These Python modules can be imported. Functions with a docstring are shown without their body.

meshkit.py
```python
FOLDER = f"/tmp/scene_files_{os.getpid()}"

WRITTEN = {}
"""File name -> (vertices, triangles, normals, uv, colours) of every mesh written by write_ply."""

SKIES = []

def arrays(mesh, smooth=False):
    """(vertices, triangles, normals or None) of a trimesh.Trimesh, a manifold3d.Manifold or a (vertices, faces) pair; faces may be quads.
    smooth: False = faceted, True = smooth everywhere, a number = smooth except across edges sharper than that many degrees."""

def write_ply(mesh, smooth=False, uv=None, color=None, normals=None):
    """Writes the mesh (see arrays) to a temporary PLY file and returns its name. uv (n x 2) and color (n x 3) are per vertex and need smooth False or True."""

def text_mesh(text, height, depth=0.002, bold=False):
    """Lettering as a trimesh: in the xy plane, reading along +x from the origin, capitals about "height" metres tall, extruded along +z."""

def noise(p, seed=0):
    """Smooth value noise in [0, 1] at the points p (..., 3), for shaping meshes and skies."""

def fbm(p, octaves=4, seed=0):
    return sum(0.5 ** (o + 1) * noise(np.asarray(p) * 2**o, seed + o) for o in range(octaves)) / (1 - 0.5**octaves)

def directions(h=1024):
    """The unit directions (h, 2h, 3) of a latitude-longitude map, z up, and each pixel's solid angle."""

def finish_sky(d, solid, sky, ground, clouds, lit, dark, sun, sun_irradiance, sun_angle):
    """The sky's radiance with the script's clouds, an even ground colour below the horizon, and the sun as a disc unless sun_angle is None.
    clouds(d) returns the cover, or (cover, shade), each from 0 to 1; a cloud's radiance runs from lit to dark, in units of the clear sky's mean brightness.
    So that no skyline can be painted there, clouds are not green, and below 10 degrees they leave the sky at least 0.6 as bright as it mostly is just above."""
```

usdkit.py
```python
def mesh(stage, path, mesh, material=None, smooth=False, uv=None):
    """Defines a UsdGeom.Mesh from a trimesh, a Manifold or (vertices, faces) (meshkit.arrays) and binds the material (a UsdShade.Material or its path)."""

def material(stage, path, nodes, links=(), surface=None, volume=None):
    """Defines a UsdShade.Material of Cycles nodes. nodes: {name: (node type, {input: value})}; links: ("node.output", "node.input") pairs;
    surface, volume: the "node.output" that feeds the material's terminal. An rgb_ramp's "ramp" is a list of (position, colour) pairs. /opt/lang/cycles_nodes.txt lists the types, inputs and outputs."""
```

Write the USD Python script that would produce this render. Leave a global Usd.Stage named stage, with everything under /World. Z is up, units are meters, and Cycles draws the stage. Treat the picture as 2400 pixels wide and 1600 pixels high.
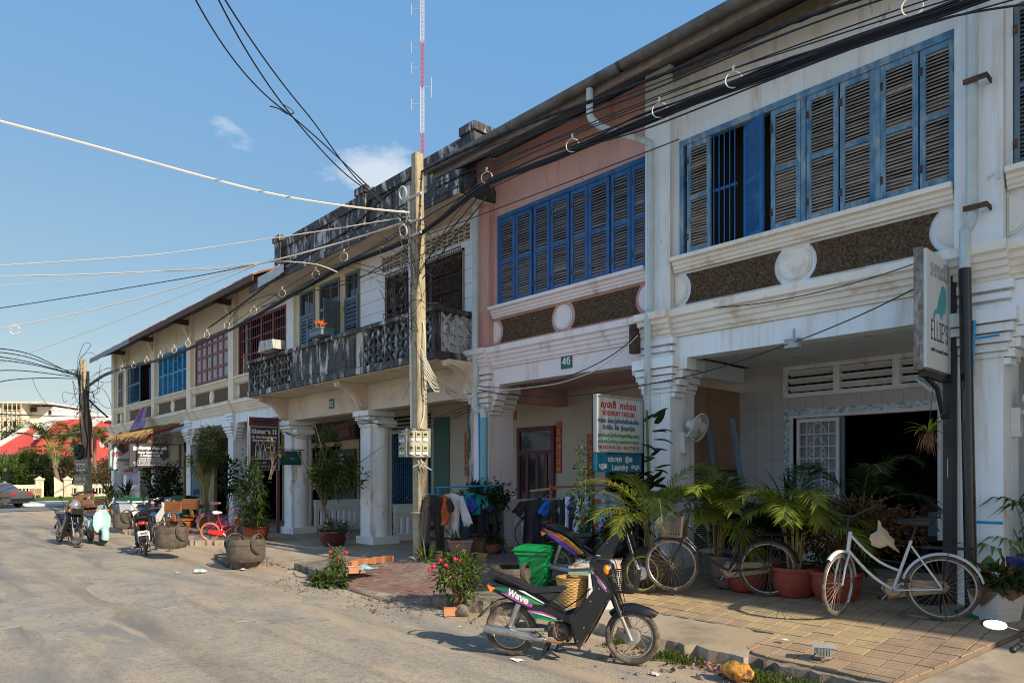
import math, glob
import numpy as np, trimesh, usdkit
from pxr import Usd, UsdGeom, UsdLux, UsdShade, Gf, Sdf, Vt
from shapely.geometry import Polygon, box as sbox, LineString, Point
from shapely.ops import unary_union
from shapely import affinity
from PIL import Image, ImageDraw, ImageFont
stage = Usd.Stage.CreateInMemory()
UsdGeom.SetStageUpAxis(stage, UsdGeom.Tokens.z); UsdGeom.SetStageMetersPerUnit(stage, 1.0)
UsdGeom.Xform.Define(stage, '/World'); stage.SetDefaultPrim(stage.GetPrimAtPath('/World')); UsdGeom.Scope.Define(stage, '/World/Looks')
PI = math.pi
# ---------------------------------------------------------------- camera, sky, sun
FPX, HZ, CX, CAMH = 1650.0, 1115.0, 1200.0, 1.8
TH = math.atan(1510/1650); SN, CS = math.sin(TH), math.cos(TH)
cam = UsdGeom.Camera.Define(stage, '/World/camera')
cam.CreateHorizontalApertureAttr(36.0); cam.CreateVerticalApertureAttr(24.0)
cam.CreateFocalLengthAttr(36.0*FPX/2400)
cam.CreateVerticalApertureOffsetAttr((HZ-800)/2400*36.0); cam.CreateHorizontalApertureOffsetAttr(0.0)
cam.CreateClippingRangeAttr(Gf.Vec2f(0.05, 3000))
cam.AddTransformOp().Set(Gf.Matrix4d(SN, CS, 0, 0, 0, 0, 1, 0, CS, -SN, 0, 0, 0, 0, CAMH, 1))
cam.CreateExposureAttr(0.93)
SUN = np.array([1.0, 0.03, 0.0]); SUN /= np.linalg.norm(SUN); EL = math.radians(31)
SUN = np.array([SUN[0]*math.cos(EL), SUN[1]*math.cos(EL), math.sin(EL)])
dome = UsdLux.DomeLight.Define(stage, '/World/sky')
skym = usdkit.material(stage, '/World/Looks/sky_look', {
    'tc': ('texture_coordinate', {}),
    's': ('sky_texture', {'sky_type': 'single_scattering', 'sun_disc': False, 'sun_elevation': EL, 'sun_rotation': math.atan2(SUN[0], SUN[1]), 'altitude': 20.0, 'air_density': 1.0, 'aerosol_density': 1.0, 'ozone_density': 2.5}),
    'veil': ('vector_math', {'math_type': 'multiply_add', 'vector2': (.385, .235, .03), 'vector3': (.27, .98, 2.36)}),
    'mp': ('mapping', {'scale': (1.0, 1.0, 2.2)}), 'n': ('noise_texture', {'scale': 9.0, 'detail': 8.0, 'roughness': 0.62}),
    'm2': ('mapping', {'scale': (1.0, 1.0, 2.2)}), 'd1': ('vector_math', {'math_type': 'distance', 'vector2': (-.785, .483, .852)}), 'f1': ('map_range', {'from_min': 0.0, 'from_max': 0.115, 'to_min': 1.0, 'to_max': 0.0, 'clamp': True}),
    'd2': ('vector_math', {'math_type': 'distance', 'vector2': (-.852, .319, .9126)}), 'f2': ('map_range', {'from_min': 0.0, 'from_max': 0.085, 'to_min': .5, 'to_max': 0.0, 'clamp': True}), 'fm': ('math', {'math_type': 'maximum'}),
    'fa': ('math', {'math_type': 'multiply_add', 'value2': .62, 'value3': 0.0}), 'fs': ('math', {'math_type': 'add'}),
    'r': ('rgb_ramp', {'ramp': [(0.0, (0, 0, 0)), (0.72, (0, 0, 0)), (0.86, (.55, .55, .55)), (1.0, (.85, .85, .85))]}),
    'c': ('mix_color', {'b': (2.6, 2.85, 3.2), 'use_clamp': False}), 'b': ('background_shader', {'strength': 0.15})},
    [('tc.generated', 'mp.vector'), ('mp.vector', 'n.vector'), ('tc.generated', 'm2.vector'), ('m2.vector', 'd1.vector1'), ('m2.vector', 'd2.vector1'), ('d1.value', 'f1.value'), ('d2.value', 'f2.value'), ('f1.result', 'fm.value1'), ('f2.result', 'fm.value2'), ('fm.value', 'fa.value1'), ('fa.value', 'fs.value1'), ('n.fac', 'fs.value2'), ('fs.value', 'r.fac'), ('r.color', 'c.fac'), ('s.color', 'veil.vector1'), ('veil.vector', 'c.a'), ('c.result', 'b.color')], surface='b.background')
UsdShade.MaterialBindingAPI.Apply(dome.GetPrim()).Bind(skym)
dome.GetPrim().SetCustomDataByKey('kind', 'structure')
sun = UsdLux.DistantLight.Define(stage, '/World/sun')
sun.CreateNormalizeAttr(True); sun.CreateIntensityAttr(0.9); sun.CreateAngleAttr(0.55); sun.CreateColorAttr(Gf.Vec3f(1.0, 0.88, 0.72))
_z = SUN; _x = np.cross([0, 0, 1.0], _z); _x /= np.linalg.norm(_x); _y = np.cross(_z, _x)
sun.AddTransformOp().Set(Gf.Matrix4d(*_x, 0, *_y, 0, *_z, 0, 0, 0, 30, 1))

# ---------------------------------------------------------------- helpers
def fc(px, py, Y=9.13):
    "point on the vertical plane y = Y: x, z"
    d = FPX*Y/(CS*(px+310)); return (SN*Y-d)/CS, CAMH+(HZ-py)*d/FPX
def fx(px, Y=9.13): return fc(px, 0, Y)[0]
def gp(px, py, z=0.0):
    "point on the level z"
    d = FPX*(CAMH-z)/(py-HZ); u = d*(px-CX)/FPX
    return np.array([SN*u-CS*d, CS*u+SN*d, z])
def dp(px, py, d):
    "point at distance d along the view axis"
    u = d*(px-CX)/FPX; return np.array([SN*u-CS*d, CS*u+SN*d, CAMH+(HZ-py)*d/FPX])
class MB:
    def __init__(s): s.v, s.f, s.n = [], [], 0
    def add(s, v, f):
        v = np.asarray(v, float).reshape(-1, 3); f = np.asarray(f, int)
        if f.shape[1] == 4: f = np.vstack([f[:, [0, 1, 2]], f[:, [0, 2, 3]]])
        s.v.append(v); s.f.append(f+s.n); s.n += len(v); return s
    def box(s, x0, y0, z0, x1, y1, z1):
        x0, x1 = min(x0, x1), max(x0, x1); y0, y1 = min(y0, y1), max(y0, y1); z0, z1 = min(z0, z1), max(z0, z1)
        v = [(x, y, z) for x in (x0, x1) for y in (y0, y1) for z in (z0, z1)]
        return s.add(v, [(0, 1, 3, 2), (4, 6, 7, 5), (0, 4, 5, 1), (2, 3, 7, 6), (0, 2, 6, 4), (1, 5, 7, 3)])
    def obox(s, c, ax, ay, az):
        c, ax, ay, az = (np.asarray(t, float) for t in (c, ax, ay, az))
        v = [c+i*ax+j*ay+k*az for i in (-1, 1) for j in (-1, 1) for k in (-1, 1)]
        f = [(0, 1, 3, 2), (4, 6, 7, 5), (0, 4, 5, 1), (2, 3, 7, 6), (0, 2, 6, 4), (1, 5, 7, 3)]
        if np.dot(np.cross(ax, ay), az) < 0: f = [q[::-1] for q in f]
        return s.add(v, f)
    def bar(s, a, b, w, h, up=(0, 0, 1)):
        a, b = np.asarray(a, float), np.asarray(b, float); d = b-a; L = np.linalg.norm(d); d /= L
        r = np.cross(d, up); r = r/np.linalg.norm(r) if np.linalg.norm(r) > 1e-6 else np.array([1.0, 0, 0]); u = np.cross(r, d)
        return s.obox((a+b)/2, d*L/2, r*w/2, u*h/2)
    def tube(s, pts, r, n=6, closed=False, caps=True):
        p = np.asarray(pts, float); m = len(p); r = np.broadcast_to(np.asarray(r, float), (m,))
        if closed: t = np.roll(p, -1, 0)-np.roll(p, 1, 0)
        else:
            t = np.empty_like(p); t[1:-1] = p[2:]-p[:-2]; t[0] = p[1]-p[0]; t[-1] = p[-1]-p[-2]
        t /= np.linalg.norm(t, axis=1, keepdims=True)+1e-12
        a = np.cross(t[0], (0, 0, 1.0));
        if np.linalg.norm(a) < .2: a = np.cross(t[0], (1.0, 0, 0))
        A = np.empty_like(p)
        for i in range(m):
            a = a-t[i]*np.dot(a, t[i]); a /= np.linalg.norm(a)+1e-12; A[i] = a
        B = np.cross(t, A); th = np.arange(n)*2*PI/n
        v = p[:, None]+r[:, None, None]*(np.cos(th)[None, :, None]*A[:, None]+np.sin(th)[None, :, None]*B[:, None])
        f = []
        for i in range(m if closed else m-1):
            i2 = (i+1) % m
            for j in range(n):
                j2 = (j+1) % n; f.append((i*n+j, i*n+j2, i2*n+j2, i2*n+j))
        s.add(v.reshape(-1, 3), f)
        if caps and not closed:
            for i, fl in ((0, 1), (m-1, 0)):
                ring = list(range(n)); c = [(ring[0], ring[k+1], ring[k]) if fl else (ring[0], ring[k], ring[k+1]) for k in range(1, n-1)]
                s.add(v[i], c)
        return s
    def cyl(s, a, b, r0, r1=None, n=12): return s.tube([a, b], [r0, r0 if r1 is None else r1], n)
    def lathe(s, prof, n=20, c=(0, 0, 0), M=None):
        p = np.asarray(prof, float); th = np.arange(n)*2*PI/n
        v = np.stack([p[:, None, 0]*np.cos(th), p[:, None, 0]*np.sin(th), np.broadcast_to(p[:, None, 1], (len(p), n))], -1).reshape(-1, 3)
        if M is not None: v = v@np.asarray(M, float).T
        f = [(i*n+j, i*n+(j+1) % n, (i+1)*n+(j+1) % n, (i+1)*n+j) for i in range(len(p)-1) for j in range(n)]
        return s.add(v+np.asarray(c, float), f)
    def torus(s, c, R, r, ax, n=28, m=8, flat=1.0):
        "ring about the axis ax; flat scales the tube along the axis"
        ax = np.asarray(ax, float)/np.linalg.norm(ax); a = np.cross(ax, (0, 0, 1.0)); a = np.cross(ax, (1.0, 0, 0)) if np.linalg.norm(a) < .1 else a
        a /= np.linalg.norm(a); b = np.cross(ax, a); t = np.arange(n)*2*PI/n; q = np.arange(m)*2*PI/m
        e = np.cos(t)[:, None]*a+np.sin(t)[:, None]*b
        v = np.asarray(c, float)+e[:, None]*(R+r*np.cos(q))[None, :, None]+(flat*r*np.sin(q))[None, :, None]*ax
        f = [(i*m+j, ((i+1) % n)*m+j, ((i+1) % n)*m+(j+1) % m, i*m+(j+1) % m) for i in range(n) for j in range(m)]
        return s.add(v.reshape(-1, 3), f)
    def ball(s, c, r, n=10, m=7):
        r = np.broadcast_to(np.asarray(r, float), (3,)); th = np.linspace(0, PI, m)
        b = MB().lathe([(math.sin(t)+1e-4, -math.cos(t)) for t in th], n); return s.add(b.v[0]*r+np.asarray(c, float), b.f[0])
    def prism(s, poly, d0, d1, axis='y', fn=None):
        "polygon extruded from d0 to d1: axis x takes (y,z), y takes (x,z), z takes (x,y)"
        if not isinstance(poly, Polygon) and not hasattr(poly, 'geoms'): poly = Polygon(poly)
        for g in getattr(poly, 'geoms', [poly]):
            if g.is_empty or g.area < 1e-9: continue
            m = trimesh.creation.extrude_polygon(g, 1.0, engine='earcut'); v = np.array(m.vertices); d = d0+(d1-d0)*v[:, 2]
            if fn: w = fn(v[:, 0], v[:, 1], d)
            elif axis == 'y': w = np.stack([v[:, 0], d, v[:, 1]], 1)
            elif axis == 'x': w = np.stack([d, v[:, 0], v[:, 1]], 1)
            else: w = np.stack([v[:, 0], v[:, 1], d], 1)
            f = np.array(m.faces)
            vol = np.einsum('ij,ij->i', w[f[:, 0]], np.cross(w[f[:, 1]], w[f[:, 2]])).sum()
            s.add(w, f[:, ::-1] if vol-np.dot(w.mean(0), np.cross(w[f[:, 1]]-w[f[:, 0]], w[f[:, 2]]-w[f[:, 0]]).sum(0)) < 0 else f)
        return s
    def pillow(s, pts, y0, w, ins=.02, edge=.55):
        "a body panel: outline in x,z, rounded towards both sides of y0"
        P = Polygon(pts).buffer(0); I = P.buffer(-ins)
        if I.is_empty: return s.prism(P, y0-w, y0+w)
        o = np.asarray(P.exterior.coords)[:-1]; n = len(o)
        for sg in (-1, 1):
            for g in getattr(I, 'geoms', [I]):
                vv, ff = trimesh.creation.triangulate_polygon(g, engine='earcut'); s.add(np.c_[vv[:, 0], np.full(len(vv), y0+sg*w), vv[:, 1]], ff[:, ::sg])
            D = P.difference(I)
            for g in getattr(D, 'geoms', [D]):
                if g.area < 1e-7: continue
                vv, ff = trimesh.creation.triangulate_polygon(g, engine='earcut')
                on = np.array([P.exterior.distance(Point(q)) < 1e-5 for q in vv]); s.add(np.c_[vv[:, 0], y0+sg*np.where(on, w*edge, w), vv[:, 1]], ff[:, ::sg])
        v = np.r_[np.c_[o[:, 0], np.full(n, y0-w*edge), o[:, 1]], np.c_[o[:, 0], np.full(n, y0+w*edge), o[:, 1]]]
        return s.add(v, [(i, (i+1) % n, n+(i+1) % n, n+i) for i in range(n)])
    def merge(s, o, M=None, t=(0, 0, 0)):
        for v, f in zip(o.arr()[0:1], o.arr()[1:2]): s.add((v@np.asarray(M, float).T if M is not None else v)+np.asarray(t, float), f)
        return s
    def arr(s): return (np.vstack(s.v), np.vstack(s.f)) if s.v else (np.zeros((0, 3)), np.zeros((0, 3), int))
    def rot(s, a, t=(0, 0, 0)):
        c, q = math.cos(a), math.sin(a); R = np.array([[c, -q, 0], [q, c, 0], [0, 0, 1]]); s.v = [v@R.T+np.asarray(t, float) for v in s.v]; return s
    def leaves(s, P, D, L, W, rng, fold=.25, droop=.3, up=None):
        "many small leaves: two triangles each, folded along the middle"
        P, D = np.asarray(P, float), np.asarray(D, float); n = len(P); D = D/(np.linalg.norm(D, axis=1, keepdims=True)+1e-9)
        L = np.broadcast_to(L, (n,))*rng.uniform(.7, 1.25, n); W = np.broadcast_to(W, (n,))*rng.uniform(.75, 1.2, n)
        U = rng.normal(0, 1, (n, 3)) if up is None else np.asarray(up, float)+rng.normal(0, .35, (n, 3))
        R = np.cross(D, U); R /= np.linalg.norm(R, axis=1, keepdims=True)+1e-9; N = np.cross(R, D)
        tip = P+D*L[:, None]; tip[:, 2] -= droop*L*rng.uniform(0, 1, n); mid = P+D*(L*.45)[:, None]+N*(fold*W)[:, None]
        v = np.stack([P, mid-R*(W/2)[:, None], tip, mid+R*(W/2)[:, None]], 1).reshape(-1, 3); b = np.arange(n)[:, None]*4
        return s.add(v, np.vstack([b+[0, 2, 1], b+[0, 3, 2]]))
_used = {}
def path(parent, name):
    k = _used.get((parent, name), 0); _used[(parent, name)] = k+1
    return f"{parent}/{name}" + (f"_{k:03d}" if k else '')
def obj(parent, name, mb, mat, smooth=False, label=None, kind=None):
    p = parent if isinstance(parent, str) else str(parent.GetPath()) if parent is not None else '/World'
    q = path(p, name); v, f = mb.arr() if isinstance(mb, MB) else mb
    usdkit.mesh(stage, q, (v, f), mat if not isinstance(mat, str) else M[mat], smooth=smooth)
    o = stage.GetPrimAtPath(q)
    if label: o.SetCustomDataByKey('label', label)
    if kind: o.SetCustomDataByKey('kind', kind)
    return o
def tag(o, label, cat, group=None):
    o.SetCustomDataByKey('label', label); o.SetCustomDataByKey('category', cat)
    if group: o.SetCustomDataByKey('group', group)
    return o
def thing(name, label, cat, loc=(0, 0, 0), rz=0.0, group=None, tilt=None):
    x = UsdGeom.Xform.Define(stage, path('/World', name)); x.AddTranslateOp().Set(Gf.Vec3d(*map(float, loc)))
    if rz: x.AddRotateZOp().Set(math.degrees(rz))
    if tilt: x.AddRotateXYZOp().Set(Gf.Vec3f(*tilt))
    return tag(x.GetPrim(), label, cat, group)
def struct(name, mb, mat, smooth=False):
    o = obj(None, name, mb, mat, smooth); o.SetCustomDataByKey('kind', 'structure'); return o
# ---------------------------------------------------------------- lettering
_fd = glob.glob('/opt/blender-*/*/datafiles/fonts')[0]; _fonts = {}
FN = {'lat': 'Inter.woff2', 'khm': 'NotoSansKhmer-VariableFont_wdth,wght.woff2', 'cjk': 'Noto Sans CJK Regular.woff2', 'mono': 'DejaVuSansMono.woff2'}
def text_shape(t, h, font='lat', bold=1):
    if font not in _fonts: _fonts[font] = ImageFont.truetype(f'{_fd}/{FN[font]}', 64)
    ft = _fonts[font]; x0, y0, x1, y1 = ft.getbbox(t, anchor='ls', stroke_width=bold)
    im = Image.new('L', (x1-x0+8, y1-y0+8)); ImageDraw.Draw(im).text((4-x0, 4-y0), t, 255, font=ft, anchor='ls', stroke_width=bold)
    on = np.pad(np.asarray(im) > 127, ((0, 0), (1, 1))).astype(np.int8)
    r, a = np.nonzero(np.diff(on, axis=1) == 1); e = np.nonzero(np.diff(on, axis=1) == -1)[1]
    from shapely import box as bx
    g = unary_union(list(bx(a, -r-1, e, -r))).buffer(.6).buffer(-.6).simplify(.8); k = h/46.0
    return affinity.translate(affinity.scale(g, k, k, origin=(0, 0)), 0, (4-y0)*k)
def text_mb(t, h, O, U, V, width=None, center=True, font='lat', bold=1, slant=0, dep=.002):
    "lettering laid on the plane at O with reading direction U and up V"
    g = text_shape(t, h, font, bold); x0, y0, x1, y1 = g.bounds
    if width: g = affinity.scale(g, width/(x1-x0), 1, origin=(x0, 0)); x1 = x0+width
    g = affinity.translate(g, -(x0+x1)/2 if center else -x0, 0)
    if slant: g = affinity.skew(g, xs=slant, origin=(0, 0))
    O, U, V = (np.asarray(q, float) for q in (O, U, V)); N = np.cross(U, V)
    return MB().prism(g, 0, dep, fn=lambda a, b, d: O+a[:, None]*U+b[:, None]*V+d[:, None]*N)
# ---------------------------------------------------------------- materials
M = {}
def mat(name, col, rough=.6, var=.12, scale=2.5, metal=0.0, bump=0.0, bscale=30.0, bdist=.01, dirt=None, damt=(.5, .7), dscale=(3, 3, 3), dirt2=None, damt2=(.55, .65), dscale2=(1, 1, 1), dirt3=None, damt3=(.6, .7), dscale3=(14, 14, .4), spec=.5, coat=0.0, trans=0.0, detail=4.0, wave=None, isl=0.0):
    c = np.asarray(col, float); nodes = {'g': ('geometry', {}), 'n': ('noise_texture', {'scale': float(scale), 'detail': detail, 'roughness': .6}),
        'r': ('rgb_ramp', {'ramp': [(.3, c*(1-var)), (.7, np.minimum(c*(1+var), .95))]}), 'p': ('principled_bsdf', {'roughness': float(rough), 'metallic': float(metal), 'specular_ior_level': float(spec), 'coat_weight': float(coat)})}
    links = [('g.position', 'n.vector'), ('n.fac', 'r.fac')]; last = 'r.color'
    for i, (dc, da, ds) in enumerate(((dirt, damt, dscale), (dirt2, damt2, dscale2), (dirt3, damt3, dscale3))):
        if dc is None: continue
        nodes[f'm{i}'] = ('mapping', {'scale': tuple(map(float, ds)), 'location': (3.1*i+.7, 1.7, 5.3)}); nodes[f'dn{i}'] = ('noise_texture', {'scale': 1.0, 'detail': 6.0, 'roughness': .65})
        nodes[f'dr{i}'] = ('rgb_ramp', {'ramp': [(da[0], (0, 0, 0)), (da[1], (1, 1, 1))]}); nodes[f'dm{i}'] = ('mix_color', {'b': tuple(map(float, dc))})
        links += [('g.position', f'm{i}.vector'), (f'm{i}.vector', f'dn{i}.vector'), (f'dn{i}.fac', f'dr{i}.fac'), (f'dr{i}.color', f'dm{i}.fac'), (last, f'dm{i}.a')]; last = f'dm{i}.result'
    if wave:
        nodes['wv'] = ('wave_texture', {'wave_type': 'bands', 'bands_direction': wave[0], 'scale': float(wave[1]), 'distortion': float(wave[3]), 'detail': 2.0, 'detail_scale': 1.5}); nodes['wm'] = ('mix_color', {'b': tuple(map(float, wave[2]))})
        links += [('g.position', 'wv.vector'), ('wv.fac', 'wm.fac'), (last, 'wm.a')]; last = 'wm.result'
    if isl:
        nodes['ir'] = ('math', {'math_type': 'multiply_add', 'value2': isl*2.0, 'value3': 1.0-isl}); nodes['hv'] = ('hsv', {})
        links += [('g.random_per_island', 'ir.value1'), ('ir.value', 'hv.value'), (last, 'hv.color')]; last = 'hv.color'
    links.append((last, 'p.base_color')); surf = 'p.BSDF'
    if bump:
        nodes['bn'] = ('noise_texture', {'scale': float(bscale), 'detail': 5.0, 'roughness': .65}); nodes['bp'] = ('bump', {'strength': float(bump), 'distance': float(bdist)})
        links += [('g.position', 'bn.vector'), ('bn.fac', 'bp.height'), ('bp.normal', 'p.normal')]
    if trans:
        nodes['t'] = ('translucent_bsdf', {}); nodes['mx'] = ('mix_closure', {'fac': float(trans)}); nodes['tc'] = ('mix_color', {'blend_type': 'multiply', 'fac': 1.0, 'b': (1.0, 1.0, .45)})
        links += [(last, 'tc.a'), ('tc.result', 't.color'), ('p.BSDF', 'mx.closure1'), ('t.BSDF', 'mx.closure2')]; surf = 'mx.closure'
    M[name] = usdkit.material(stage, '/World/Looks/'+name, nodes, links, surface=surf); return M[name]
def leafmat(name, col, trans=.35, isl=.35): return mat(name, col, rough=.5, var=.3, scale=3.0, trans=trans, isl=isl, spec=.35)
mat('ellie_trim', (.76, .73, .65), .75, .07, 1.5, bump=.3, bscale=14, bdist=.01, dirt=(.52, .41, .28), damt=(.52, .70), dscale=(2.5, 4, 3), dirt2=(.2, .15, .11), damt2=(.70, .78), dscale2=(6, 6, 6))
mat('cafe_wall', (.47, .47, .45), .6, .06, 2); mat('plywood', (.33, .20, .125), .7, .15, 1.5, dirt=(.24, .13, .08), damt=(.5, .7), dscale=(1.5, 1.5, .5))
mat('ellie_plaster', (.74, .80, .82), .75, .07, 1.2, bump=.3, bscale=14, bdist=.01, dirt=(.58, .50, .38), damt=(.54, .74), dscale=(4, 4, .5), dirt2=(.38, .28, .18), damt2=(.655, .70), dscale2=(2.2, 2.2, 1.6), dirt3=(.60, .58, .53), damt3=(.56, .74), dscale3=(11, 11, .35))
mat('pink_plaster', (.74, .69, .70), .75, .06, 1.2, bump=.25, bscale=14, bdist=.008, dirt=(.46, .41, .36), damt=(.54, .74), dscale=(3.5, 3.5, .6), dirt2=(.1, .09, .08), damt2=(.68, .78), dscale2=(1.4, 1.4, 1.8))
mat('salmon_plaster', (.59, .36, .32), .8, .08, 1.0, bump=.2, bscale=12, bdist=.008, dirt=(.46, .22, .18), damt=(.5, .75), dscale=(3, 3, .6))
mat('cream_plaster', (.72, .65, .52), .8, .07, 1.2, bump=.25, bscale=12, bdist=.01, dirt=(.42, .27, .15), damt=(.58, .74), dscale=(1.3, 1.3, .55), dirt2=(.25, .2, .16), damt2=(.66, .8), dscale2=(4, 4, .5))
mat('white_old', (.78, .80, .80), .8, .06, 1.5, bump=.3, bscale=14, bdist=.01, dirt=(.40, .31, .21), damt=(.57, .72), dscale=(2.6, 2.6, 1.2), dirt2=(.2, .17, .14), damt2=(.68, .78), dscale2=(5, 5, .9))
mat('ochre_plaster', (.50, .38, .22), .8, .1, 1.0, dirt=(.3, .2, .1), damt=(.55, .75), dscale=(2, 2, .7))
mat('yellow_wall', (.66, .58, .34), .8, .08, 1.5, dirt=(.5, .4, .28), damt=(.5, .75), dscale=(3, 3, .6))
mat('tile_wall', (.50, .45, .355), .4, .05, 2); mat('white_tile', (.74, .76, .78), .3, .04, 2)
mat('mould_stone', (.06, .06, .06), .9, .45, 5, bump=.6, bscale=25, bdist=.015, dirt=(.52, .52, .50), damt=(.53, .64), dscale=(5, 5, 1.4), dirt2=(.02, .02, .022), damt2=(.52, .64), dscale2=(7, 7, 1.6))
mat('mould_light', (.42, .42, .39), .85, .2, 4, bump=.4, bscale=25, bdist=.01, dirt=(.05, .05, .05), damt=(.5, .6), dscale=(4, 4, 1.0))
mat('soffit', (.60, .51, .40), .85, .08, 1.2, dirt=(.34, .26, .18), damt=(.5, .75), dscale=(1.2, 1.2, 1.2))
mat('concrete', (.35, .285, .205), .9, .18, 1.6, bump=.5, bscale=20, bdist=.01, dirt=(.17, .14, .11), damt=(.5, .68), dscale=(1.5, 1.5, 1.5), dirt2=(.36, .27, .17), damt2=(.5, .65), dscale2=(.7, .7, .7))
mat('kerb_stone', (.20, .17, .13), .95, .35, 6, bump=.9, bscale=16, bdist=.03, dirt=(.07, .06, .05), damt=(.5, .62), dscale=(5, 5, 5))
mat('pole_concrete', (.33, .28, .18), .9, .2, 8, bump=.5, bscale=40, bdist=.01, dirt=(.12, .10, .07), damt=(.52, .68), dscale=(9, 9, .8))
mat('dark_wood', (.075, .045, .032), .8, .3, 6, dirt=(.03, .02, .018), damt=(.5, .7), dscale=(4, 4, 4))
mat('grey_wood', (.20, .17, .145), .85, .3, 10, bump=.4, bscale=40)
mat('gutter_metal', (.13, .125, .115), .6, .3, 3, metal=.2, dirt=(.07, .05, .04), damt=(.5, .65), dscale=(2, 2, 2))
mat('pebble', (.125, .08, .045), .95, .6, 28, bump=1.0, bscale=55, bdist=.03, dirt=(.25, .19, .13), damt=(.56, .66), dscale=(40, 40, 40))
mat('roof_tile', (.28, .075, .05), .8, .3, 3); mat('roof_sheet', (.30, .16, .11), .6, .4, 2, dirt=(.4, .4, .38), damt=(.5, .6), dscale=(.8, .8, .8)); mat('zinc', (.42, .42, .40), .5, .2, 3, metal=.3, dirt=(.25, .18, .12), damt=(.55, .7), dscale=(5, 5, 1))
mat('blue_paint', (.018, .10, .28), .55, .25, 4, dirt=(.045, .16, .34), damt=(.55, .7), dscale=(6, 6, 2))
mat('worn_blue', (.10, .23, .36), .7, .3, 6, dirt=(.27, .37, .44), damt=(.48, .62), dscale=(9, 9, 2.2), dirt2=(.02, .12, .27), damt2=(.55, .66), dscale2=(5, 5, 2))
mat('deep_blue', (.015, .13, .36), .55, .15, 4, dirt=(.04, .2, .42), damt=(.55, .7), dscale=(5, 5, 2))
mat('beige_slat', (.50, .43, .36), .75, .15, 4, dirt=(.28, .25, .23), damt=(.5, .7), dscale=(3, 3, 8)); mat('slate_slat', (.28, .275, .30), .7, .15, 4)
mat('sky_paint', (.03, .27, .50), .5, .12, 3); mat('teal_paint', (.015, .12, .22), .5, .15, 3); mat('grey_paint', (.26, .26, .25), .6, .15, 3); mat('maroon', (.13, .025, .03), .5, .15, 3); mat('red_paint', (.18, .03, .03), .5, .15, 3)
mat('steel_blue', (.115, .17, .215), .55, .15, 4, dirt=(.17, .22, .26), damt=(.5, .7), dscale=(5, 5, 2))
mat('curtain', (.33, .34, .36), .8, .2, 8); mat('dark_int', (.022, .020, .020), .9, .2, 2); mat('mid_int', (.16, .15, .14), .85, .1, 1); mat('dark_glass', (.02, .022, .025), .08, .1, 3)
mat('pvc', (.50, .60, .62), .45, .1, 3, dirt=(.35, .3, .24), damt=(.58, .72), dscale=(6, 6, 1)); mat('pvc_blue', (.16, .42, .50), .45, .15, 3, dirt=(.3, .4, .42), damt=(.55, .7), dscale=(5, 5, 1)); mat('hose_blue', (.01, .25, .5), .4)
mat('rust', (.055, .035, .028), .85, .4, 9, dirt=(.16, .07, .03), damt=(.5, .65), dscale=(12, 12, 12)); mat('black_metal', (.012, .012, .013), .4, .2, 5); mat('steel', (.45, .45, .46), .28, .1, 5, metal=.9); mat('chrome', (.6, .6, .6), .15, .05, 5, metal=1.0)
mat('white_paint', (.70, .70, .68), .5, .06, 3); mat('cable', (.010, .010, .012), .5, .2, 6); mat('white_cable', (.60, .56, .48), .6); mat('galv', (.45, .45, .45), .5, .1, 5)
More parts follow.
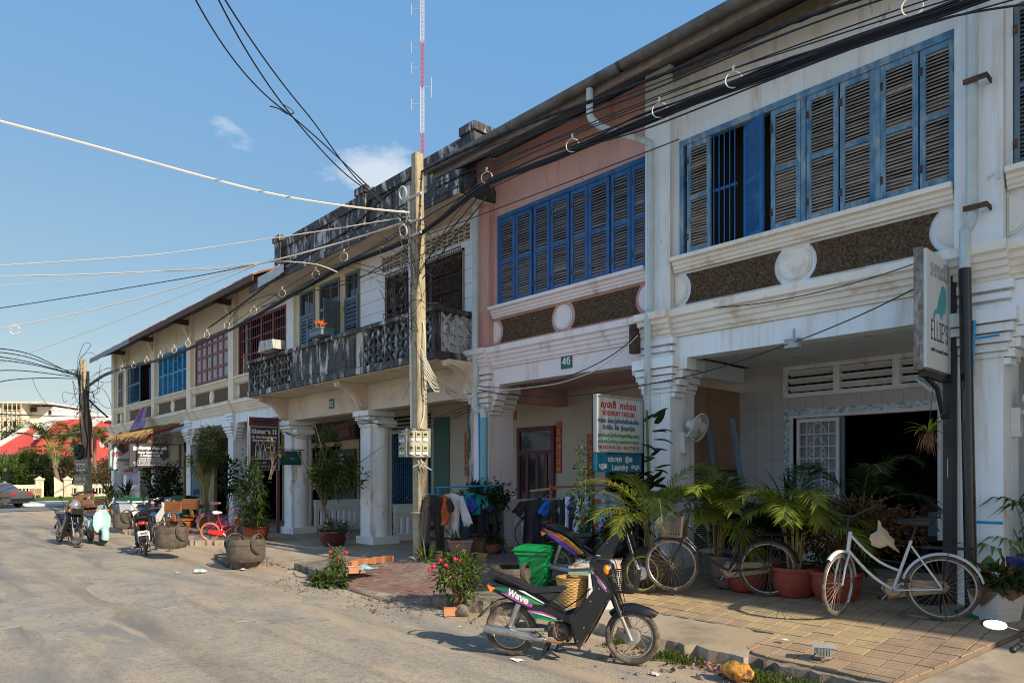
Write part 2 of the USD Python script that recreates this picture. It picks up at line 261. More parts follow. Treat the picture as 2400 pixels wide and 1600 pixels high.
mat('number_green', (.015, .10, .075), .4); mat('letter_white', (.75, .75, .75), .5, .03); mat('letter_black', (.012, .012, .02), .5); mat('letter_red', (.42, .02, .03), .5); mat('letter_blue', (.02, .05, .2), .5); mat('letter_green', (.02, .17, .06), .5)
# ---------------------------------------------------------------- the ground
from shapely import contains_xy
rng = np.random.default_rng(7)
def axis_pts(a, b, fine0, fine1, step, coarse):
    p = list(np.arange(fine0, fine1+1e-6, step)); q = fine1
    s = step
    while q < b: s *= coarse; q += s; p.append(min(q, b))
    q = fine0; s = step; l = []
    while q > a: s *= coarse; q -= s; l.append(max(q, a))
    return np.array(sorted(set(l))+p)
from meshkit import fbm
gx, gy = axis_pts(-900, 600, -30, 4, .25, 1.35), axis_pts(-500, 900, -2, 10, .25, 1.35)
XX, YY = np.meshgrid(gx, gy, indexing='ij')
ZZ = (fbm(np.stack([XX*.45, YY*.45, XX*0], -1), 3, 3)-.5)*.05*np.clip((8-abs(YY-4))/4, 0, 1)*np.clip((34+XX)/6, 0, 1)-.022
ii, jj = np.meshgrid(np.arange(len(gx)-1), np.arange(len(gy)-1), indexing='ij'); W_ = len(gy)
q = np.stack([ii*W_+jj, (ii+1)*W_+jj, (ii+1)*W_+jj+1, ii*W_+jj+1], -1).reshape(-1, 4)
def node_ground():
    n = {'g': ('geometry', {}), 'sx': ('separate_xyz', {}),
         'n1': ('noise_texture', {'scale': .9, 'detail': 8.0, 'roughness': .68, 'distortion': .6}), 'r1': ('rgb_ramp', {'ramp': [(.32, (.30, .262, .21)), (.5, (.355, .31, .245)), (.66, (.41, .35, .265))]}),
         'n2': ('noise_texture', {'scale': 15.0, 'detail': 8.0, 'roughness': .75}), 'r2': ('rgb_ramp', {'ramp': [(.32, (.66, .66, .67)), (.5, (1, 1, 1)), (.68, (1.14, 1.1, 1.04))]}), 'x': ('mix_color', {'blend_type': 'multiply', 'fac': 1.0, 'use_clamp': False}),
         'v': ('voronoi_texture', {'scale': 70.0}), 'rv': ('rgb_ramp', {'ramp': [(.0, (1.3, 1.27, 1.22)), (.45, (1, 1, 1)), (.9, (.6, .6, .61))]}), 'x2': ('mix_color', {'blend_type': 'multiply', 'fac': .8, 'use_clamp': False}),
         'ms': ('mapping', {'scale': (.12, .55, 1.0), 'rotation': (0, 0, .15)}), 'n3': ('noise_texture', {'scale': 1.0, 'detail': 6.0, 'roughness': .62, 'distortion': 1.2}), 'r3': ('rgb_ramp', {'ramp': [(.52, (0, 0, 0)), (.62, (1, 1, 1))]}), 'x3': ('mix_color', {'b': (.225, .215, .195)}),
         'm4': ('mapping', {'location': (9, 4, 0), 'scale': (.25, .9, 1)}), 'n4': ('noise_texture', {'scale': 1.0, 'detail': 7.0, 'roughness': .7}),
         'dy': ('map_range', {'from_min': 2.6, 'from_max': 6.4, 'to_min': -.14, 'to_max': .24}), 'ad': ('math', {'math_type': 'add'}), 'r4': ('rgb_ramp', {'ramp': [(.58, (0, 0, 0)), (.70, (1, 1, 1))]}), 'x4': ('mix_color', {'b': (.42, .325, .225)}),
         'vc': ('voronoi_texture', {'scale': .55, 'feature': 'distance_to_edge', 'randomness': 1.0}), 'wv': ('mapping', {'scale': (1.0, 1.0, 0.0)}), 'nw': ('noise_texture', {'scale': 2.0, 'detail': 5.0}), 'mxw': ('mix_vector', {'fac': .28}), 'rc': ('rgb_ramp', {'ramp': [(0, (.72, .72, .72)), (.004, (.85, .85, .85)), (.008, (1, 1, 1))]}), 'nc': ('noise_texture', {'scale': .35, 'detail': 2.0}), 'rcc': ('rgb_ramp', {'ramp': [(.56, (0, 0, 0)), (.66, (1, 1, 1))]}), 'x5': ('mix_color', {'blend_type': 'multiply'}),
         'bn': ('noise_texture', {'scale': 45.0, 'detail': 6.0, 'roughness': .7}), 'bp': ('bump', {'strength': .8, 'distance': .014}), 'p': ('principled_bsdf', {'roughness': .9, 'specular_ior_level': .25})}
    l = [('g.position', 'n1.vector'), ('n1.fac', 'r1.fac'), ('g.position', 'n2.vector'), ('n2.fac', 'r2.fac'), ('r1.color', 'x.a'), ('r2.color', 'x.b'), ('g.position', 'v.vector'), ('v.distance', 'rv.fac'), ('x.result', 'x2.a'), ('rv.color', 'x2.b'),
         ('g.position', 'ms.vector'), ('ms.vector', 'n3.vector'), ('n3.fac', 'r3.fac'), ('r3.color', 'x3.fac'), ('x2.result', 'x3.a'),
         ('g.position', 'm4.vector'), ('m4.vector', 'n4.vector'), ('g.position', 'sx.vector'), ('sx.y', 'dy.value'), ('n4.fac', 'ad.value1'), ('dy.result', 'ad.value2'), ('ad.value', 'r4.fac'), ('r4.color', 'x4.fac'), ('x3.result', 'x4.a'),
         ('g.position', 'wv.vector'), ('g.position', 'nw.vector'), ('wv.vector', 'mxw.a'), ('nw.color', 'mxw.b'), ('mxw.result', 'vc.vector'), ('vc.distance', 'rc.fac'), ('g.position', 'nc.vector'), ('nc.fac', 'rcc.fac'), ('rcc.color', 'x5.fac'), ('x4.result', 'x5.a'), ('rc.color', 'x5.b'),
         ('g.position', 'bn.vector'), ('bn.fac', 'bp.height'), ('bp.normal', 'p.normal'), ('x5.result', 'p.base_color')]
    n.update({'m6': ('mapping', {'location': (2, 7, 0), 'scale': (.30, 1.5, 1.0), 'rotation': (0, 0, .1)}), 'n6': ('noise_texture', {'scale': 1.0, 'detail': 9.0, 'roughness': .72, 'distortion': .8}), 'r6': ('rgb_ramp', {'ramp': [(.54, (0, 0, 0)), (.63, (.8, .8, .8))]}), 'x6': ('mix_color', {'b': (.43, .345, .235)}),
              'm7': ('mapping', {'location': (5, 1, 0), 'scale': (.7, 1.3, 1.0)}), 'n7': ('noise_texture', {'scale': 1.3, 'detail': 9.0, 'roughness': .7, 'distortion': .5}), 'r7': ('rgb_ramp', {'ramp': [(.60, (0, 0, 0)), (.70, (.75, .75, .75))]}), 'x7': ('mix_color', {'b': (.19, .175, .15)}),
              'm8': ('mapping', {'scale': (.05, 2.6, 1.0), 'location': (0, .4, 0)}), 'n8': ('noise_texture', {'scale': 1.0, 'detail': 3.0}), 'r8': ('rgb_ramp', {'ramp': [(.5, (1, 1, 1)), (.62, (.84, .83, .82))]}), 'x8': ('mix_color', {'blend_type': 'multiply', 'fac': 1.0})})
    l = [q for q in l if q != ('x5.result', 'p.base_color')]+[('g.position', 'm6.vector'), ('m6.vector', 'n6.vector'), ('n6.fac', 'r6.fac'), ('r6.color', 'x6.fac'), ('x5.result', 'x6.a'), ('g.position', 'm7.vector'), ('m7.vector', 'n7.vector'), ('n7.fac', 'r7.fac'), ('r7.color', 'x7.fac'), ('x6.result', 'x7.a'), ('g.position', 'm8.vector'), ('m8.vector', 'n8.vector'), ('n8.fac', 'r8.fac'), ('x7.result', 'x8.a'), ('r8.color', 'x8.b'), ('x8.result', 'p.base_color')]
    for k in ('x3', 'x4'): n[k][1].setdefault('fac', 0.0)
    M['ground'] = usdkit.material(stage, '/World/Looks/ground', n, l, surface='p.BSDF')
node_ground()
struct('ground', (np.stack([XX, YY, ZZ], -1).reshape(-1, 3), q), 'ground', True)

mat('road_patch', (.285, .255, .21), .9, .2, 2.2, bump=.8, bscale=45, bdist=.012, dirt=(.36, .30, .22), damt=(.48, .62), dscale=(1.2, 1.2, 1.2), dirt2=(.15, .14, .13), damt2=(.56, .66), dscale2=(9, 9, 9)); mat('sand_drift', (.43, .34, .225), .95, .15, 2, bump=.6, bscale=35, bdist=.01, dirt=(.33, .28, .22), damt=(.45, .6), dscale=(2, 2, 2))
# pavements: sheets with a height of their own and a skirt
def pave_z(x, y, zf, zb, y0, y1): return zf+(zb-zf)*np.clip((y-y0)/(y1-y0), 0, 1)
def sheet(poly, zfn, step=.4, skirt=.25, jag=0.0, seed=0):
    "a paving slab: outline in x,y; top follows zfn; skirt goes into the ground"
    P = Polygon(poly)
    if jag:
        r = np.random.default_rng(seed); c = [P.exterior.interpolate(t) for t in np.arange(0, P.length, .09)]
        P = Polygon([(p.x+r.normal(0, jag*.5), p.y+r.normal(0, jag)) for p in c]).buffer(0)
        P = max(getattr(P, 'geoms', [P]), key=lambda g: g.area)
    m = MB(); x0, y0, x1, y1 = P.bounds
    for a in np.arange(x0, x1, step):
        for b in np.arange(y0, y1, step):
            c = P.intersection(sbox(a, b, a+step, b+step))
            for g in getattr(c, 'geoms', [c]):
                if g.geom_type != 'Polygon' or g.area < 1e-6: continue
                vv, ff = trimesh.creation.triangulate_polygon(g, engine='earcut'); m.add(np.c_[vv, zfn(vv[:, 0], vv[:, 1])], ff)
    e = np.asarray(P.exterior.coords); z = zfn(e[:, 0], e[:, 1]); n = len(e)
    m.add(np.r_[np.c_[e, z], np.c_[e, z-skirt]], [(n+i, n+i+1, i+1, i) for i in range(n-1)])
    return m
ELZ = lambda x, y: .10+.26*np.clip((y-6.15)/2.95, 0, 1)
mat('paver_tan', (.335, .235, .145), .85, .15, 3, bump=.3, bscale=30, dirt=(.20, .15, .10), damt=(.5, .7), dscale=(1.5, 1.5, 1.5)); mat('paver_yellow', (.385, .28, .15), .85, .12, 3, bump=.3, bscale=30, dirt=(.28, .2, .11), damt=(.5, .72), dscale=(2, 2, 2)); mat('paver_joint', (.19, .14, .095), .95, .2, 5)
mat('paver_red', (.25, .135, .11), .9, .22, 4, bump=.4, bscale=25, dirt=(.30, .23, .17), damt=(.48, .62), dscale=(1.6, 1.6, 1.6), isl=.2)
TILE = [(-6.95, 6.95), (-3.55, 6.95), (-3.55, 6.38), (-3.42, 6.27), (-3.2, 6.22), (-2.65, 6.235), (-2.12, 6.2), (-1.55, 9.2), (-6.95, 9.2)]
pv = struct('pavement', sheet(TILE, lambda x, y: ELZ(x, y)-.012, .5), 'paver_joint')
PT = Polygon(TILE); r_ = np.random.default_rng(3); stuff_tiles = {'paver_tan': MB(), 'paver_yellow': MB()}; n_t = 0; cand = []
for a in np.arange(-7.0, -1.6, .22):
    for b in np.arange(6.1, 9.2, .22):
        c = PT.intersection(sbox(a+.006, b+.006, a+.214, b+.214))
        if c.geom_type == 'Polygon' and c.area > .003: cand.append((a, b, c))
for a, b, c in sorted(cand, key=lambda t: t[1]-.2*t[0]):
    yel = (-4.0 < a < -2.75 and 6.75 < b < 7.75) or (-6.95 < a < -3.9 and 7.1 < b < 7.75)
    m = MB(); dz = r_.normal(0, .0015); tx, ty = r_.normal(0, .004, 2)
    zf = lambda x, y: ELZ(x, y)+dz+tx*(x-a-.11)+ty*(y-b-.11)
    # six ribs on each tile
    horiz = (int(round(a/.22))+int(round(b/.22))) % 2
    x0, y0, x1, y1 = c.bounds
    for k in range(3):
        s_ = sbox(a+.006, b+.006+k*.0695, a+.214, b+.070+k*.0695) if horiz else sbox(a+.006+k*.0695, b+.006, a+.070+k*.0695, b+.214)
        g = c.intersection(s_)
        if g.geom_type != 'Polygon' or g.area < 1e-5: continue
        vv, ff = trimesh.creation.triangulate_polygon(g, engine='earcut'); z = zf(vv[:, 0], vv[:, 1]); m.add(np.c_[vv, z], ff)
        e = np.asarray(g.exterior.coords); n = len(e); m.add(np.r_[np.c_[e, zf(e[:, 0], e[:, 1])], np.c_[e, zf(e[:, 0], e[:, 1])-.012]], [(n+i, n+i+1, i+1, i) for i in range(n-1)])
    if not m.v: continue
    key = 'paver_yellow' if yel else 'paver_tan'
    if n_t < 298: obj(pv, 'tile', m, key); n_t += 1
    else: stuff_tiles[key].merge(m)
for key, m in stuff_tiles.items():
    if m.v: obj(pv, 'tiles', m, key, kind='stuff')
struct('concrete_apron', sheet([(-7.35, 6.35), (-6.4, 6.1), (-5.2, 6.2), (-4.2, 6.12), (-3.4, 6.1), (-3.5, 6.37), (-3.56, 6.945), (-7.1, 6.945)], lambda x, y: ELZ(x, y)-.004, .3, .3, .034, 2), 'concrete')
struct('kerb', MB().merge(sheet([(-3.6, 6.36), (-3.45, 6.18), (-3.15, 6.12), (-2.1, 6.08), (-2.05, 6.19), (-3.18, 6.21), (-3.5, 6.37)], lambda x, y: x*0+.085+.01*np.sin(x*40)*np.sin(y*30), .1, .3, .022, 5)), 'kerb_stone')
struct('concrete_apron', sheet([(-2.11, 6.1), (-1.54, 9.2), (1.5, 9.2), (1.5, 6.0)], lambda x, y: ELZ(x, y)-.05, .5), 'concrete')
# red pavers before the middle houses, sloping down to the road
RZ = lambda x, y: .012+.20*np.clip((y-5.75)/1.7, 0, 1)+.12*np.clip((y-7.4)/1.8, 0, 1)
RP = [(-11.2, 5.95), (-9.9, 5.62), (-8.5, 5.5), (-7.75, 5.75), (-7.36, 6.4), (-7.1, 6.95), (-6.96, 9.2), (-11.3, 9.2)]
rp = struct('brick_pavement', sheet(RP, lambda x, y: RZ(x, y)-.008, .5), 'concrete'); PR = Polygon(RP); n_t = 0; rest = MB()
cand = []
for i, a in enumerate(np.arange(-11.3, -6.9, .205)):
    for j, b in enumerate(np.arange(5.45, 9.2, .105)):
        o = .1 if j % 2 else 0; c = PR.intersection(sbox(a+o+.004, b+.004, a+o+.2, b+.1))
        if c.geom_type == 'Polygon' and c.area > .004: cand.append((b, a, c))
for b, a, c in sorted(cand, key=lambda t: t[0]-.1*t[1]):
    dz = r_.normal(0, .002); vv, ff = trimesh.creation.triangulate_polygon(c, engine='earcut'); m = MB().add(np.c_[vv, RZ(vv[:, 0], vv[:, 1])+dz], ff)
    e = np.asarray(c.exterior.coords); n = len(e); z = RZ(e[:, 0], e[:, 1])+dz; m.add(np.r_[np.c_[e, z], np.c_[e, z-.012]], [(n+i, n+i+1, i+1, i) for i in range(n-1)])
    if n_t < 290: obj(rp, 'brick', m, 'paver_red'); n_t += 1
    else: rest.merge(m)
obj(rp, 'bricks', rest, 'paver_red', kind='stuff')
# smooth concrete ramp before the balcony house, old pavement further on
BZ = lambda x, y: .004+.12*np.clip((y-6.2)/2.2, 0, 1)
struct('concrete_ramp', sheet([(-18.6, 6.9), (-17.4, 6.3), (-15.6, 6.0), (-13.6, 6.2), (-11.9, 5.7), (-11.21, 5.98), (-11.31, 9.2), (-19.6, 9.2)], BZ, .5, .3, .03, 4), 'concrete')
struct('stone_step', sheet([(-12.75, 6.05), (-11.0, 5.75), (-10.85, 6.1), (-11.15, 7.3), (-12.6, 7.4)], lambda x, y: .13+.06*np.clip((y-6)/1.5, 0, 1), .3, .35, .02, 8), 'kerb_stone')
struct('stone_step', sheet([(-7.95, 5.7), (-7.35, 5.85), (-6.6, 6.25), (-6.5, 6.6), (-7.3, 6.75), (-7.8, 6.4)], lambda x, y: .16+x*0+.01*np.sin(x*9), .2, .35, .02, 9), 'kerb_stone')
struct('stone_step', sheet([(-15.6, 5.55), (-13.85, 5.25), (-13.6, 5.55), (-13.9, 6.1), (-15.5, 6.2)], lambda x, y: .12+x*0+.01*np.sin(x*7), .3, .35, .03, 10), 'kerb_stone')
LZ = lambda x, y: .115+x*0
struct('old_pavement', sheet([(-31.5, 6.15), (-29.4, 5.7), (-19.3, 6.25), (-18.65, 6.9), (-19.65, 9.2), (-42, 9.2), (-42, 7.4), (-34, 7.2)], LZ, .6, .3, .03, 6), 'concrete')
struct('red_paving', sheet([(-29.5, 6.1), (-19.8, 6.8), (-20.4, 9.15), (-33, 9.15), (-33, 7.5)], lambda x, y: LZ(x, y)+.004, .6, .004, .05, 11), 'paver_red')

def gz(x, y): return (fbm(np.stack([np.asarray(x)*.45, np.asarray(y)*.45, np.zeros_like(np.asarray(x, float))], -1), 3, 3)-.5)*.05*np.clip((8-abs(np.asarray(y)-4))/4, 0, 1)*np.clip((34+np.asarray(x))/6, 0, 1)-.022
for k, (px, py, rx, ry, nm) in enumerate(((640, 1435, 1.0, .5, 'road_patch'), (120, 1440, 1.5, .6, 'road_patch'), (760, 1400, .8, .4, 'road_patch'), (300, 1375, 2.4, .5, 'road_patch'))):
    c = gp(px, py); rr = np.random.default_rng(200+k); a = np.linspace(0, 2*PI, 40, endpoint=False); q = 1+.55*(fbm(np.c_[np.cos(a)*1.9+k, np.sin(a)*1.9, a*0], 4, k)-.5)*2+rr.normal(0, .04, 40)
    struct('road_patch' if nm == 'road_patch' else 'sand_patch', sheet(np.c_[c[0]+rx*q*np.cos(a), c[1]+ry*q*np.sin(a)], lambda x, y: gz(x, y)+.005, .22, .012), nm)
# ---------------------------------------------------------------- the row of shophouses
YF = 9.13; YB = 11.56; CEIL = 3.72
XC = [2.3, -2.28, -6.6, -10.9, -15.38, -19.75, -24.2, -28.5, -33.1, -37.6, -39.9]
CW = .235
def stepped(y0, steps):
    "outline in (y,z): steps are (y outwards, z0, z1); y0 is the back"
    p = [(y0, steps[0][1])]
    for o, a, b in steps: p += [(o, a), (o, b)]
    p.append((y0, steps[-1][2])); return p
CORN = [(9.145, 3.93, 3.97), (9.115, 3.985, 4.05), (9.085, 4.065, 4.125), (9.05, 4.14, 4.20), (9.0, 4.225, 4.33)]
SILL = [(9.20, 4.93, 4.965), (9.17, 4.975, 5.02), (9.14, 5.03, 5.075), (9.08, 5.09, 5.15)]
CAP = [(.02, 3.10, 3.15), (.045, 3.165, 3.245), (.08, 3.26, 3.35), (.115, 3.365, 3.455), (.15, 3.47, 3.62)]
def column(t, x, zf, m, capz=0.0, base=True):
    b = MB().box(x-CW, YF, zf, x+CW, YF+.66, 3.93); c = obj(t, 'column', b, m)
    k = MB()
    for o, a, e in CAP: k.box(x-CW-o, YF-o, a, x+CW+o, YF+.66+o*.5, e)
    for o, a, e in CAP: k.box(x-CW-o*.7, YF-o*.55, a+.36 if a+.36 < 3.9 else 3.85, x+CW+o*.7, YF+.6, min(e+.34, 3.925))
    obj(c, 'capital', k, m)
    if base: obj(c, 'base', MB().box(x-CW-.06, YF-.06, zf-.02, x+CW+.06, YF+.72, zf+.16), m)
    return c
def corbel(t, x, sg, m):
    b = MB()
    for i, (o, a, e) in enumerate([(.06, 3.02, 3.09), (.10, 3.10, 3.19), (.15, 3.20, 3.30), (.21, 3.31, 3.42), (.28, 3.43, 3.60)]):
        b.box(x, YF+.03, a, x+sg*o, YF+.28, e)
    obj(t, 'corbel', b, m)
def shutter(t, xa, xb, z0, z1, y, fm, sm, ns=16, st=.055, ang=0.0, hinge='a', sub=True, mid=.5, thick=.035):
    w = xb-xa; b = MB(); zm = z0+(z1-z0)*mid
    for q in ((0, st), (w-st, w)): b.box(q[0], 0, 0, q[1], thick, z1-z0)
    for q in ((0, st*1.15), (zm-z0-st/2, zm-z0+st/2), (z1-z0-st*1.15, z1-z0)): b.box(st, .002, q[0], w-st, thick-.002, q[1])
    c_, s_ = math.cos(ang), math.sin(ang)
    def place(mb):
        v = []
        for a in mb.v:
            a = a.copy()
            if hinge == 'b': a[:, 0] -= w
            a = np.c_[a[:, 0]*c_-a[:, 1]*s_, a[:, 0]*s_+a[:, 1]*c_, a[:, 2]]
            a += (xb if hinge == 'b' else xa, y, z0); v.append(a)
        mb.v = v; return mb
    sh = obj(t, 'shutter', place(b), fm); allb = MB()
    for lo, hi in ((st*1.15, zm-z0-st/2), (zm-z0+st/2, z1-z0-st*1.15)):
        for k in range(ns):
            h = (hi-lo)/ns; zc = lo+h*(k+.5)+rng.normal(0, h*.03); tl = rng.normal(0, .05)+(.3 if rng.random() < .015 else 0); s = MB().obox((w/2, thick*.5, zc), (w/2-st, 0, rng.normal(0, .0025)), (0, thick*.48, h*(.44+tl)), (0, .003, .004))
            s.v = [np.asarray(s.v[0])]
            if sub: obj(sh, 'slat', place(s), sm)
            else: allb.merge(s)
    if not sub: obj(sh, 'slats', place(allb), sm, kind='stuff')
    for zz in (z0+.25, z1-.25): obj(sh, 'hinge', place(MB().box(-.012, -.006, zz-z0-.05, .03, -.0005, zz-z0+.05)), 'rust')
    return sh
def facade(t, xl, xr, mats, win, zf, left_col=True):
    "one bay between the columns at xl and xr: wall with its window opening, sill, frieze, cornice, beam, column"
    a, b = xl+CW, xr-CW; wa, wb, wz0, wz1 = win; zt = 8.15
    o = Polygon([(xl+CW, 4.33), (xr-CW, 4.33), (xr-CW, zt), (xl+CW, zt)]).difference(sbox(wa, wz0, wb, wz1))
    obj(t, 'upper_wall', MB().prism(o, 9.27, 9.45), mats['wall'])
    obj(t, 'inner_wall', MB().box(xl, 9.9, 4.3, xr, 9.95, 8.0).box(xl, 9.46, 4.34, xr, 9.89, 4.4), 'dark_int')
    obj(t, 'window_sill', MB().prism(stepped(9.27, SILL), a+.02, b-.02, 'x'), mats['trim'])
    mid = (a+b)/2; r = .225; zc = 4.665; fr = MB(); bgy = 9.272
    def arcs(rr): return unary_union([Point(q, zc).buffer(rr, 24) for q in (a, mid, b)])
    for q, (p0, p1) in (('l', (a, mid)), ('r', (mid, b))):
        P = sbox(p0, zc-.225, p1, zc+.225).difference(arcs(r+.075))
        pk = obj(t, 'pebble_panel', MB().prism(P, 9.245, bgy), 'pebble')
        if xl > -11:
            rp_ = np.random.default_rng(int(abs(p0)*100)); x0_, z0_, x1_, z1_ = P.bounds; n_ = 2600; q_ = np.c_[rp_.uniform(x0_, x1_, n_), rp_.uniform(z0_, z1_, n_)]; ok = contains_xy(P.buffer(-.008), q_[:, 0], q_[:, 1]); q_ = q_[ok]; s_ = rp_.uniform(.006, .015, len(q_))
            O8 = np.array([(1, 0, 0), (-1, 0, 0), (0, 0, 1), (0, 0, -1), (0, -1, 0)], float); v_ = (np.c_[q_[:, 0], np.full(len(q_), 9.246), q_[:, 1]])[:, None]+O8[None]*s_[:, None, None]*rp_.uniform(.6, 1.3, (len(q_), 1, 3))
            f_ = np.array([(0, 2, 4), (2, 1, 4), (1, 3, 4), (3, 0, 4)])[:, ::-1]; obj(pk, 'pebbles', MB().add(v_.reshape(-1, 3), (np.arange(len(q_))[:, None, None]*5+f_[None]).reshape(-1, 3)), 'pebble', kind='stuff')
    for q in (a, mid, b):
        P = Point(q, zc).buffer(r, 24).intersection(sbox(a+.004, 4.3, b-.004, 5))
        obj(t, 'medallion', MB().prism(P, 9.25, bgy).prism(P.buffer(-.025), 9.235, 9.25), mats['trim'])
    obj(t, 'cornice', MB().prism(stepped(9.3, CORN), a-.02, b+.02, 'x'), mats['trim'])
    obj(t, 'beam', MB().box(a, YF+.04, 3.6, b, YF+.34, 3.925).box(a, YF+.3, CEIL, b, YB, CEIL+.12), mats['beam'])
    if left_col:
        column(t, xl, zf, mats['col'])
        obj(t, 'pilaster', MB().box(xl-CW, YF, 4.335, xl+CW, 9.5, zt), mats['pil'])
        obj(t, 'pilaster_cornice', MB().prism([(y-.09, z) for y, z in stepped(9.3, CORN)], xl-CW-.07, xl+CW+.07, 'x'), mats['trim'])
    corbel(t, a, 1, mats['col']); corbel(t, b, -1, mats['col'])
def roof(t, xl, xr, ye, ze, m='roof_sheet', under='dark_wood', gutter='gutter_metal', hi=1.0, edge=None, fascia='dark_wood'):
    s = MB(); yr, zr = 15.0, ze+3.1; n = int((xr-xl)/.09)
    xs = np.linspace(xl, xr, n*2+1); w = .02*np.where(np.arange(len(xs)) % 2, 1, -1)
    top = lambda y, z: np.c_[xs, np.full(len(xs), y), z+w]
    v = np.r_[top(ye, ze+.06), top(yr, zr+.06)]; L = len(xs); s.add(v, [(i, i+1, L+i+1, L+i) for i in range(L-1)])
    v2 = v-np.array([0, 0, .035]); s.add(v2, [(i+1, i, L+i, L+i+1) for i in range(L-1)]); s.add(np.r_[v[:L], v2[:L]], [(L+i, L+i+1, i+1, i) for i in range(L-1)])
    s.add([(xl, yr, zr+.06), (xr, yr, zr+.06), (xr, 19, zr-2), (xl, 19, zr-2)], [(0, 1, 2, 3)])
    rf = obj(t, 'roof', s, m)
    k = 3.1/(yr-ye); zz = lambda y: ze+(y-ye)*k
    obj(rf, 'eave_boards', MB().add([(xl, ye+.03, zz(ye)-.005), (xr, ye+.03, zz(ye)-.005), (xr, 9.5, zz(9.5)-.02), (xl, 9.5, zz(9.5)-.02), (xl, ye+.03, zz(ye)-.035), (xr, ye+.03, zz(ye)-.035), (xr, 9.5, zz(9.5)-.06), (xl, 9.5, zz(9.5)-.06)], [(0, 1, 2, 3), (7, 6, 5, 4), (4, 5, 1, 0)]), under)
    obj(rf, 'fascia', MB().box(xl, ye-.01, ze-.16, xr, ye+.025, ze+.03), fascia)
    if gutter:
        g = MB(); th = np.linspace(PI*.95, PI*2.05, 10); c = np.c_[np.cos(th), np.sin(th)]*.095+(ye-.11, ze+.02)
        outer = [(y, z) for y, z in c]; inner = [(ye-.11+(y-ye+.11)*.9, ze+.02+(z-ze-.02)*.9) for y, z in c[::-1]]
        g.prism(outer+inner, xl-.05, xr+.02, 'x')
        for x in np.arange(xl+.4, xr, 1.05): g.prism([(y+(y-ye+.11)*.06, z+(z-ze-.02)*.06) for y, z in outer]+inner, x, x+.03, 'x')
        obj(rf, 'gutter', g, gutter)
    return rf
def bodies(t, xl, xr, m='tile_wall', zt=8.2):
    obj(t, 'rear_wall', MB().box(xl, 18.8, 0, xr, 18.95, zt+.6), m)
def wall_with(t, y, xl, xr, z0, z1, holes, m, name='shop_wall'):
    P = sbox(xl, z0, xr, z1).difference(unary_union([sbox(*h) for h in holes])) if holes else sbox(xl, z0, xr, z1)
    return obj(t, name, MB().prism(P, y, y+.14), m)
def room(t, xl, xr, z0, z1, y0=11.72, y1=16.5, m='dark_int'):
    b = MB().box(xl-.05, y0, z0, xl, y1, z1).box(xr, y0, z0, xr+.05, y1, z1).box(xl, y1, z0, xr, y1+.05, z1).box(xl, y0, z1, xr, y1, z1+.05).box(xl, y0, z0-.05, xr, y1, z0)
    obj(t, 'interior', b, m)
def pipe(t, pts, r, m, name='downpipe'):
    p = [np.asarray(q, float) for q in pts]; out = [p[0]]
    for i in range(1, len(p)-1):
        a, b = p[i-1]-p[i], p[i+1]-p[i]; la, lb = np.linalg.norm(a), np.linalg.norm(b); k = min(1.6*r, la*.45, lb*.45)
        for s_ in (0, .25, .5, .75, 1): A = p[i]+a/la*k*(1-s_); B = p[i]+b/lb*k*s_; out.append((A*(1-s_)+B*s_))
    out.append(p[-1]); return obj(t, name, MB().tube(out, r, 10), m, 40)

# --- house with the bird sign (cafe)
HE = thing('shophouse', 'pale blue two storey shophouse with worn blue shutters and open cafe front', 'house', (0, 0, 0))
me = dict(wall='ellie_plaster', trim='ellie_trim', beam='ellie_plaster', col='ellie_plaster', pil='ellie_plaster')
wa, wb = fx(1594, 9.27), fx(2248, 9.27); z0, z1 = 5.15, 6.96
facade(HE, XC[2], XC[1], me, (wa, wb, z0, z1), .37)
obj(HE, 'window_frame', MB().box(wa, 9.25, z1-.09, wb, 9.36, z1).box(wa, 9.25, z0+.001, wb, 9.36, z0+.05).box(wa, 9.252, z0+.05, wa+.07, 9.36, z1-.09).box(wb-.06, 9.252, z0+.05, wb, 9.36, z1-.09), 'worn_blue')
fr = MB()
for cx0, cx1, k in ((215, 322, 0), (600, 737, 0), (765, 910, 0), (918, 1078, 0), (1103, 1277, 0), (1285, 1447, 0)):
    shutter(HE, fx(1500+cx0*.5102, 9.26), fx(1500+cx1*.5102, 9.26), z0+.055, z1-.095, 9.262+.004*rng.random(), 'worn_blue', 'beige_slat', 17, .062, ang=-abs(rng.normal(0, .012)), hinge='a' if rng.random() < .5 else 'a')
xo0, xo1 = fx(1500+441*.5102, 9.2), fx(1500+571*.5102, 9.2)
shutter(HE, xo1-.02, xo1+.38, z0+.055, z1-.095, 9.24, 'deep_blue', 'deep_blue', 17, .06, ang=math.radians(158), hinge='a')
b = MB()
for k in range(5): x = fx(1500+(338+k*24)*.5102, 9.3); b.tube([(x, 9.31, z0+.05), (x, 9.31, z1-.09)], .009, 5)
b.box(fx(1668, 9.3), 9.325, (z0+z1)/2-.02, fx(1725, 9.3), 9.345, (z0+z1)/2+.02); obj(HE, 'window_bars', b, 'deep_blue')
for cx in (750, 1090): x = fx(1500+cx*.5102, 9.26); obj(HE, 'window_post', MB().box(x-.03, 9.256, z0+.052, x+.03, 9.35, z1-.092), 'worn_blue')
for z in (7.5, ): obj(HE, 'eave_beam', MB().box(XC[2], 9.2, 7.93, XC[1], 9.26, 8.1), 'grey_wood')
roof(HE, XC[2], XC[1]+.235, 8.36, 7.88, fascia='grey_wood', under='grey_wood')
bodies(HE, XC[2], XC[1])
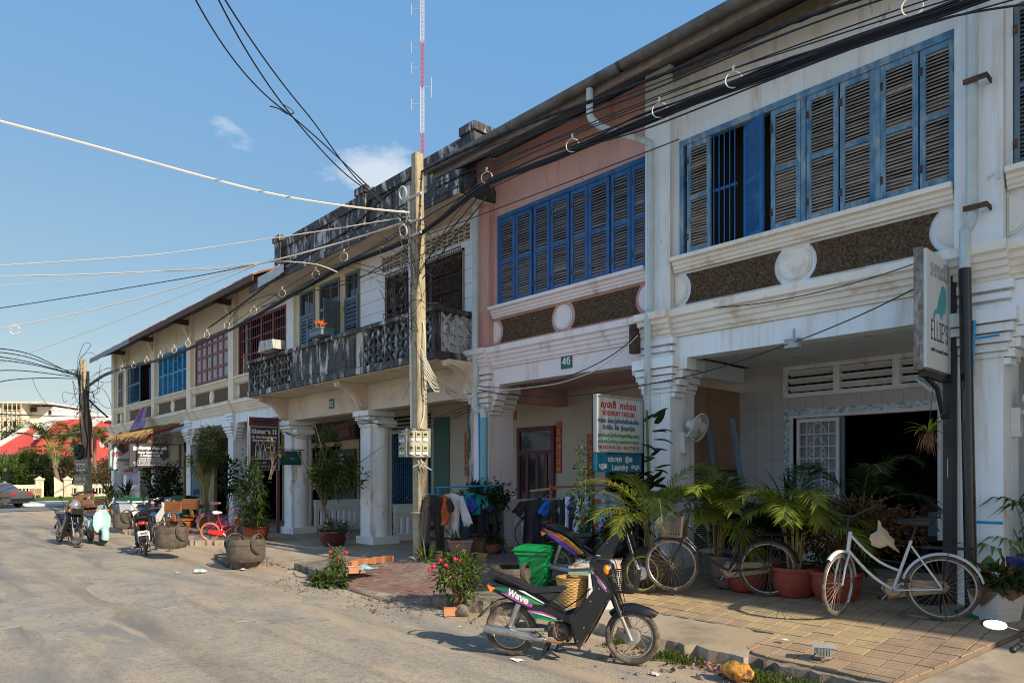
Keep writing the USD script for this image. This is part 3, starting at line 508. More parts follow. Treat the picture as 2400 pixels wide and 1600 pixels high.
xp = fx(1527, 9.05); pipe(HE, [(fx(1385, 8.3), 8.27, 7.8), (fx(1385, 8.3), 8.27, 7.35), (fx(1400, 8.3), 8.4, 7.2), (xp, 9.03, 7.0), (xp, 9.03, 6.9), (xp, 9.03, 4.4), (xp, 8.95, 4.3), (xp, 8.95, .3)], .055, 'pvc')
# arcade of the cafe
zf = .37; xl, xr = XC[2]+CW, XC[1]+CW
bx = lambda px: fx(px, YB)
def bz(px, py): return fc(px, py, YB)[1]
d0, d1 = bx(1500+690*.5102), bx(1500+1412*.5102)+.0; dz = bz(1500+1000*.5102, 800+322*.5102)
v0, v1 = bx(1500+662*.5102), bx(1500+1400*.5102)+.25; vz0, vz1 = bz(1500+665*.5102, 800+262*.5102), bz(1500+662*.5102, 800+120*.5102)
swl = wall_with(HE, YB, XC[2]-.065, xr+.4, zf, CEIL, [(d0+.06, zf, d1, dz), (v0+.08, vz0+.06, v1-.05, vz1-.06)], 'cafe_wall')
g = MB()
for x in np.arange(xl-.2, xr, .3): g.box(x, YB-.001, zf if x < d0-.11 else dz+.11, x+.004, YB+.01, vz0-.02)
for z in np.arange(zf+.2, CEIL, .3): g.box(xl-.3, YB-.0015, z, d0-.12, YB+.01, z+.004)
obj(swl, 'tile_joints', g, 'mid_int', kind='stuff')
vf = obj(HE, 'vent_frame', MB().box(v0, YB-.05, vz1-.07, v1, YB+.1, vz1).box(v0, YB-.05, vz0, v1, YB+.1, vz0+.07).box(v0, YB-.048, vz0+.07, v0+.08, YB+.1, vz1-.07), 'white_old')
for k in (1, 2): x = v0+(v1-v0)*k/3; obj(vf, 'mullion', MB().box(x-.05, YB-.046, vz0+.07, x+.05, YB+.1, vz1-.07), 'white_old')
for k in range(3):
    z = vz0+.07+(vz1-vz0-.14)*(k+.6)/3; obj(vf, 'louvre', MB().obox(((v0+v1)/2, YB+.03, z), ((v1-v0)/2-.08, 0, 0), (0, .05, -.03), (0, .006, .012)), 'white_old')
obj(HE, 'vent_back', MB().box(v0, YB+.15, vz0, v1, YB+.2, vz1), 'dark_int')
mat('floral_tile', (.50, .58, .60), .3, .35, 14, dirt=(.16, .30, .33), damt=(.52, .58), dscale=(16, 16, 16))
obj(HE, 'tile_border', MB().box(d0-.1, YB-.012, zf, d0, YB+.02, dz+.1).box(d0, YB-.012, dz, d1+.1, YB+.02, dz+.1), 'floral_tile')
df = obj(HE, 'door_frame', MB().box(d0, YB-.03, zf, d0+.06, YB+.12, dz).box(d0+.06, YB-.03, dz-.05, d1, YB+.12, dz-.001), 'white_paint')
def grille(xa, xb, za, zb, y, cols, rows, scroll=True):
    b = MB().box(xa, y-.02, za, xa+.05, y+.02, zb).box(xb-.05, y-.02, za, xb, y+.02, zb).box(xa+.05, y-.02, zb-.06, xb-.05, y+.02, zb).box(xa+.05, y-.02, za, xb-.05, y+.02, za+.5)
    for k in range(1, cols): x = xa+.05+(xb-xa-.1)*k/cols; b.box(x-.006, y-.01, za+.5, x+.006, y+.01, zb-.06)
    for k in range(1, rows): z = za+.5+(zb-za-.56)*k/rows; b.box(xa+.05, y-.009, z-.008, xb-.05, y+.009, z+.008)
    if scroll:
        w = xb-xa
        for f_ in (.36, .64):
            for k in range(14):
                z = za+.62+k*(zb-za-.95)/14; cx = xa+w*f_; t = np.linspace(0, 1.6*PI, 9); sg = 1 if k % 2 else -1
                b.tube(np.c_[cx+sg*.035*np.cos(t), np.full(9, y-.015), z+.04*np.sin(t)], .008, 4)
        t = np.linspace(0, PI, 12); b.tube(np.c_[(xa+xb)/2+w*.2*np.cos(t), np.full(12, y-.015), zb-.28+.2*np.sin(t)], .009, 4); b.tube(np.c_[(xa+xb)/2+w*.08*np.cos(t), np.full(12, y-.015), zb-.4+.1*np.sin(t)], .008, 4)
    return b
obj(HE, 'door_grille', grille(bx(1500+728*.5102), bx(1500+922*.5102), zf+.02, dz-.07, YB-.05, 5, 9), 'white_paint')
obj(HE, 'door_leaf', MB().box(bx(1500+918*.5102), YB+.0, zf+.01, bx(1500+938*.5102), YB+.05, dz-.06), 'steel_blue')
obj(HE, 'door_grille', grille(bx(1500+1374*.5102), bx(1500+1412*.5102), zf+.5, dz-.02, YB-.05, 2, 8, False), 'white_paint')
obj(HE, 'glass', MB().box(bx(1500+730*.5102), YB+.03, zf+.4, bx(1500+922*.5102), YB+.04, dz-.07), 'curtain')
room(HE, xl-.2, xr+1.5, zf, 3.6)
obj(HE, 'picture', MB().box(-2.2, 16.4, 1.9, -1.9, 16.45, 2.6), 'mid_int')
obj(HE, 'partition', MB().box(XC[2]-.03, YF+.68, 1.9, XC[2]+.03, YB-.01, 3.3), 'plywood')
mat('bamboo', (.15, .095, .05), .8, .3, 5, wave=('y', 14.0, (.07, .045, .03), 1.0), isl=.25)
bm = MB()
for z in np.arange(.6, 1.88, .035): bm.tube([(XC[2]+.05, YF+.7, z), (XC[2]+.05, YB-.06, z)], .016, 5)
obj(HE, 'bamboo_screen', bm, 'bamboo'); obj(HE, 'screen_frame', MB().box(XC[2]+.03, YF+.68, 1.86, XC[2]+.08, YB-.02, 1.91).box(XC[2]+.03, YB-.06, .4, XC[2]+.09, YB-.02, 1.86), 'dark_wood')
obj(HE, 'ceiling_beam', MB().box(XC[2]-.12, YF+.66, 3.45, XC[2]+.12, YB, 3.715), 'ellie_plaster')
obj(HE, 'arcade_floor', MB().box(XC[2], 9.2, .1, XC[1]+.3, YB, zf-.004), 'concrete')

# --- next house, mostly out of frame
HR = thing('shophouse', 'pale house with grey blue shutters cut off beyond the pale blue cafe', 'house')
mr = dict(me); facade(HR, XC[1], XC[0], mr, (fx(2374, 9.27), XC[0]-.5, z0, z1), .37)
column(HR, XC[0], .37, 'ellie_plaster')
for k in range(3): xa = fx(2377, 9.26)+k*.56; shutter(HR, xa, xa+.55, z0+.03, z1-.03, 9.265, 'steel_blue', 'steel_blue', 17, .05, sub=False)
roof(HR, XC[1]+.235, 15.4, 8.36, 7.88, fascia='grey_wood', under='grey_wood'); bodies(HR, XC[1], 15.4); obj(HR, 'end_wall', MB().box(15.2, 9.3, 0, 15.4, 18.8, 8.6), 'ellie_plaster'); obj(HR, 'upper_wall', MB().box(XC[0]+CW, 9.27, 3.6, 15.4, 9.45, 8.15), 'ellie_plaster'); obj(HR, 'shop_wall', MB().box(XC[0]+.01, YB, 0, 15.2, YB+.14, CEIL), 'cafe_wall'); obj(HR, 'ceiling', MB().box(XC[0]+.01, 9.3, CEIL, 15.2, YB, CEIL+.12), 'ellie_plaster')
for x in (6.6, 11.0, 15.2): column(HR, x, .37, 'ellie_plaster')
wall_with(HR, YB, XC[1]+.8, XC[0], .37, CEIL, [], 'white_tile'); obj(HR, 'arcade_floor', MB().box(XC[1]+.31, 9.2, .1, XC[0], YB, .36), 'concrete')
xq = fx(2279, 9.03); pipe(HR, [(xq, 9.02, 7.9), (xq, 9.02, 4.62), (xq-.05, 8.95, 4.5), (fx(2262, 8.9), 8.9, 4.48), (fx(2262, 8.9), 8.9, 4.3), (fx(2261, 8.9), 8.9, 4.08)], .06, 'pvc')
for z in (7.3, 6.15, 4.75):
    obj(HR, 'pipe_bracket', MB().box(xq-.07, 8.945, z-.03, xq+.16, 8.957, z+.03).box(xq+.15, 8.957, z-.03, xq+.16, 9.13, z+.03), 'rust')
obj(HR, 'wall_anchor', MB().box(xq+.05, 8.93, 7.0, xq+.1, 8.943, 7.75), 'rust')

# --- pink house
HP = thing('shophouse', 'pink and salmon shophouse with dark blue shutters, number 46 over its arcade', 'house')
mp = dict(wall='salmon_plaster', trim='pink_plaster', beam='pink_plaster', col='pink_plaster', pil='salmon_plaster')
wa, wb = fx(1167, 9.27), fx(1518, 9.27)
facade(HP, XC[3], XC[2], mp, (wa, wb, z0-.02, z1), .36)
obj(HP, 'window_frame', MB().box(wa, 9.25, z1-.08, wb, 9.36, z1).box(wa, 9.25, z0-.019, wb, 9.36, z0+.03).box(wa, 9.252, z0+.03, wa+.06, 9.36, z1-.08), 'blue_paint')
for cx0, cx1 in ((704, 800), (804, 903), (914, 1012), (1018, 1132), (1140, 1246), (1250, 1378), (1388, 1508), (1513, 1612)):
    shutter(HP, fx(900+cx0*.3827, 9.26), fx(900+cx1*.3827, 9.26), z0+.035, z1-.085, 9.262+.004*rng.random(), 'blue_paint', 'slate_slat', 15, .068, mid=.49)
roof(HP, XC[3]-.55, XC[2], 8.36, 7.88, fascia='grey_wood', under='dark_wood'); bodies(HP, XC[3], XC[2])
xp = fx(1115, 9.0); pipe(HP, [(xp, 9.0, 7.55), (xp, 8.98, 3.3), (xp, 8.98, 3.15), (xp+.28, 8.98, 3.08), (xp+.28, 8.98, 2.9), (xp+.28, 8.98, 2.8)], .07, 'pvc'); pipe(HP, [(xp+.28, 8.98, 2.95), (xp+.28, 8.98, .3)], .075, 'pvc_blue'); pipe(HP, [(xp+.14, 8.97, 3.2), (xp+.2, 8.96, .4)], .022, 'hose_blue', 'hose')
x_, z_ = fc(1329, 846, 9.17); np_ = obj(HP, 'number_plate', MB().box(x_-.13, 9.15, z_-.13, x_+.13, 9.168, z_+.13), 'number_green'); obj(np_, 'numerals', text_mb('46', .12, (x_, 9.149, z_-.06), (1, 0, 0), (0, 0, 1), font='mono'), 'letter_white')
o0, o1 = bx(1100+1000*.3188), bx(1100+1290*.3188)
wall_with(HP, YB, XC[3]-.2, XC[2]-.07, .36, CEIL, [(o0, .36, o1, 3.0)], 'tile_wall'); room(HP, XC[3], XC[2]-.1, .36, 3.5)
obj(HP, 'ceiling_beam', MB().box(XC[3]-.12, YF+.66, 3.35, XC[3]+.12, YB, 3.715), 'salmon_plaster')
obj(HP, 'ceiling_paint', MB().box(XC[3]+.13, YF+.37, CEIL-.02, XC[2]-.13, YB-.01, CEIL-.004), 'salmon_plaster')
obj(HP, 'arcade_floor', MB().box(XC[3], 9.2, .1, XC[2], YB, .356), 'concrete')
def slotted_rail(t, x, z0, m, y0=YF+.7, y1=YB-.02, h=.95):
    P = sbox(y0, z0, y1, z0+h-.22).difference(unary_union([LineString([(y, z0+.22), (y, z0+h-.36)]).buffer(.045) for y in np.arange(y0+.16, y1-.1, .19)]))
    b = MB().prism(P, x-.06, x+.06, 'x').box(x-.085, y0, z0+h-.22, x+.085, y1, z0+h-.04).box(x-.1, y0, z0+h-.04, x+.1, y1, z0+h)
    return obj(t, 'balustrade', b, m)
slotted_rail(HP, XC[3]+.05, .36, 'pink_plaster')
obj(HP, 'cable_box', MB().tube([(fx(1495, 9.08), 9.0, 3.75), (fx(1495, 9.08), 9.0, 4.2)], .09, 8), 'rust')

# --- balcony house
HB = thing('shophouse', 'white house with a black stained concrete balcony and parapet, two bays wide', 'house')
mb_ = dict(col='white_old', trim='white_old'); xl, xr = XC[5], XC[3]; zf = .125
YW = 9.25
hl = []
def wx(px): return fx(px, YW)
dl = [(wx(704), wx(738)), (wx(750), wx(797)), (wx(811), wx(843))]
P = sbox(xl-CW, 4.33, -15.75, 7.9).difference(unary_union([sbox(a, 4.4, b, 7.08) for a, b in dl])); obj(HB, 'upper_wall', MB().prism(P, YW, YW+.18), 'yellow_wall', label='yellow plaster wall behind the balcony')
gl = [(wx(911), wx(970)), (wx(997), wx(1088))]; vl = [(wx(897), wx(970)), (wx(999), wx(1104))]
P = sbox(-15.745, 4.33, xr-CW, 7.9).difference(unary_union([sbox(a, 5.2, b, 6.52) for a, b in gl]+[sbox(a, 6.72, b, 7.07) for a, b in vl])); tw = obj(HB, 'upper_wall', MB().prism(P, YW-.03, YW+.18), 'white_tile', label='white tiled wall behind the balcony')
g = MB()
for z in np.arange(4.6, 6.7, .3): g.box(-15.74, YW-.032, z, xr-CW, YW-.02, z+.008)
for x in np.arange(-15.6, xr-.3, .3): g.box(x, YW-.0315, 4.35, x+.006, YW-.02, 5.2); g.box(x, YW-.0315, 6.53, x+.006, YW-.02, 6.71)
obj(tw, 'tile_joints', g, 'mid_int', kind='stuff')
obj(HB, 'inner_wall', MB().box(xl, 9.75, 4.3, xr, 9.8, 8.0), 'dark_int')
for i, (a, b) in enumerate(dl):
    f = obj(HB, 'door_frame', MB().box(a, YW-.03, 4.4, a+.06, YW+.1, 7.08).box(b-.06, YW-.03, 4.4, b, YW+.1, 7.08).box(a+.06, YW-.03, 7.0, b-.06, YW+.1, 7.08).box(a+.06, YW-.03, 6.32, b-.06, YW+.1, 6.4), 'steel_blue')
    m_ = (a+b)/2; obj(f, 'transom_pane', MB().box(a+.06, YW+.04, 6.4, m_-.02, YW+.06, 7.0), 'dark_glass'); obj(f, 'transom_pane', MB().box(m_+.02, YW+.04, 6.4, b-.06, YW+.06, 7.0), 'dark_glass'); obj(f, 'glazing_bar', MB().box(m_-.02, YW+.03, 6.4, m_+.02, YW+.07, 7.0), 'steel_blue')
    if i != 1:
        shutter(HB, a+.062, m_, 4.45, 6.31, YW-.01, 'steel_blue', 'steel_blue', 12, .06, sub=False, mid=.3); shutter(HB, m_, b-.062, 4.45, 6.31, YW-.01, 'steel_blue', 'steel_blue', 12, .06, sub=False, mid=.3)
    else:
        obj(f, 'door_leaf', MB().box(a+.062, YW+.05, 4.4, b-.062, YW+.08, 6.31), 'steel_blue')
        shutter(HB, b-.01, b+.5, 4.45, 6.42, YW-.05, 'steel_blue', 'steel_blue', 13, .07, ang=-1.35, hinge='a', sub=False, mid=.3)
shutter(HB, dl[2][0]+.0, dl[2][1], 4.45, 6.42, YW-.06, 'steel_blue', 'steel_blue', 12, .07, sub=False, mid=.3)
for a, b in gl:
    obj(HB, 'window_frame', MB().box(a-.05, YW-.06, 5.15, a, YW+.1, 6.57).box(b, YW-.06, 5.15, b+.05, YW+.1, 6.57).box(a-.05, YW-.06, 6.52, b+.05, YW+.1, 6.57), 'grey_paint')
    gb = MB(); n = int((b-a)/.075)
    for k in range(n+1): x = a+(b-a)*k/n; gb.tube([(x, YW-.1, 5.1), (x, YW-.1, 6.62)], .008, 4)
    for z in (5.12, 5.5, 5.9, 6.3, 6.6): gb.box(a, YW-.11, z-.008, b, YW-.09, z+.008)
    for k in range(n):
        for z in np.arange(5.2, 6.5, .2): x = a+(b-a)*(k+.5)/n; t = np.linspace(0, 2*PI, 7); gb.tube(np.c_[x+.03*np.cos(t), np.full(7, YW-.1), z+.07*np.sin(t)], .006, 3)
    obj(HB, 'window_grille', gb, 'rust')
for a, b in vl:
    n = max(2, int(round((b-a)/.36))); w = (b-a)/n
    for k in range(n):
        for j in range(2):
            x0, zc0 = a+k*w, 6.72+j*.175; B_ = sbox(x0, zc0, x0+w, zc0+.175); C_ = Point(x0+w/2, zc0+.0875)
            holes = [sbox(x0+.02+i*w/2, zc0+.02+q*.08, x0+w/2-.015+i*w/2, zc0+.075+q*.08) for i in (0, 1) for q in (0, 1)]
            obj(HB, 'vent_block', MB().prism(B_.buffer(-.002).difference(unary_union(holes).difference(C_.buffer(.055))).difference(C_.buffer(.035)), YW-.02, YW+.1), 'tile_wall')
for x in (xl, XC[4], xr+0): pass
for x in (xl, -15.4):
    obj(HB, 'pilaster', MB().box(x-CW, YF+.06, 4.33, x+CW, 9.5, 7.3), 'white_old') if x == xl else None
YBL = 8.22; x0, x1 = -20.37, -11.2
obj(HB, 'balcony_slab', MB().prism([(YBL-.05, 4.10), (YBL-.05, 4.24), (YBL-.02, 4.26), (9.3, 4.26), (9.3, 4.10)], x0-.05, x1+.05, 'x'), 'mould_stone')
obj(HB, 'slab_soffit', MB().box(x0, YBL+.02, 4.075, x1, 9.24, 4.097), 'soffit')
pp = [(YBL+.1, 4.07), (YBL+.12, 3.98), (YBL+.32, 3.93), (YBL+.5, 3.84), (YBL+.66, 3.65), (YBL+.74, 3.5), (9.13, 3.46), (9.6, 3.46), (9.6, 4.07)]
for x in (xl-.1, XC[4], xr-.12): obj(HB, 'bracket', MB().prism(pp, x-.13, x+.13, 'x').prism([(y-.025, z-.025) for y, z in pp[:7]]+[(9.13, 3.5), (9.1, 4.06)], x-.06, x+.06, 'x'), 'soffit')
obj(HB, 'beam', MB().box(xl-.2, YF+.0, 3.42, xr, YF+.3, 4.07).box(xl-.2, YF+.3, CEIL, xr, YB, CEIL+.12), 'soffit')
obj(HB, 'beam_moulding', MB().box(xl+.4, YF-.03, 3.95, XC[4]-.4, YF-.001, 4.0).box(XC[4]+.4, YF-.03, 3.95, xr-.4, YF-.001, 4.0), 'soffit')
def lattice(W, H, n):
    "openwork of rings, crosses and diagonals"
    L = []; w = W/n
    for k in range(n):
        cx, cz = w*(k+.5), H/2; R = min(w, H)*.27
        L += [LineString([(cx, 0), (cx, H)]), LineString([(k*w, cz), ((k+1)*w, cz)]), Point(cx, cz).buffer(R).exterior]
        for a, b in ((-1, -1), (-1, 1), (1, -1), (1, 1)): L.append(LineString([(cx+a*R*.7, cz+b*R*.7), (cx+a*w*.5, cz+b*H*.5)])); L.append(LineString([(cx+a*w*.5, cz+b*H*.12), (cx+a*w*.18, cz+b*H*.5)]))
        L.append(LineString([(k*w, 0), (k*w, H)]))
    return unary_union([l.buffer(.03, 3) for l in L]).intersection(sbox(0, 0, W, H))
zb0, zb1 = 4.27, 5.05; H_ = zb1-zb0
for a, b, n in ((x0+.12, -17.6, 3), (-13.95, x1-.13, 3)): obj(HB, 'balcony_lattice', MB().prism(affinity.translate(lattice(b-a, H_, n), a, zb0), YBL+.02, YBL+.09), 'mould_stone')
Ls = lattice(YW-YBL-.2, H_, 1)
for x in (x0+.02, x1-.09): obj(HB, 'balcony_lattice', MB().prism(affinity.translate(Ls, YBL+.14, zb0), x, x+.07, 'x'), 'mould_light')
obj(HB, 'balcony_panel', MB().box(-17.59, YBL+.02, zb0, -14.22, YBL+.1, zb1).box(-17.45, YBL+.008, zb0+.08, -14.36, YBL+.02, zb1-.08), 'mould_stone')
for a, b in ((x0, x0+.12), (-14.22, -13.95), (x1-.13, x1)): obj(HB, 'balcony_post', MB().box(a, YBL-.01, zb0, b, YBL+.13, zb1), 'mould_light' if a > -15 and a < -13 else 'mould_stone')
obj(HB, 'balcony_rail', MB().prism([(YBL-.06, zb1), (YBL-.06, zb1+.07), (YBL-.03, zb1+.1), (YBL+.14, zb1+.1), (YBL+.17, zb1+.07), (YBL+.17, zb1)], x0-.05, x1+.05, 'x').box(x0-.05, YBL+.171, zb1, x0+.13, YW, zb1+.09).box(x1-.14, YBL+.171, zb1, x1+.05, YW, zb1+.09), 'mould_stone')
# canopy and parapet above
yc = 8.32
obj(HB, 'canopy', MB().prism([(yc, 7.24), (yc, 7.42), (9.2, 7.55), (9.3, 7.4), (9.3, 7.26)], xl-.75, xr+.3, 'x').prism([(y, z) for y, z in ((yc-.04, 7.18), (yc-.04, 7.32), (yc-.001, 7.32), (yc-.001, 7.18))], xl-.78, xr+.3, 'x'), 'mould_stone')
obj(HB, 'canopy_soffit', MB().box(xl-.7, yc+.01, 7.21, xr+.25, YW-.03, 7.237), 'soffit')
yp = 9.22; pr = obj(HB, 'parapet', MB().box(xl-.75, yp, 7.5, xr-.3, yp+.2, 8.78).prism([(yp-.06, 8.62), (yp-.1, 8.78), (yp-.1, 8.84), (yp+.26, 8.84), (yp+.26, 8.7)], xl-.75, xr-.3, 'x').box(xl-.75, yp-.05, 7.95, xr-.3, yp-.001, 8.05), 'mould_stone')
for k, x in enumerate((xl-.62, -15.5, xr-.35)):
    pm = MB().box(x-.2, yp-.14, 7.45, x+.2, yp+.3, 8.98).box(x-.25, yp-.19, 8.82, x+.25, yp+.35, 8.99).box(x-.22, yp-.2, 8.0, x+.22, yp-.14, 8.1)
    obj(HB, 'parapet_post', pm, 'mould_stone' if k != 9 else 'mould_light')
for k in range(6): a = xl+.1+k*1.42; obj(HB, 'parapet_panel', MB().box(a, yp-.03, 8.12, a+1.1, yp-.001, 8.5), 'mould_light' if k in (1, 4) else 'mould_stone')
obj(HB, 'roof', MB().add([(xl, 9.4, 7.6), (xr, 9.4, 7.6), (xr, 18.9, 8.2), (xl, 18.9, 8.2)], [(0, 1, 2, 3)]), 'concrete'); bodies(HB, xl, xr)
obj(HB, 'zinc_sheet', MB().add([(fx(604, 8.2), 8.2, 7.45), (fx(665, 8.2), 8.2, 7.48), (fx(665, 8.2)-.1, 9.1, 8.05), (fx(604, 8.2)-.1, 9.1, 8.0), (fx(604, 8.2), 8.2, 7.15), (fx(665, 8.2), 8.2, 7.22)], [(0, 1, 2, 3), (4, 5, 1, 0)]), 'zinc')
def engaged(t, x, both):
    c = obj(t, 'column', MB().box(x-CW, YF, zf, x+CW, YF+.62, 3.42), 'white_old')
    for sg in ((1,) if both else (1,)):
        o = MB().lathe([(.2, zf+.17), (.2, 3.0), (.0, 3.0)], 24, (x+sg*CW, YF+.3, 0)); obj(c, 'half_column', o, 'white_old', 40)
        obj(c, 'half_capital', MB().box(x+CW, YF+.05, 3.0, x+CW+.27, YF+.55, 3.05).box(x+CW, YF+.02, 3.05, x+CW+.31, YF+.58, 3.16), 'white_old')
    k = MB()
    for o, a, e in ((.03, 3.02, 3.09), (.06, 3.10, 3.16), (.1, 3.18, 3.26), (.14, 3.28, 3.41)): k.box(x-CW-o, YF-o, a, x+CW+o, YF+.62, e)
    obj(c, 'capital', k, 'white_old'); obj(c, 'base', MB().box(x-CW-.08, YF-.08, zf-.01, x+CW+.26, YF+.68, zf+.18), 'white_old')
engaged(HB, xl, True); engaged(HB, XC[4], True)
engx = XC[3]; obj(HB, 'column', MB().box(engx-.5, YF+.05, zf, engx-CW-.01, YF+.5, 3.42), 'mould_light')
wall_with(HB, YB, xl-.1, xr-.2, zf, CEIL, [(bx(915), zf, bx(1010), 3.05)], 'tile_wall'); room(HB, xl, xr-.3, zf, 3.5)
gx0, gx1 = bx(915), bx(1010); b = MB()
for k in range(22):
    x = gx0+(gx1-gx0)*k/21; b.box(x-.012, YB-.03, zf, x+.012, YB, 3.0)
for z in np.arange(zf+.3, 2.9, .42):
    for k in range(20): x = gx0+(gx1-gx0)*k/21; b.bar((x, YB-.015, z), (x+.22, YB-.015, z+.36), .01, .004)
obj(HB, 'folding_gate', b, 'teal_paint')
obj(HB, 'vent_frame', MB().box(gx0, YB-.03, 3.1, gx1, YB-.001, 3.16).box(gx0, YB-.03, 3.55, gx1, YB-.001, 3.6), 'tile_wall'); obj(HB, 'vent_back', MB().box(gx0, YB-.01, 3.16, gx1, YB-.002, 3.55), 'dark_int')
for k in range(3): obj(HB, 'louvre', MB().box(gx0, YB-.035, 3.22+k*.11, gx1, YB-.012, 3.25+k*.11), 'tile_wall')
obj(HB, 'green_panel', MB().box(bx(1018), YB-.03, zf, bx(1054), YB-.002, 3.4), 'number_green')
obj(HB, 'arcade_floor', MB().box(xl, 9.2, .0, xr, YB, zf-.003), 'concrete')
slotted_rail(HB, xl-.0, zf, 'white_old', YF+.85); slotted_rail(HB, XC[4], zf, 'white_old', YF+.85)
def plate(t, px, py, Y, w, num, m='number_green'):
    x, z = fc(px, py, Y); o = obj(t, 'number_plate', MB().box(x-w/2, Y-.02, z-w/2, x+w/2, Y-.002, z+w/2), m); obj(o, 'numerals', text_mb(num, w*.45, (x, Y-.021, z-w*.22), (1, 0, 0), (0, 0, 1)), 'letter_white')
plate(HB, 778, 946, YF, .26, '51'); plate(HB, 1007, 905, YF, .26, '49')
# door with red couplets beyond the arcade (balcony house, right bay)
xd0, xd1 = bx(1215), bx(1302)
rd = obj(HP, 'door_frame', MB().box(xd0, YB-.06, zf+.1, xd0+.1, YB-.001, 2.95).box(xd1-.1, YB-.06, zf+.1, xd1, YB-.001, 2.95).box(xd0+.1, YB-.06, 2.85, xd1-.1, YB-.001, 2.95).box(xd0+.1, YB-.06, 2.3, xd1-.1, YB-.001, 2.4), 'maroon')
obj(rd, 'pane', MB().box(xd0+.1, YB-.03, 2.4, xd1-.1, YB-.002, 2.85), 'dark_glass'); obj(rd, 'pane', MB().box(xd0+.1, YB-.03, zf+.1, xd1-.1, YB-.002, 2.3), 'dark_glass')
for k in (.28, .55, .78): x = xd0+(xd1-xd0)*k; obj(rd, 'stile', MB().box(x-.05, YB-.05, zf+.1, x+.05, YB-.031, 2.3), 'maroon')

mat('deep_teal', (.01, .13, .24), .5, .15, 3)
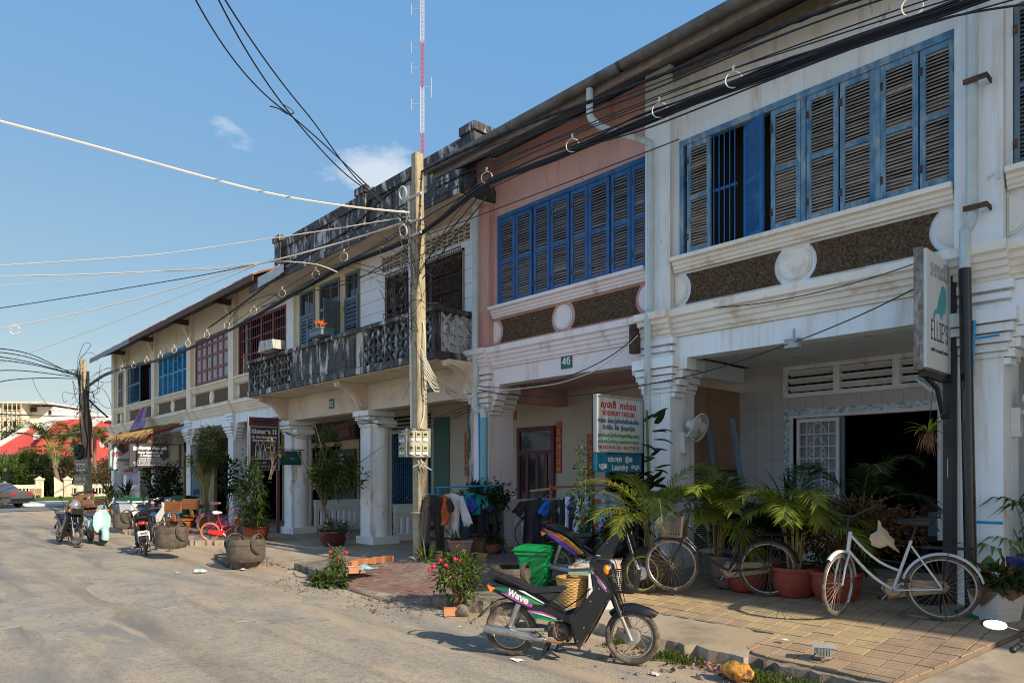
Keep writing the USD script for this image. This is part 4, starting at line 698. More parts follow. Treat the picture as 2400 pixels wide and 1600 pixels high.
# --- the four older houses at the corner
OL = [('shophouse', 'cream shophouse with maroon lattice windows beside the black stained balcony', 5, 'maroon'), ('shophouse', 'cream shophouse with one large red glazed window', 6, 'red'), ('shophouse', 'cream shophouse with bright sky blue shutters', 7, 'sky'), ('shophouse', 'orange stained cream corner shophouse with one dark blue shutter swung open', 8, 'deep')]
mo = dict(wall='cream_plaster', trim='cream_plaster', beam='ellie_plaster', col='ellie_plaster', pil='cream_plaster')
HL = []
for nm, lab, i, kind in OL:
    t = thing(nm, lab, 'house'); HL.append(t); xr_, xl_ = XC[i], XC[i+1]; wz0, wz1 = 5.13, 6.95; zf = .12
    wa, wb = xl_+.42, xr_-.42
    if kind == 'maroon': wa, wb = wa-.05, wb-.0
    facade(t, xl_, xr_, mo, (wa, wb, wz0, wz1), zf)
    if kind == 'maroon':
        wf = obj(t, 'window_frame', MB().box(wa, 9.25, wz0, wa+.1, 9.36, wz1).box(wa+.1, 9.25, wz1-.09, wb, 9.36, wz1).box(wa+.1, 9.25, wz0, wb, 9.36, wz0+.08), 'maroon')
        for k in range(4):
            a = wa+.1+(wb-wa-.1)*k/4; e = wa+.1+(wb-wa-.1)*(k+1)/4; b = MB()
            if k == 0: obj(wf, 'curtain', MB().box(a+.1, 9.4, wz0, a+.35, 9.42, wz1), 'curtain')
            else: b.box(a, 9.255, wz0+.08, a+.05, 9.3, wz1-.09).box(e-.05, 9.255, wz0+.08, e, 9.3, wz1-.09)
            for q in np.linspace(a+.12, e-.1, 5): b.box(q-.012, 9.275, wz0+.08, q+.012, 9.29, wz1-.09)
            for z in (5.35, 5.8, 6.3, 6.65): b.box(a+.05, 9.276, z-.02, e-.05, 9.289, z+.02)
            obj(wf, 'casement', b, 'maroon')
    elif kind == 'red':
        wf = obj(t, 'window_frame', MB().box(wa, 9.25, wz0, wa+.09, 9.36, wz1).box(wb-.09, 9.25, wz0, wb, 9.36, wz1).box(wa+.09, 9.25, wz1-.09, wb-.09, 9.36, wz1).box(wa+.09, 9.25, wz0, wb-.09, 9.36, wz0+.1), 'red_paint')
        for k in range(6):
            a = wa+.09+(wb-wa-.18)*k/6; e = wa+.09+(wb-wa-.18)*(k+1)/6
            b = MB().box(a+.003, 9.26, wz0+.1, a+.055, 9.32, wz1-.09).box(e-.055, 9.26, wz0+.1, e-.003, 9.32, wz1-.09)
            for z in (5.28, 5.72, 6.22, 6.62): b.box(a+.055, 9.262, z-.045, e-.055, 9.318, z+.045)
            c = obj(t, 'casement', b, 'red_paint'); obj(c, 'pane', MB().box(a+.05, 9.29, wz0+.1, e-.05, 9.3, wz1-.1), 'curtain')
    elif kind == 'sky':
        n = 6
        for k in range(n): a = wa+(wb-wa)*k/n; shutter(t, a, a+(wb-wa)/n-.01, wz0, wz1, 9.25+.03*(k in (2, 3)), 'sky_paint', 'sky_paint', 14, .07, sub=False)
    else:
        shutter(t, wa, wa+2.3, wz0, wz1, 9.16, 'deep_teal', 'deep_teal', 22, .1, sub=False, ang=-.03); shutter(t, wb-.35, wb, wz0, wz1, 9.25, 'deep_blue', 'deep_blue', 20, .07, sub=False)
        obj(t, 'curtain', MB().box(wa+2.2, 9.5, wz0, wb-.3, 9.52, wz1-.2), 'mid_int')
    obj(t, 'eave_beam', MB().box(xl_-.08, 8.45, 7.62, xl_+.08, 9.13, 7.8), 'dark_wood'); obj(t, 'eave_bracket', MB().tube([(xl_, 8.95, 7.58), (xl_, 9.02, 7.4), (xl_, 9.12, 7.2)], [.08, .07, .05], 6), 'cream_plaster')
    roof(t, xl_-(.0 if i < 8 else 2.7), xr_ if i > 5 else xr_-.3, 8.2, 7.6, m='roof_tile' if i in (7, ) else 'roof_sheet', gutter=None, fascia='dark_wood' if i < 8 else 'steel_blue'); bodies(t, xl_, xr_)
    hs = [(xl_+.9, zf, xr_-1.3, 2.8)] if i != 7 else [(xl_+.5, zf, xr_-2.2, 2.7)]
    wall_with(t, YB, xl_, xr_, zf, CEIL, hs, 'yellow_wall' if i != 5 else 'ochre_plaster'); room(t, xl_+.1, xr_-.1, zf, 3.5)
    obj(t, 'arcade_floor', MB().box(xl_, 9.2, .0, xr_, YB, zf-.002), 'concrete')
    obj(t, 'vent_frame', MB().box(xl_+1.0, YB-.04, 2.95, xr_-1.4, YB-.001, 3.45).box(xl_+1.05, YB-.045, 3.0, xr_-1.45, YB-.041, 3.4), 'dark_int')
# the corner bay with grey shutters belongs to the corner house
t = HL[3]; xr_, xl_ = XC[9], XC[10]
facade(t, xl_, xr_, mo, (xl_+.55, xr_-.5, 5.13, 6.95), .12)
for k in range(3): a = xl_+.56+k*.4; shutter(t, a, a+.39, 5.14, 6.94, 9.255, 'grey_paint', 'grey_paint', 16, .06, sub=False)
obj(t, 'end_wall', MB().box(XC[10]-.35, YF+.7, 0, XC[10]-.2, 18.8, 8.2), 'cream_plaster'); bodies(t, XC[10]-.3, xr_)
wall_with(t, YB, xl_-.2, xr_, .12, CEIL, [], 'cream_plaster'); obj(t, 'arcade_floor', MB().box(xl_-.2, 9.2, 0, xr_, YB, .118), 'concrete')
# ---------------------------------------------------------------- far side of the crossing
E1, E2 = np.array([SN, CS, 0]), np.array([-CS, SN, 0])
def P3(u, d, z): return E1*u+E2*d+np.array([0, 0, z])
mat('asphalt_far', (.16, .155, .15), .9, .15, .5); mat('far_walk', (.62, .58, .52), .85, .1, .8); mat('lawn', (.10, .16, .03), .9, .4, 3, dirt=(.25, .22, .08), damt=(.5, .7), dscale=(.6, .6, .6))
struct('cross_road', MB().add([(-50, -70, .006), (-43.5, -70, .006), (-43.5, 70, .006), (-50, 70, .006)], [(0, 1, 2, 3)]), 'asphalt_far')
struct('far_pavement', MB().box(-55.5, -70, -.2, -50, 70, .14), 'far_walk'); 
gm = MB().box(-110, -70, -.2, -55.51, 70, .10); struct('lawn_ground', gm, 'lawn')
r = np.random.default_rng(5); n = 26000; p = np.c_[-55.6-r.random(n)**1.3*8.3, 3+r.random(n)*12, np.full(n, .1)]
o = obj(None, 'grass', MB().leaves(p, np.c_[r.normal(0, .35, (n, 2)), np.ones(n)], .13, .03, r), leafmat('grass_leaf', (.13, .21, .035), .3)); tag(o, 'strip of short sunlit grass in front of the cream garden wall', 'grass'); o.SetCustomDataByKey('kind', 'stuff')
mat('fence_cream', (.58, .50, .36), .8, .1, 2, dirt=(.35, .28, .2), damt=(.55, .7), dscale=(1.5, 1.5, .7))
fw = thing('garden_wall', 'cream garden wall with square pillars across the far road', 'wall', (0, 0, 0))
for y0, y1 in ((-8, 4.4), (4.9, 9.4), (11.75, 12.15), (12.6, 20)):
    obj(fw, 'wall_panel', MB().box(-64.1, y0, .1, -63.9, y1, .38).box(-64.1, y0, .85, -63.9, y1, 1.15), 'fence_cream'); b = MB()
    for y in np.arange(y0+.1, y1, .22): b.box(-64.05, y, .38, -63.95, y+.09, .85)
    obj(fw, 'baluster', b, 'fence_cream')
for y in (4.65, 9.66, 11.5, 12.38): obj(fw, 'pillar', MB().box(-64.25, y-.26, .1, -63.75, y+.26, 1.5).box(-64.32, y-.32, 1.5, -63.68, y+.32, 1.62).prism([(y-.2, 1.62), (y+.2, 1.62), (y, 1.8)], -64.2, -63.8, 'x'), 'fence_cream')
obj(fw, 'gate_leaf', MB().prism([(11.2, .15), (11.22, 1.25), (10.6, 1.75), (10.62, .15)], -64, -63.95, 'x'), 'fence_cream')
# temple hall with red tiled roofs
mat('temple_red', (.46, .07, .055), .6, .1, 1.2, wave=None); mat('temple_white', (.72, .70, .66), .7, .06, 1)
hall = thing('temple_hall', 'long hall with bright red tiled roofs and white gable bands', 'building')
def slope_roof(t, pts, name='roof', rows=18):
    "four image-aligned corners (u,d,z): eave left, eave right, ridge right, ridge left; rows of tiles"
    a, b, c, e = (P3(*q) for q in pts); m = MB(); N = np.cross(b-a, e-a); N /= np.linalg.norm(N); N = N if N[2] > 0 else -N
    for k in range(rows):
        s0, s1 = k/rows, (k+1)/rows; m.add([a+(e-a)*s0+N*.06, b+(c-b)*s0+N*.06, b+(c-b)*s1, a+(e-a)*s1, a+(e-a)*s0, b+(c-b)*s0], [(0, 1, 2, 3), (4, 5, 1, 0)])
    obj(t, name, m, 'temple_red')
def at(px, py, d): u = d*(px-CX)/FPX; return (u, d, CAMH+(HZ-py)*d/FPX)
slope_roof(hall, [at(-40, 1066, 72), at(62, 1063, 74), at(116, 996, 82), at(70, 999, 80)], rows=16); slope_roof(hall, [at(50, 1062, 73.5), at(262, 1075, 80), at(238, 974, 88), at(133, 981, 82)], rows=24)
slope_roof(hall, [at(170, 1085, 72), at(275, 1085, 76), at(275, 985, 80), at(246, 986, 79)], rows=20)
for q in ((at(-40, 1066, 71.8), at(70, 999, 79.8)), (at(70, 998, 79.8), at(118, 995, 81.8)), (at(82, 1024, 74.6), at(133, 980, 81.7)), (at(133, 980, 81.7), at(240, 972, 87.8)), (at(196, 1010, 70), at(240, 974, 78)), (at(240, 974, 78), at(272, 984, 79)), (at(238, 1042, 69), at(262, 1030, 71))):
    obj(hall, 'gable_band', MB().bar(P3(*q[0]), P3(*q[1]), .35, .5), 'temple_white')
obj(hall, 'wall', MB().obox(P3(-42, 79, 2.2), E1*14, E2*1.5, (0, 0, 2.2)), 'yellow_wall')
# unfinished white block
wbk = thing('apartment_block', 'white unfinished apartment block behind the red roofed hall', 'building'); mat('block_white', (.66, .64, .60), .8, .12, .6, dirt=(.5, .45, .3), damt=(.5, .7), dscale=(.5, .5, .5)); mat('scaffold', (.50, .42, .22), .8, .2, 3)
D = 128
def ub(px): return D*(px-CX)/FPX
def zb(py): return CAMH+(HZ-py)*D/FPX
def face_box(t, name, px0, px1, py0, py1, dd, th, m): return obj(t, name, MB().obox(P3((ub(px0)+ub(px1))/2, D+dd+th/2, (zb(py0)+zb(py1))/2), E1*abs(ub(px1)-ub(px0))/2, E2*th/2, (0, 0, abs(zb(py0)-zb(py1))/2)), m)
face_box(wbk, 'wall', -60, 50, 944, 1112, .4, 12, 'block_white'); face_box(wbk, 'wall', 50, 108, 950, 1112, 2.4, 12, 'block_white'); face_box(wbk, 'wall', 108, 178, 974, 1112, 1.4, 12, 'block_white'); face_box(wbk, 'roof_slab', -62, 110, 942, 945, -.6, 16, 'block_white')
for px0, px1, py0, py1 in ((6, 15, 951, 962), (17, 27, 951, 962), (29, 42, 951, 962), (52, 66, 951, 962), (95, 101, 958, 968), (7, 14, 986, 998), (22, 27, 986, 998), (28, 39, 986, 1000), (72, 80, 987, 995), (8, 15, 1020, 1038), (114, 120, 984, 990), (126, 132, 984, 990), (144, 150, 984, 990), (-20, -5, 951, 962), (-20, -5, 986, 998)):
    face_box(wbk, 'window', px0, px1, py0, py1, .2 if px0 < 50 else 1.2 if px0 > 108 else 2.2, .15, 'dark_glass')
for py in (968, 1007): face_box(wbk, 'floor_band', -60, 49, py, py+4, .1, .25, 'block_white')
for px in np.arange(-20, 62, 10.5): obj(wbk, 'scaffold_pole', MB().tube([P3(ub(px), D-.5, 0), P3(ub(px+.5), D-.5, zb(940))], .09, 5), 'scaffold')
for py in (962, 980, 1003, 1030, 1055): obj(wbk, 'scaffold_pole', MB().tube([P3(ub(-20), D-.5, zb(py)), P3(ub(60), D-.5, zb(py-1))], .07, 5), 'scaffold')
for px in (70, 100, 130, 137, 160, 164): obj(wbk, 'antenna', MB().tube([P3(ub(px), D+3, zb(976)), P3(ub(px), D+3, zb(952 if px > 110 else 935))], .06, 4), 'galv')
obj(wbk, 'rooftop_frame', MB().tube([P3(ub(158), D+3, zb(975)), P3(ub(158), D+3, zb(962)), P3(ub(172), D+3, zb(962)), P3(ub(172), D+3, zb(975))], .1, 4), 'letter_red')
# trees of the far garden
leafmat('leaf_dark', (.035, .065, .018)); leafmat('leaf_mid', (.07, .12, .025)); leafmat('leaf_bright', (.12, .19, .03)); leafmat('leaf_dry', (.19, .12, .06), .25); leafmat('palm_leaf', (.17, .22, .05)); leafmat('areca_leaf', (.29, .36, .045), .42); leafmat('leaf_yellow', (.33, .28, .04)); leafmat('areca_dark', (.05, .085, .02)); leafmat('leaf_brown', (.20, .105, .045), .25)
mat('trunk', (.16, .12, .085), .9, .3, 8, bump=.5, bscale=30); mat('stem_green', (.13, .17, .05), .6); mat('stem_yellow', (.30, .24, .07), .6, .2, 6)
def crown(c, R, n, L, W, r, clumps=14, flat=.8, hollow=.45):
    "leaves in clumps through an uneven volume"
    c = np.asarray(c, float); R = np.broadcast_to(R, (3,)); k = r.normal(0, 1, (clumps, 3)); k /= np.linalg.norm(k, axis=1, keepdims=True); k *= (hollow+(.95-hollow)*r.random((clumps, 1)))
    idx = r.integers(0, clumps, n); s = r.uniform(.16, .38, clumps)[idx]; p = k[idx]+r.normal(0, 1, (n, 3))*s[:, None]*.75
    d = p/(np.linalg.norm(p, axis=1, keepdims=True)+1e-6)+r.normal(0, .6, (n, 3)); return MB().leaves(c+p*R, d, L, W, r, up=(0, 0, 1))
def limbs(base, top, r, n=5, rad=.12, spread=1.0):
    base, top = np.asarray(base, float), np.asarray(top, float); m = MB(); mid = base+(top-base)*.55+r.normal(0, .06, 3)*np.linalg.norm(top-base); m.tube([base, (base+mid)/2+r.normal(0, .03, 3), mid, top], [rad, rad*.85, rad*.65, rad*.25], 7)
    for k in range(n):
        s = base+(mid-base)*r.uniform(.6, 1.0); e = top+r.normal(0, spread, 3)*(1, 1, .5); m.tube([s, (s+e)/2+r.normal(0, .08, 3), e], [rad*.5, rad*.32, rad*.1], 5)
    return m
def tree(label, px, py0, d, h, R, n, m, L, W, seed, name='garden_tree', cat='tree', clumps=16, zc=None):
    r = np.random.default_rng(seed); u = d*(px-CX)/FPX; b = P3(u, d, .05); t = thing(name, label, cat, b, 0, None)
    obj(t, 'trunk', limbs((0, 0, 0), (0, 0, h-R*.4), r, 6, .05*h, R*.5), 'trunk'); obj(t, 'crown', crown((0, 0, h-R*.75 if zc is None else zc), (R, R, R*.85), n, L, W, r, clumps), m, kind='stuff'); return t
tree('dark round evergreen behind the garden wall left of the coconut palm', 62, 0, 66, 3.7, 2.1, 6000, 'leaf_dark', .34, .2, 21); tree('dark bushy tree behind the gate in the garden wall', 112, 0, 65, 3.0, 1.9, 6000, 'leaf_dark', .32, .2, 22)
tree('low bright green bush at the edge of the garden beside the black sign', 6, 0, 61, 3.2, 2.0, 5000, 'leaf_bright', .25, .15, 23, 'garden_bush', 'bush'); tree('mid green tree close below the corner of the red roof', 28, 0, 64, 3.6, 1.9, 5000, 'leaf_mid', .26, .16, 24)
tree('dark green tree tops showing over the ridge of the lower red roof', 24, 0, 96, 8.0, 4.2, 7000, 'leaf_dark', .4, .22, 25); tree('dry brown shrubbery to the left of the cable hung pole', 170, 0, 62, 3.0, 1.6, 3000, 'leaf_dry', .28, .1, 26, 'dry_bush', 'bush'); tree('dry brown shrubbery between the cable hung pole and the corner house', 232, 0, 58, 3.1, 1.8, 3400, 'leaf_dry', .28, .1, 27, 'dry_bush', 'bush')
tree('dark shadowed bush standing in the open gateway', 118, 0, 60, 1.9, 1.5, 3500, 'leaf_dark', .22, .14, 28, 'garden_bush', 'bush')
def frond(base, az, el, L, r, nl=26, ll=.35, w=.03, curve=1.4, pair_tilt=.5, rach=.012):
    "feather leaf: a bending midrib with leaflets on both sides"
    t = np.linspace(0, 1, 12); e = el-curve*t**1.5; ds = L/11; h = np.array([math.cos(az), math.sin(az)]); p = [np.asarray(base, float)]
    for k in range(11): p.append(p[-1]+ds*np.array([h[0]*math.cos(e[k]), h[1]*math.cos(e[k]), math.sin(e[k])]))
    p = np.array(p); ra = MB().tube(p, np.linspace(rach, rach*.25, 12), 5); q = np.linspace(.2, 1, nl); i = np.clip((q*11).astype(int), 0, 10); f = (q*11-i)[:, None]; B = p[i]*(1-f)+p[i+1]*f; T = p[i+1]-p[i]; T /= np.linalg.norm(T, axis=1, keepdims=True)
    S = np.cross(T, (0, 0, 1.0)); S /= np.linalg.norm(S, axis=1, keepdims=True)+1e-9; U = np.cross(S, T); m = MB(); lf = ll*np.sin(np.clip(q*1.0+.12, 0, 1)*PI*.92)**.7
    for sg in (-1, 1):
        dr = T*.75+sg*S*.85+U*pair_tilt*.35+r.normal(0, .1, T.shape); dr /= np.linalg.norm(dr, axis=1, keepdims=True); N = np.cross(dr, T); N /= np.linalg.norm(N, axis=1, keepdims=True)
        ln = lf*r.uniform(.85, 1.1, nl); m1 = B+dr*(ln*.5)[:, None]; m1[:, 2] -= .04*ln; tip = B+dr*ln[:, None]; tip[:, 2] -= ln*r.uniform(.15, .4, nl); ww = np.cross(N, dr)*w/2
        v = np.stack([B-ww*.4, B+ww*.4, m1+ww, m1-ww, tip], 1).reshape(-1, 3); b = np.arange(nl)[:, None]*5; m.add(v, np.vstack([b+[0, 1, 2], b+[0, 2, 3], b+[3, 2, 4]]))
    return ra, m
def coco(label, px, d, hz, seed, n=16, L=3.0, lean=(0, 0), m='palm_leaf'):
    r = np.random.default_rng(seed); b = P3(d*(px-CX)/FPX, d, .05); t = thing('coconut_palm', label, 'palm', b); top = np.array([lean[0], lean[1], hz])
    obj(t, 'trunk', MB().tube([(0, 0, 0), top*.35+(.05, 0, 0), top*.7, top], [.22, .17, .15, .14], 8), 'trunk', 40)
    for k in range(n):
        a = 2*PI*k/n+r.normal(0, .15); e = r.uniform(.15, 1.35); ra, lm = frond(top, a, e, L*r.uniform(.8, 1.1), r, 30, .8, .07, 1.5+.5*r.random(), .3, .04)
        f = obj(t, 'frond', lm, m if r.random() > .15 else 'leaf_dry'); obj(f, 'midrib', ra, 'stem_yellow')
coco('coconut palm with broad drooping fronds beside the garden gate', 145, 57, 3.9, 31, 20, 4.1, tuple((E1*-.9)[:2])); coco('smaller palm with its crown partly behind the cable hung pole', 172, 64, 5.3, 32, 14, 2.6); coco('palm whose yellowish fronds show beside the corner house', 222, 60, 4.9, 33, 14, 2.6)
# car driving past, sign at the verge
mat('car_paint', (.085, .078, .07), .3, .05, 2, coat=.5); mat('tyre', (.035, .03, .025), .9, .3, 8, dirt=(.17, .12, .08), damt=(.5, .7), dscale=(6, 6, 6)); mat('hubcap', (.5, .5, .5), .35, .1, 3, metal=.7); mat('red_lamp', (.45, .02, .02), .2); mat('amber_lamp', (.75, .22, .02), .2)
ca = thing('parked_car', 'grey saloon car cut off at the edge of the far road', 'car', (*gp(52, 1190)[:2], 0), math.atan2(E1[1], E1[0])+PI-.08)
sil = [(0, .42), (.02, .8), (.12, .93), (.75, .98), (1.35, 1.38), (1.6, 1.42), (2.5, 1.41), (3.1, .98), (4.05, .88), (4.2, .62), (4.2, .35), (3.8, .25), (.3, .25)]
sh = Polygon(sil).difference(unary_union([Point(.85, .3).buffer(.36), Point(3.4, .3).buffer(.36)])); body = MB().prism(sh, -.8, .8)
obj(ca, 'body', body, 'car_paint')
for sg in (-1, 1):
    obj(ca, 'window', MB().prism([(.95, 1.0), (1.4, 1.33), (2.0, 1.35), (2.0, 1.0)], sg*.8, sg*.815), 'dark_glass'); obj(ca, 'window', MB().prism([(2.08, 1.0), (2.08, 1.35), (2.5, 1.34), (2.95, 1.0)], sg*.8, sg*.815), 'dark_glass'); obj(ca, 'trim_strip', MB().box(.05, sg*.8, .58, 4.1, sg*.82, .63), 'black_metal')
    for x in (.85, 3.4):
        w = obj(ca, 'wheel', MB().torus((x, sg*.72, .3), .22, .085, (0, 1, 0), 22, 8, 1.1), 'tyre', True); obj(w, 'hubcap', MB().lathe([(.001, .03), (.08, .04), (.15, .02), (.18, 0)], 14, (x, sg*.75, .3), np.array([[1, 0, 0], [0, 0, sg], [0, 1, 0]])), 'hubcap', 40)
obj(ca, 'tail_lamp', MB().box(-.01, -.78, .72, .03, -.45, .86), 'red_lamp'); obj(ca, 'tail_lamp', MB().box(-.01, .45, .72, .03, .78, .86), 'red_lamp'); obj(ca, 'bumper', MB().box(-.06, -.8, .38, .02, .8, .55), 'black_metal')
bs = thing('advert_sign', 'small black advertising board with yellow top on the far verge', 'sign', (0, 0, 0)); obj(bs, 'board', MB().obox(P3(57*(14-CX)/FPX, 57, 2.0), E1*.22, E2*.05, (0, 0, .6)), 'black_metal'); obj(bs, 'emblem', MB().obox(P3(57*(14-CX)/FPX, 56.93, 2.3), E1*.14, E2*.02, (0, 0, .13)), 'leaf_yellow'); obj(bs, 'post', MB().tube([P3(57*(10-CX)/FPX, 57.1, .1), P3(57*(10-CX)/FPX, 57.1, 1.5)], .12, 6), 'scaffold')
for k in range(3):
    w = thing('garden_bench', ['orange wooden garden seat nearest the open gate', 'orange wooden garden bench between two others by the wall', 'orange wooden garden seat closest to the parked car'][k], 'seat', gp([84, 68, 48][k], 1171), .4); obj(w, 'seat', MB().box(-.3, -.25, .38, .3, .25, .44), 'ochre_plaster'); obj(w, 'backrest', MB().box(-.3, .22, .45, .3, .27, .85), 'ochre_plaster')
    for sx in (-.26, .26):
        for sy in (-.2, .2): obj(w, 'leg', MB().box(sx-.03, sy-.03, 0, sx+.03, sy+.03, .38), 'ochre_plaster')
# radio mast far behind the houses
mat('mast_red', (.42, .06, .06), .6); mat('mast_white', (.62, .60, .60), .6)
mp_ = P3(62*(990-CX)/FPX, 62, 0); mast = thing('radio_mast', 'tall red and white lattice radio mast rising behind the roofs', 'mast', mp_); sec = 4.0
for k in range(13):
    a = MB(); z0_, z1_ = k*sec, (k+1)*sec; q = [np.array([.17*math.cos(t), .17*math.sin(t)]) for t in (.3, .3+2*PI/3, .3+4*PI/3)]
    for c in q: a.tube([(*c, z0_), (*c, z1_)], .028, 4)
    for j in range(10):
        for i in range(3): a.tube([(*q[i], z0_+j*.4), (*q[(i+1) % 3], z0_+j*.4+.4)], .012, 3, caps=False); a.tube([(*q[i], z0_+j*.4), (*q[(i+1) % 3], z0_+j*.4)], .012, 3, caps=False)
    obj(mast, 'mast_section', a, 'mast_red' if k % 2 else 'mast_white')
for py in (22, 112, 160, 245): z = CAMH+(HZ-py)*62/FPX; obj(mast, 'antenna', MB().tube([(0, 0, z), *[tuple(-E1*.95+(0, 0, z))]], .03, 4).tube([tuple(-E1*.95+(0, 0, z-.5)), tuple(-E1*.95+(0, 0, z+.5))], .03, 4), 'galv')
z = CAMH+(HZ-205)*62/FPX; obj(mast, 'antenna', MB().tube([(0, 0, z), tuple(E1*.8+(0, 0, z))], .03, 4).tube([tuple(E1*.8+(0, 0, z-.9)), tuple(E1*.8+(0, 0, z+.9))], .035, 4), 'galv')
# ---------------------------------------------------------------- poles
b0 = gp(988, 1309, .2); d1_ = 13.15; t0 = dp(978, 362, d1_)
p1 = thing('utility_pole', 'square concrete utility pole with electricity meters before the balcony house', 'pole', (0, 0, 0))
m = MB()
for q, w in ((b0, .125), (t0, .085)): pass
def taper(m, a, b, wa, wb, ch=.25):
    v = []
    for c, w in ((a, wa), (b, wb)):
        k = w*ch; v += [np.asarray(c)+(x, y, 0) for x, y in ((w-k, -w), (w, -w+k), (w, w-k), (w-k, w), (-w+k, w), (-w, w-k), (-w, -w+k), (-w+k, -w))]
    m.add(v, [(i, (i+1) % 8, 8+(i+1) % 8, 8+i) for i in range(8)]); m.add(v[8:], [(0, i, i+1) for i in range(1, 7)])
taper(m, b0-(0, 0, .4), t0, .13, .088); obj(p1, 'shaft', m, 'pole_concrete')
def on1(z): return b0+(t0-b0)*(z-b0[2])/(t0[2]-b0[2])
hm = MB()
for z in np.arange(.6, 7.6, .48): c = on1(z); w = .13-.042*(z-.2)/7.6; hm.box(c[0]+w-.004, c[1]-.035, z-.012, c[0]+w+.002, c[1]+.035, z+.012)
obj(p1, 'step_hole', hm, 'letter_black')
cpt = [on1(z)+(-.17, -.07, 0) for z in (2.35, 3.5, 5.0, 6.2, 7.0, 7.25)]; obj(p1, 'conduit', MB().tube(cpt, .034, 8), 'white_paint', 40)
mat('meter_box', (.36, .35, .29), .6, .15, 6, dirt=(.14, .09, .05), damt=(.5, .62), dscale=(9, 9, 3)); mat('meter_grey', (.30, .30, .29), .6, .2, 6, dirt=(.05, .04, .03), damt=(.5, .6), dscale=(8, 8, 2)); mat('meter_unit', (.40, .38, .20), .4, .1, 6)
def meter(t, c, U, N, w, h, m, dep=.18):
    c, U, N = (np.asarray(q, float) for q in (c, U, N)); Z = np.array([0, 0, 1.0]); o = obj(t, 'meter_box', MB().obox(c, U*w/2, N*dep/2, Z*h/2), m)
    obj(o, 'cover_rim', MB().obox(c+N*(dep/2+.008)+Z*(h/2-.012), U*w/2, N*.008, Z*.012).obox(c+N*(dep/2+.008)-Z*(h/2-.012), U*w/2, N*.008, Z*.012).obox(c+N*(dep/2+.008)+U*(w/2-.012), U*.012, N*.0079, Z*(h/2-.025)).obox(c+N*(dep/2+.008)-U*(w/2-.012), U*.012, N*.0079, Z*(h/2-.025)), 'meter_grey')
    for i in (-1, 0, 1):
        for j in (-1, 1):
            q = c+N*dep/2+U*i*w*.29+Z*(j*h*.24+.03); obj(o, 'meter', MB().obox(q+N*.012, U*w*.10, N*.012, Z*h*.10), 'meter_unit'); obj(o, 'dial', MB().obox(q+N*.027, U*w*.06, N*.002, Z*h*.04), 'letter_black'); obj(o, 'fuse', MB().obox(q+N*.012-Z*h*.18, U*w*.085, N*.011, Z*h*.055), 'white_paint')
c = on1(2.42); meter(p1, c+(.16, -.18, .0), (.42, .907, 0), (.907, -.42, 0), .46, .53, 'meter_box'); meter(p1, c+(-.22, -.12, .0), (1, 0, 0), (0, -1, 0), .34, .5, 'meter_grey', .2)
cr = np.random.default_rng(40)
bm = MB()
for k in range(9):
    a = on1(2.15)+cr.normal(0, .03, 3)+(.1, -.12, 0); bm.tube([a, a+(.1+cr.normal(0, .1), -.05, -.1), a+(.2+cr.normal(0, .1), -.02+cr.normal(0, .1), -.16)], .01, 4)
obj(p1, 'cable_end', bm, 'white_cable'); obj(p1, 'tied_ribbon', MB().torus(on1(1.1), .19, .012, (0, 0, 1), 16, 5), 'meter_unit')
br = MB()
for z in (6.3, 6.55, 7.0): c = on1(z); br.box(c[0]-.25, c[1]-.12, z-.02, c[0]+.25, c[1]-.09, z+.02); br.torus(c+(-.2, -.2, .1), .12, .018, (0, 1, .2), 14, 5)
obj(p1, 'bracket', br, 'galv')
tm = MB()
for k in range(60):
    z = cr.uniform(4.5, 6.7); c = on1(z)+(-.12+cr.normal(0, .08), -.14+cr.normal(0, .05), 0); pts = [c]
    for j in range(4): pts.append(pts[-1]+cr.normal(0, .2, 3)*(1, .7, 1.2))
    s = np.linspace(0, 1, 13); ip = [np.interp(s*4, range(5), [p[i] for p in pts]) for i in range(3)]; w = np.array(ip).T; w[1:-1] = (w[:-2]+w[1:-1]*2+w[2:])/4; w[1:-1] = (w[:-2]+w[1:-1]*2+w[2:])/4; tm.tube(w, .006, 4)
obj(p1, 'tangled_wires', tm, 'cable', kind='stuff')
z2 = 8.0; b2 = P3(37.5*(208-CX)/FPX, 37.5, 0); p2 = thing('utility_pole', 'cable hung concrete pole at the corner with stacked meter boxes', 'pole', (0, 0, 0)); t2 = P3(37.5*(194-CX)/FPX, 37.5, 8.0)
m = MB(); taper(m, b2, t2, .19, .14); obj(p2, 'shaft', m, 'pole_concrete')
def on2(z): return b2+(t2-b2)*z/8
cm = MB()
for k in range(11): a = cr.uniform(0, 2*PI); o_ = np.array([math.cos(a), math.sin(a), 0])*.22; cm.tube([on2(z)+o_+cr.normal(0, .03, 3) for z in (2.8, 3.6, 4.6, 5.6, 6.6, 7.4)], .035, 5)
obj(p2, 'cable_run', cm, 'cable'); obj(p2, 'cable_coil', MB().torus(on2(3.05)+(.05, -.35, 0), .3, .13, (.3, -1, .1), 20, 8).torus(on2(3.1)+(.1, -.45, .1), .22, .1, (.1, -1, .3), 20, 8), 'cable', True)
c = on2(2.35); meter(p2, c+(.25, -.3, .0), E1, -E2, .62, .62, 'meter_grey'); meter(p2, c+(.25, -.3, -.75), E1, -E2, .66, .58, 'meter_box')
tm = MB()
for k in range(26):
    pts = [on2(cr.uniform(5.0, 7.6))+cr.normal(0, .2, 3)]
    for j in range(4): pts.append(pts[-1]+cr.normal(0, .45, 3))
    s = np.linspace(0, 1, 13); w = np.array([np.interp(s*4, range(5), [p[i] for p in pts]) for i in range(3)]).T; w[1:-1] = (w[:-2]+w[1:-1]*2+w[2:])/4; tm.tube(w, .012, 4)
obj(p2, 'tangled_wires', tm, 'cable', kind='stuff')
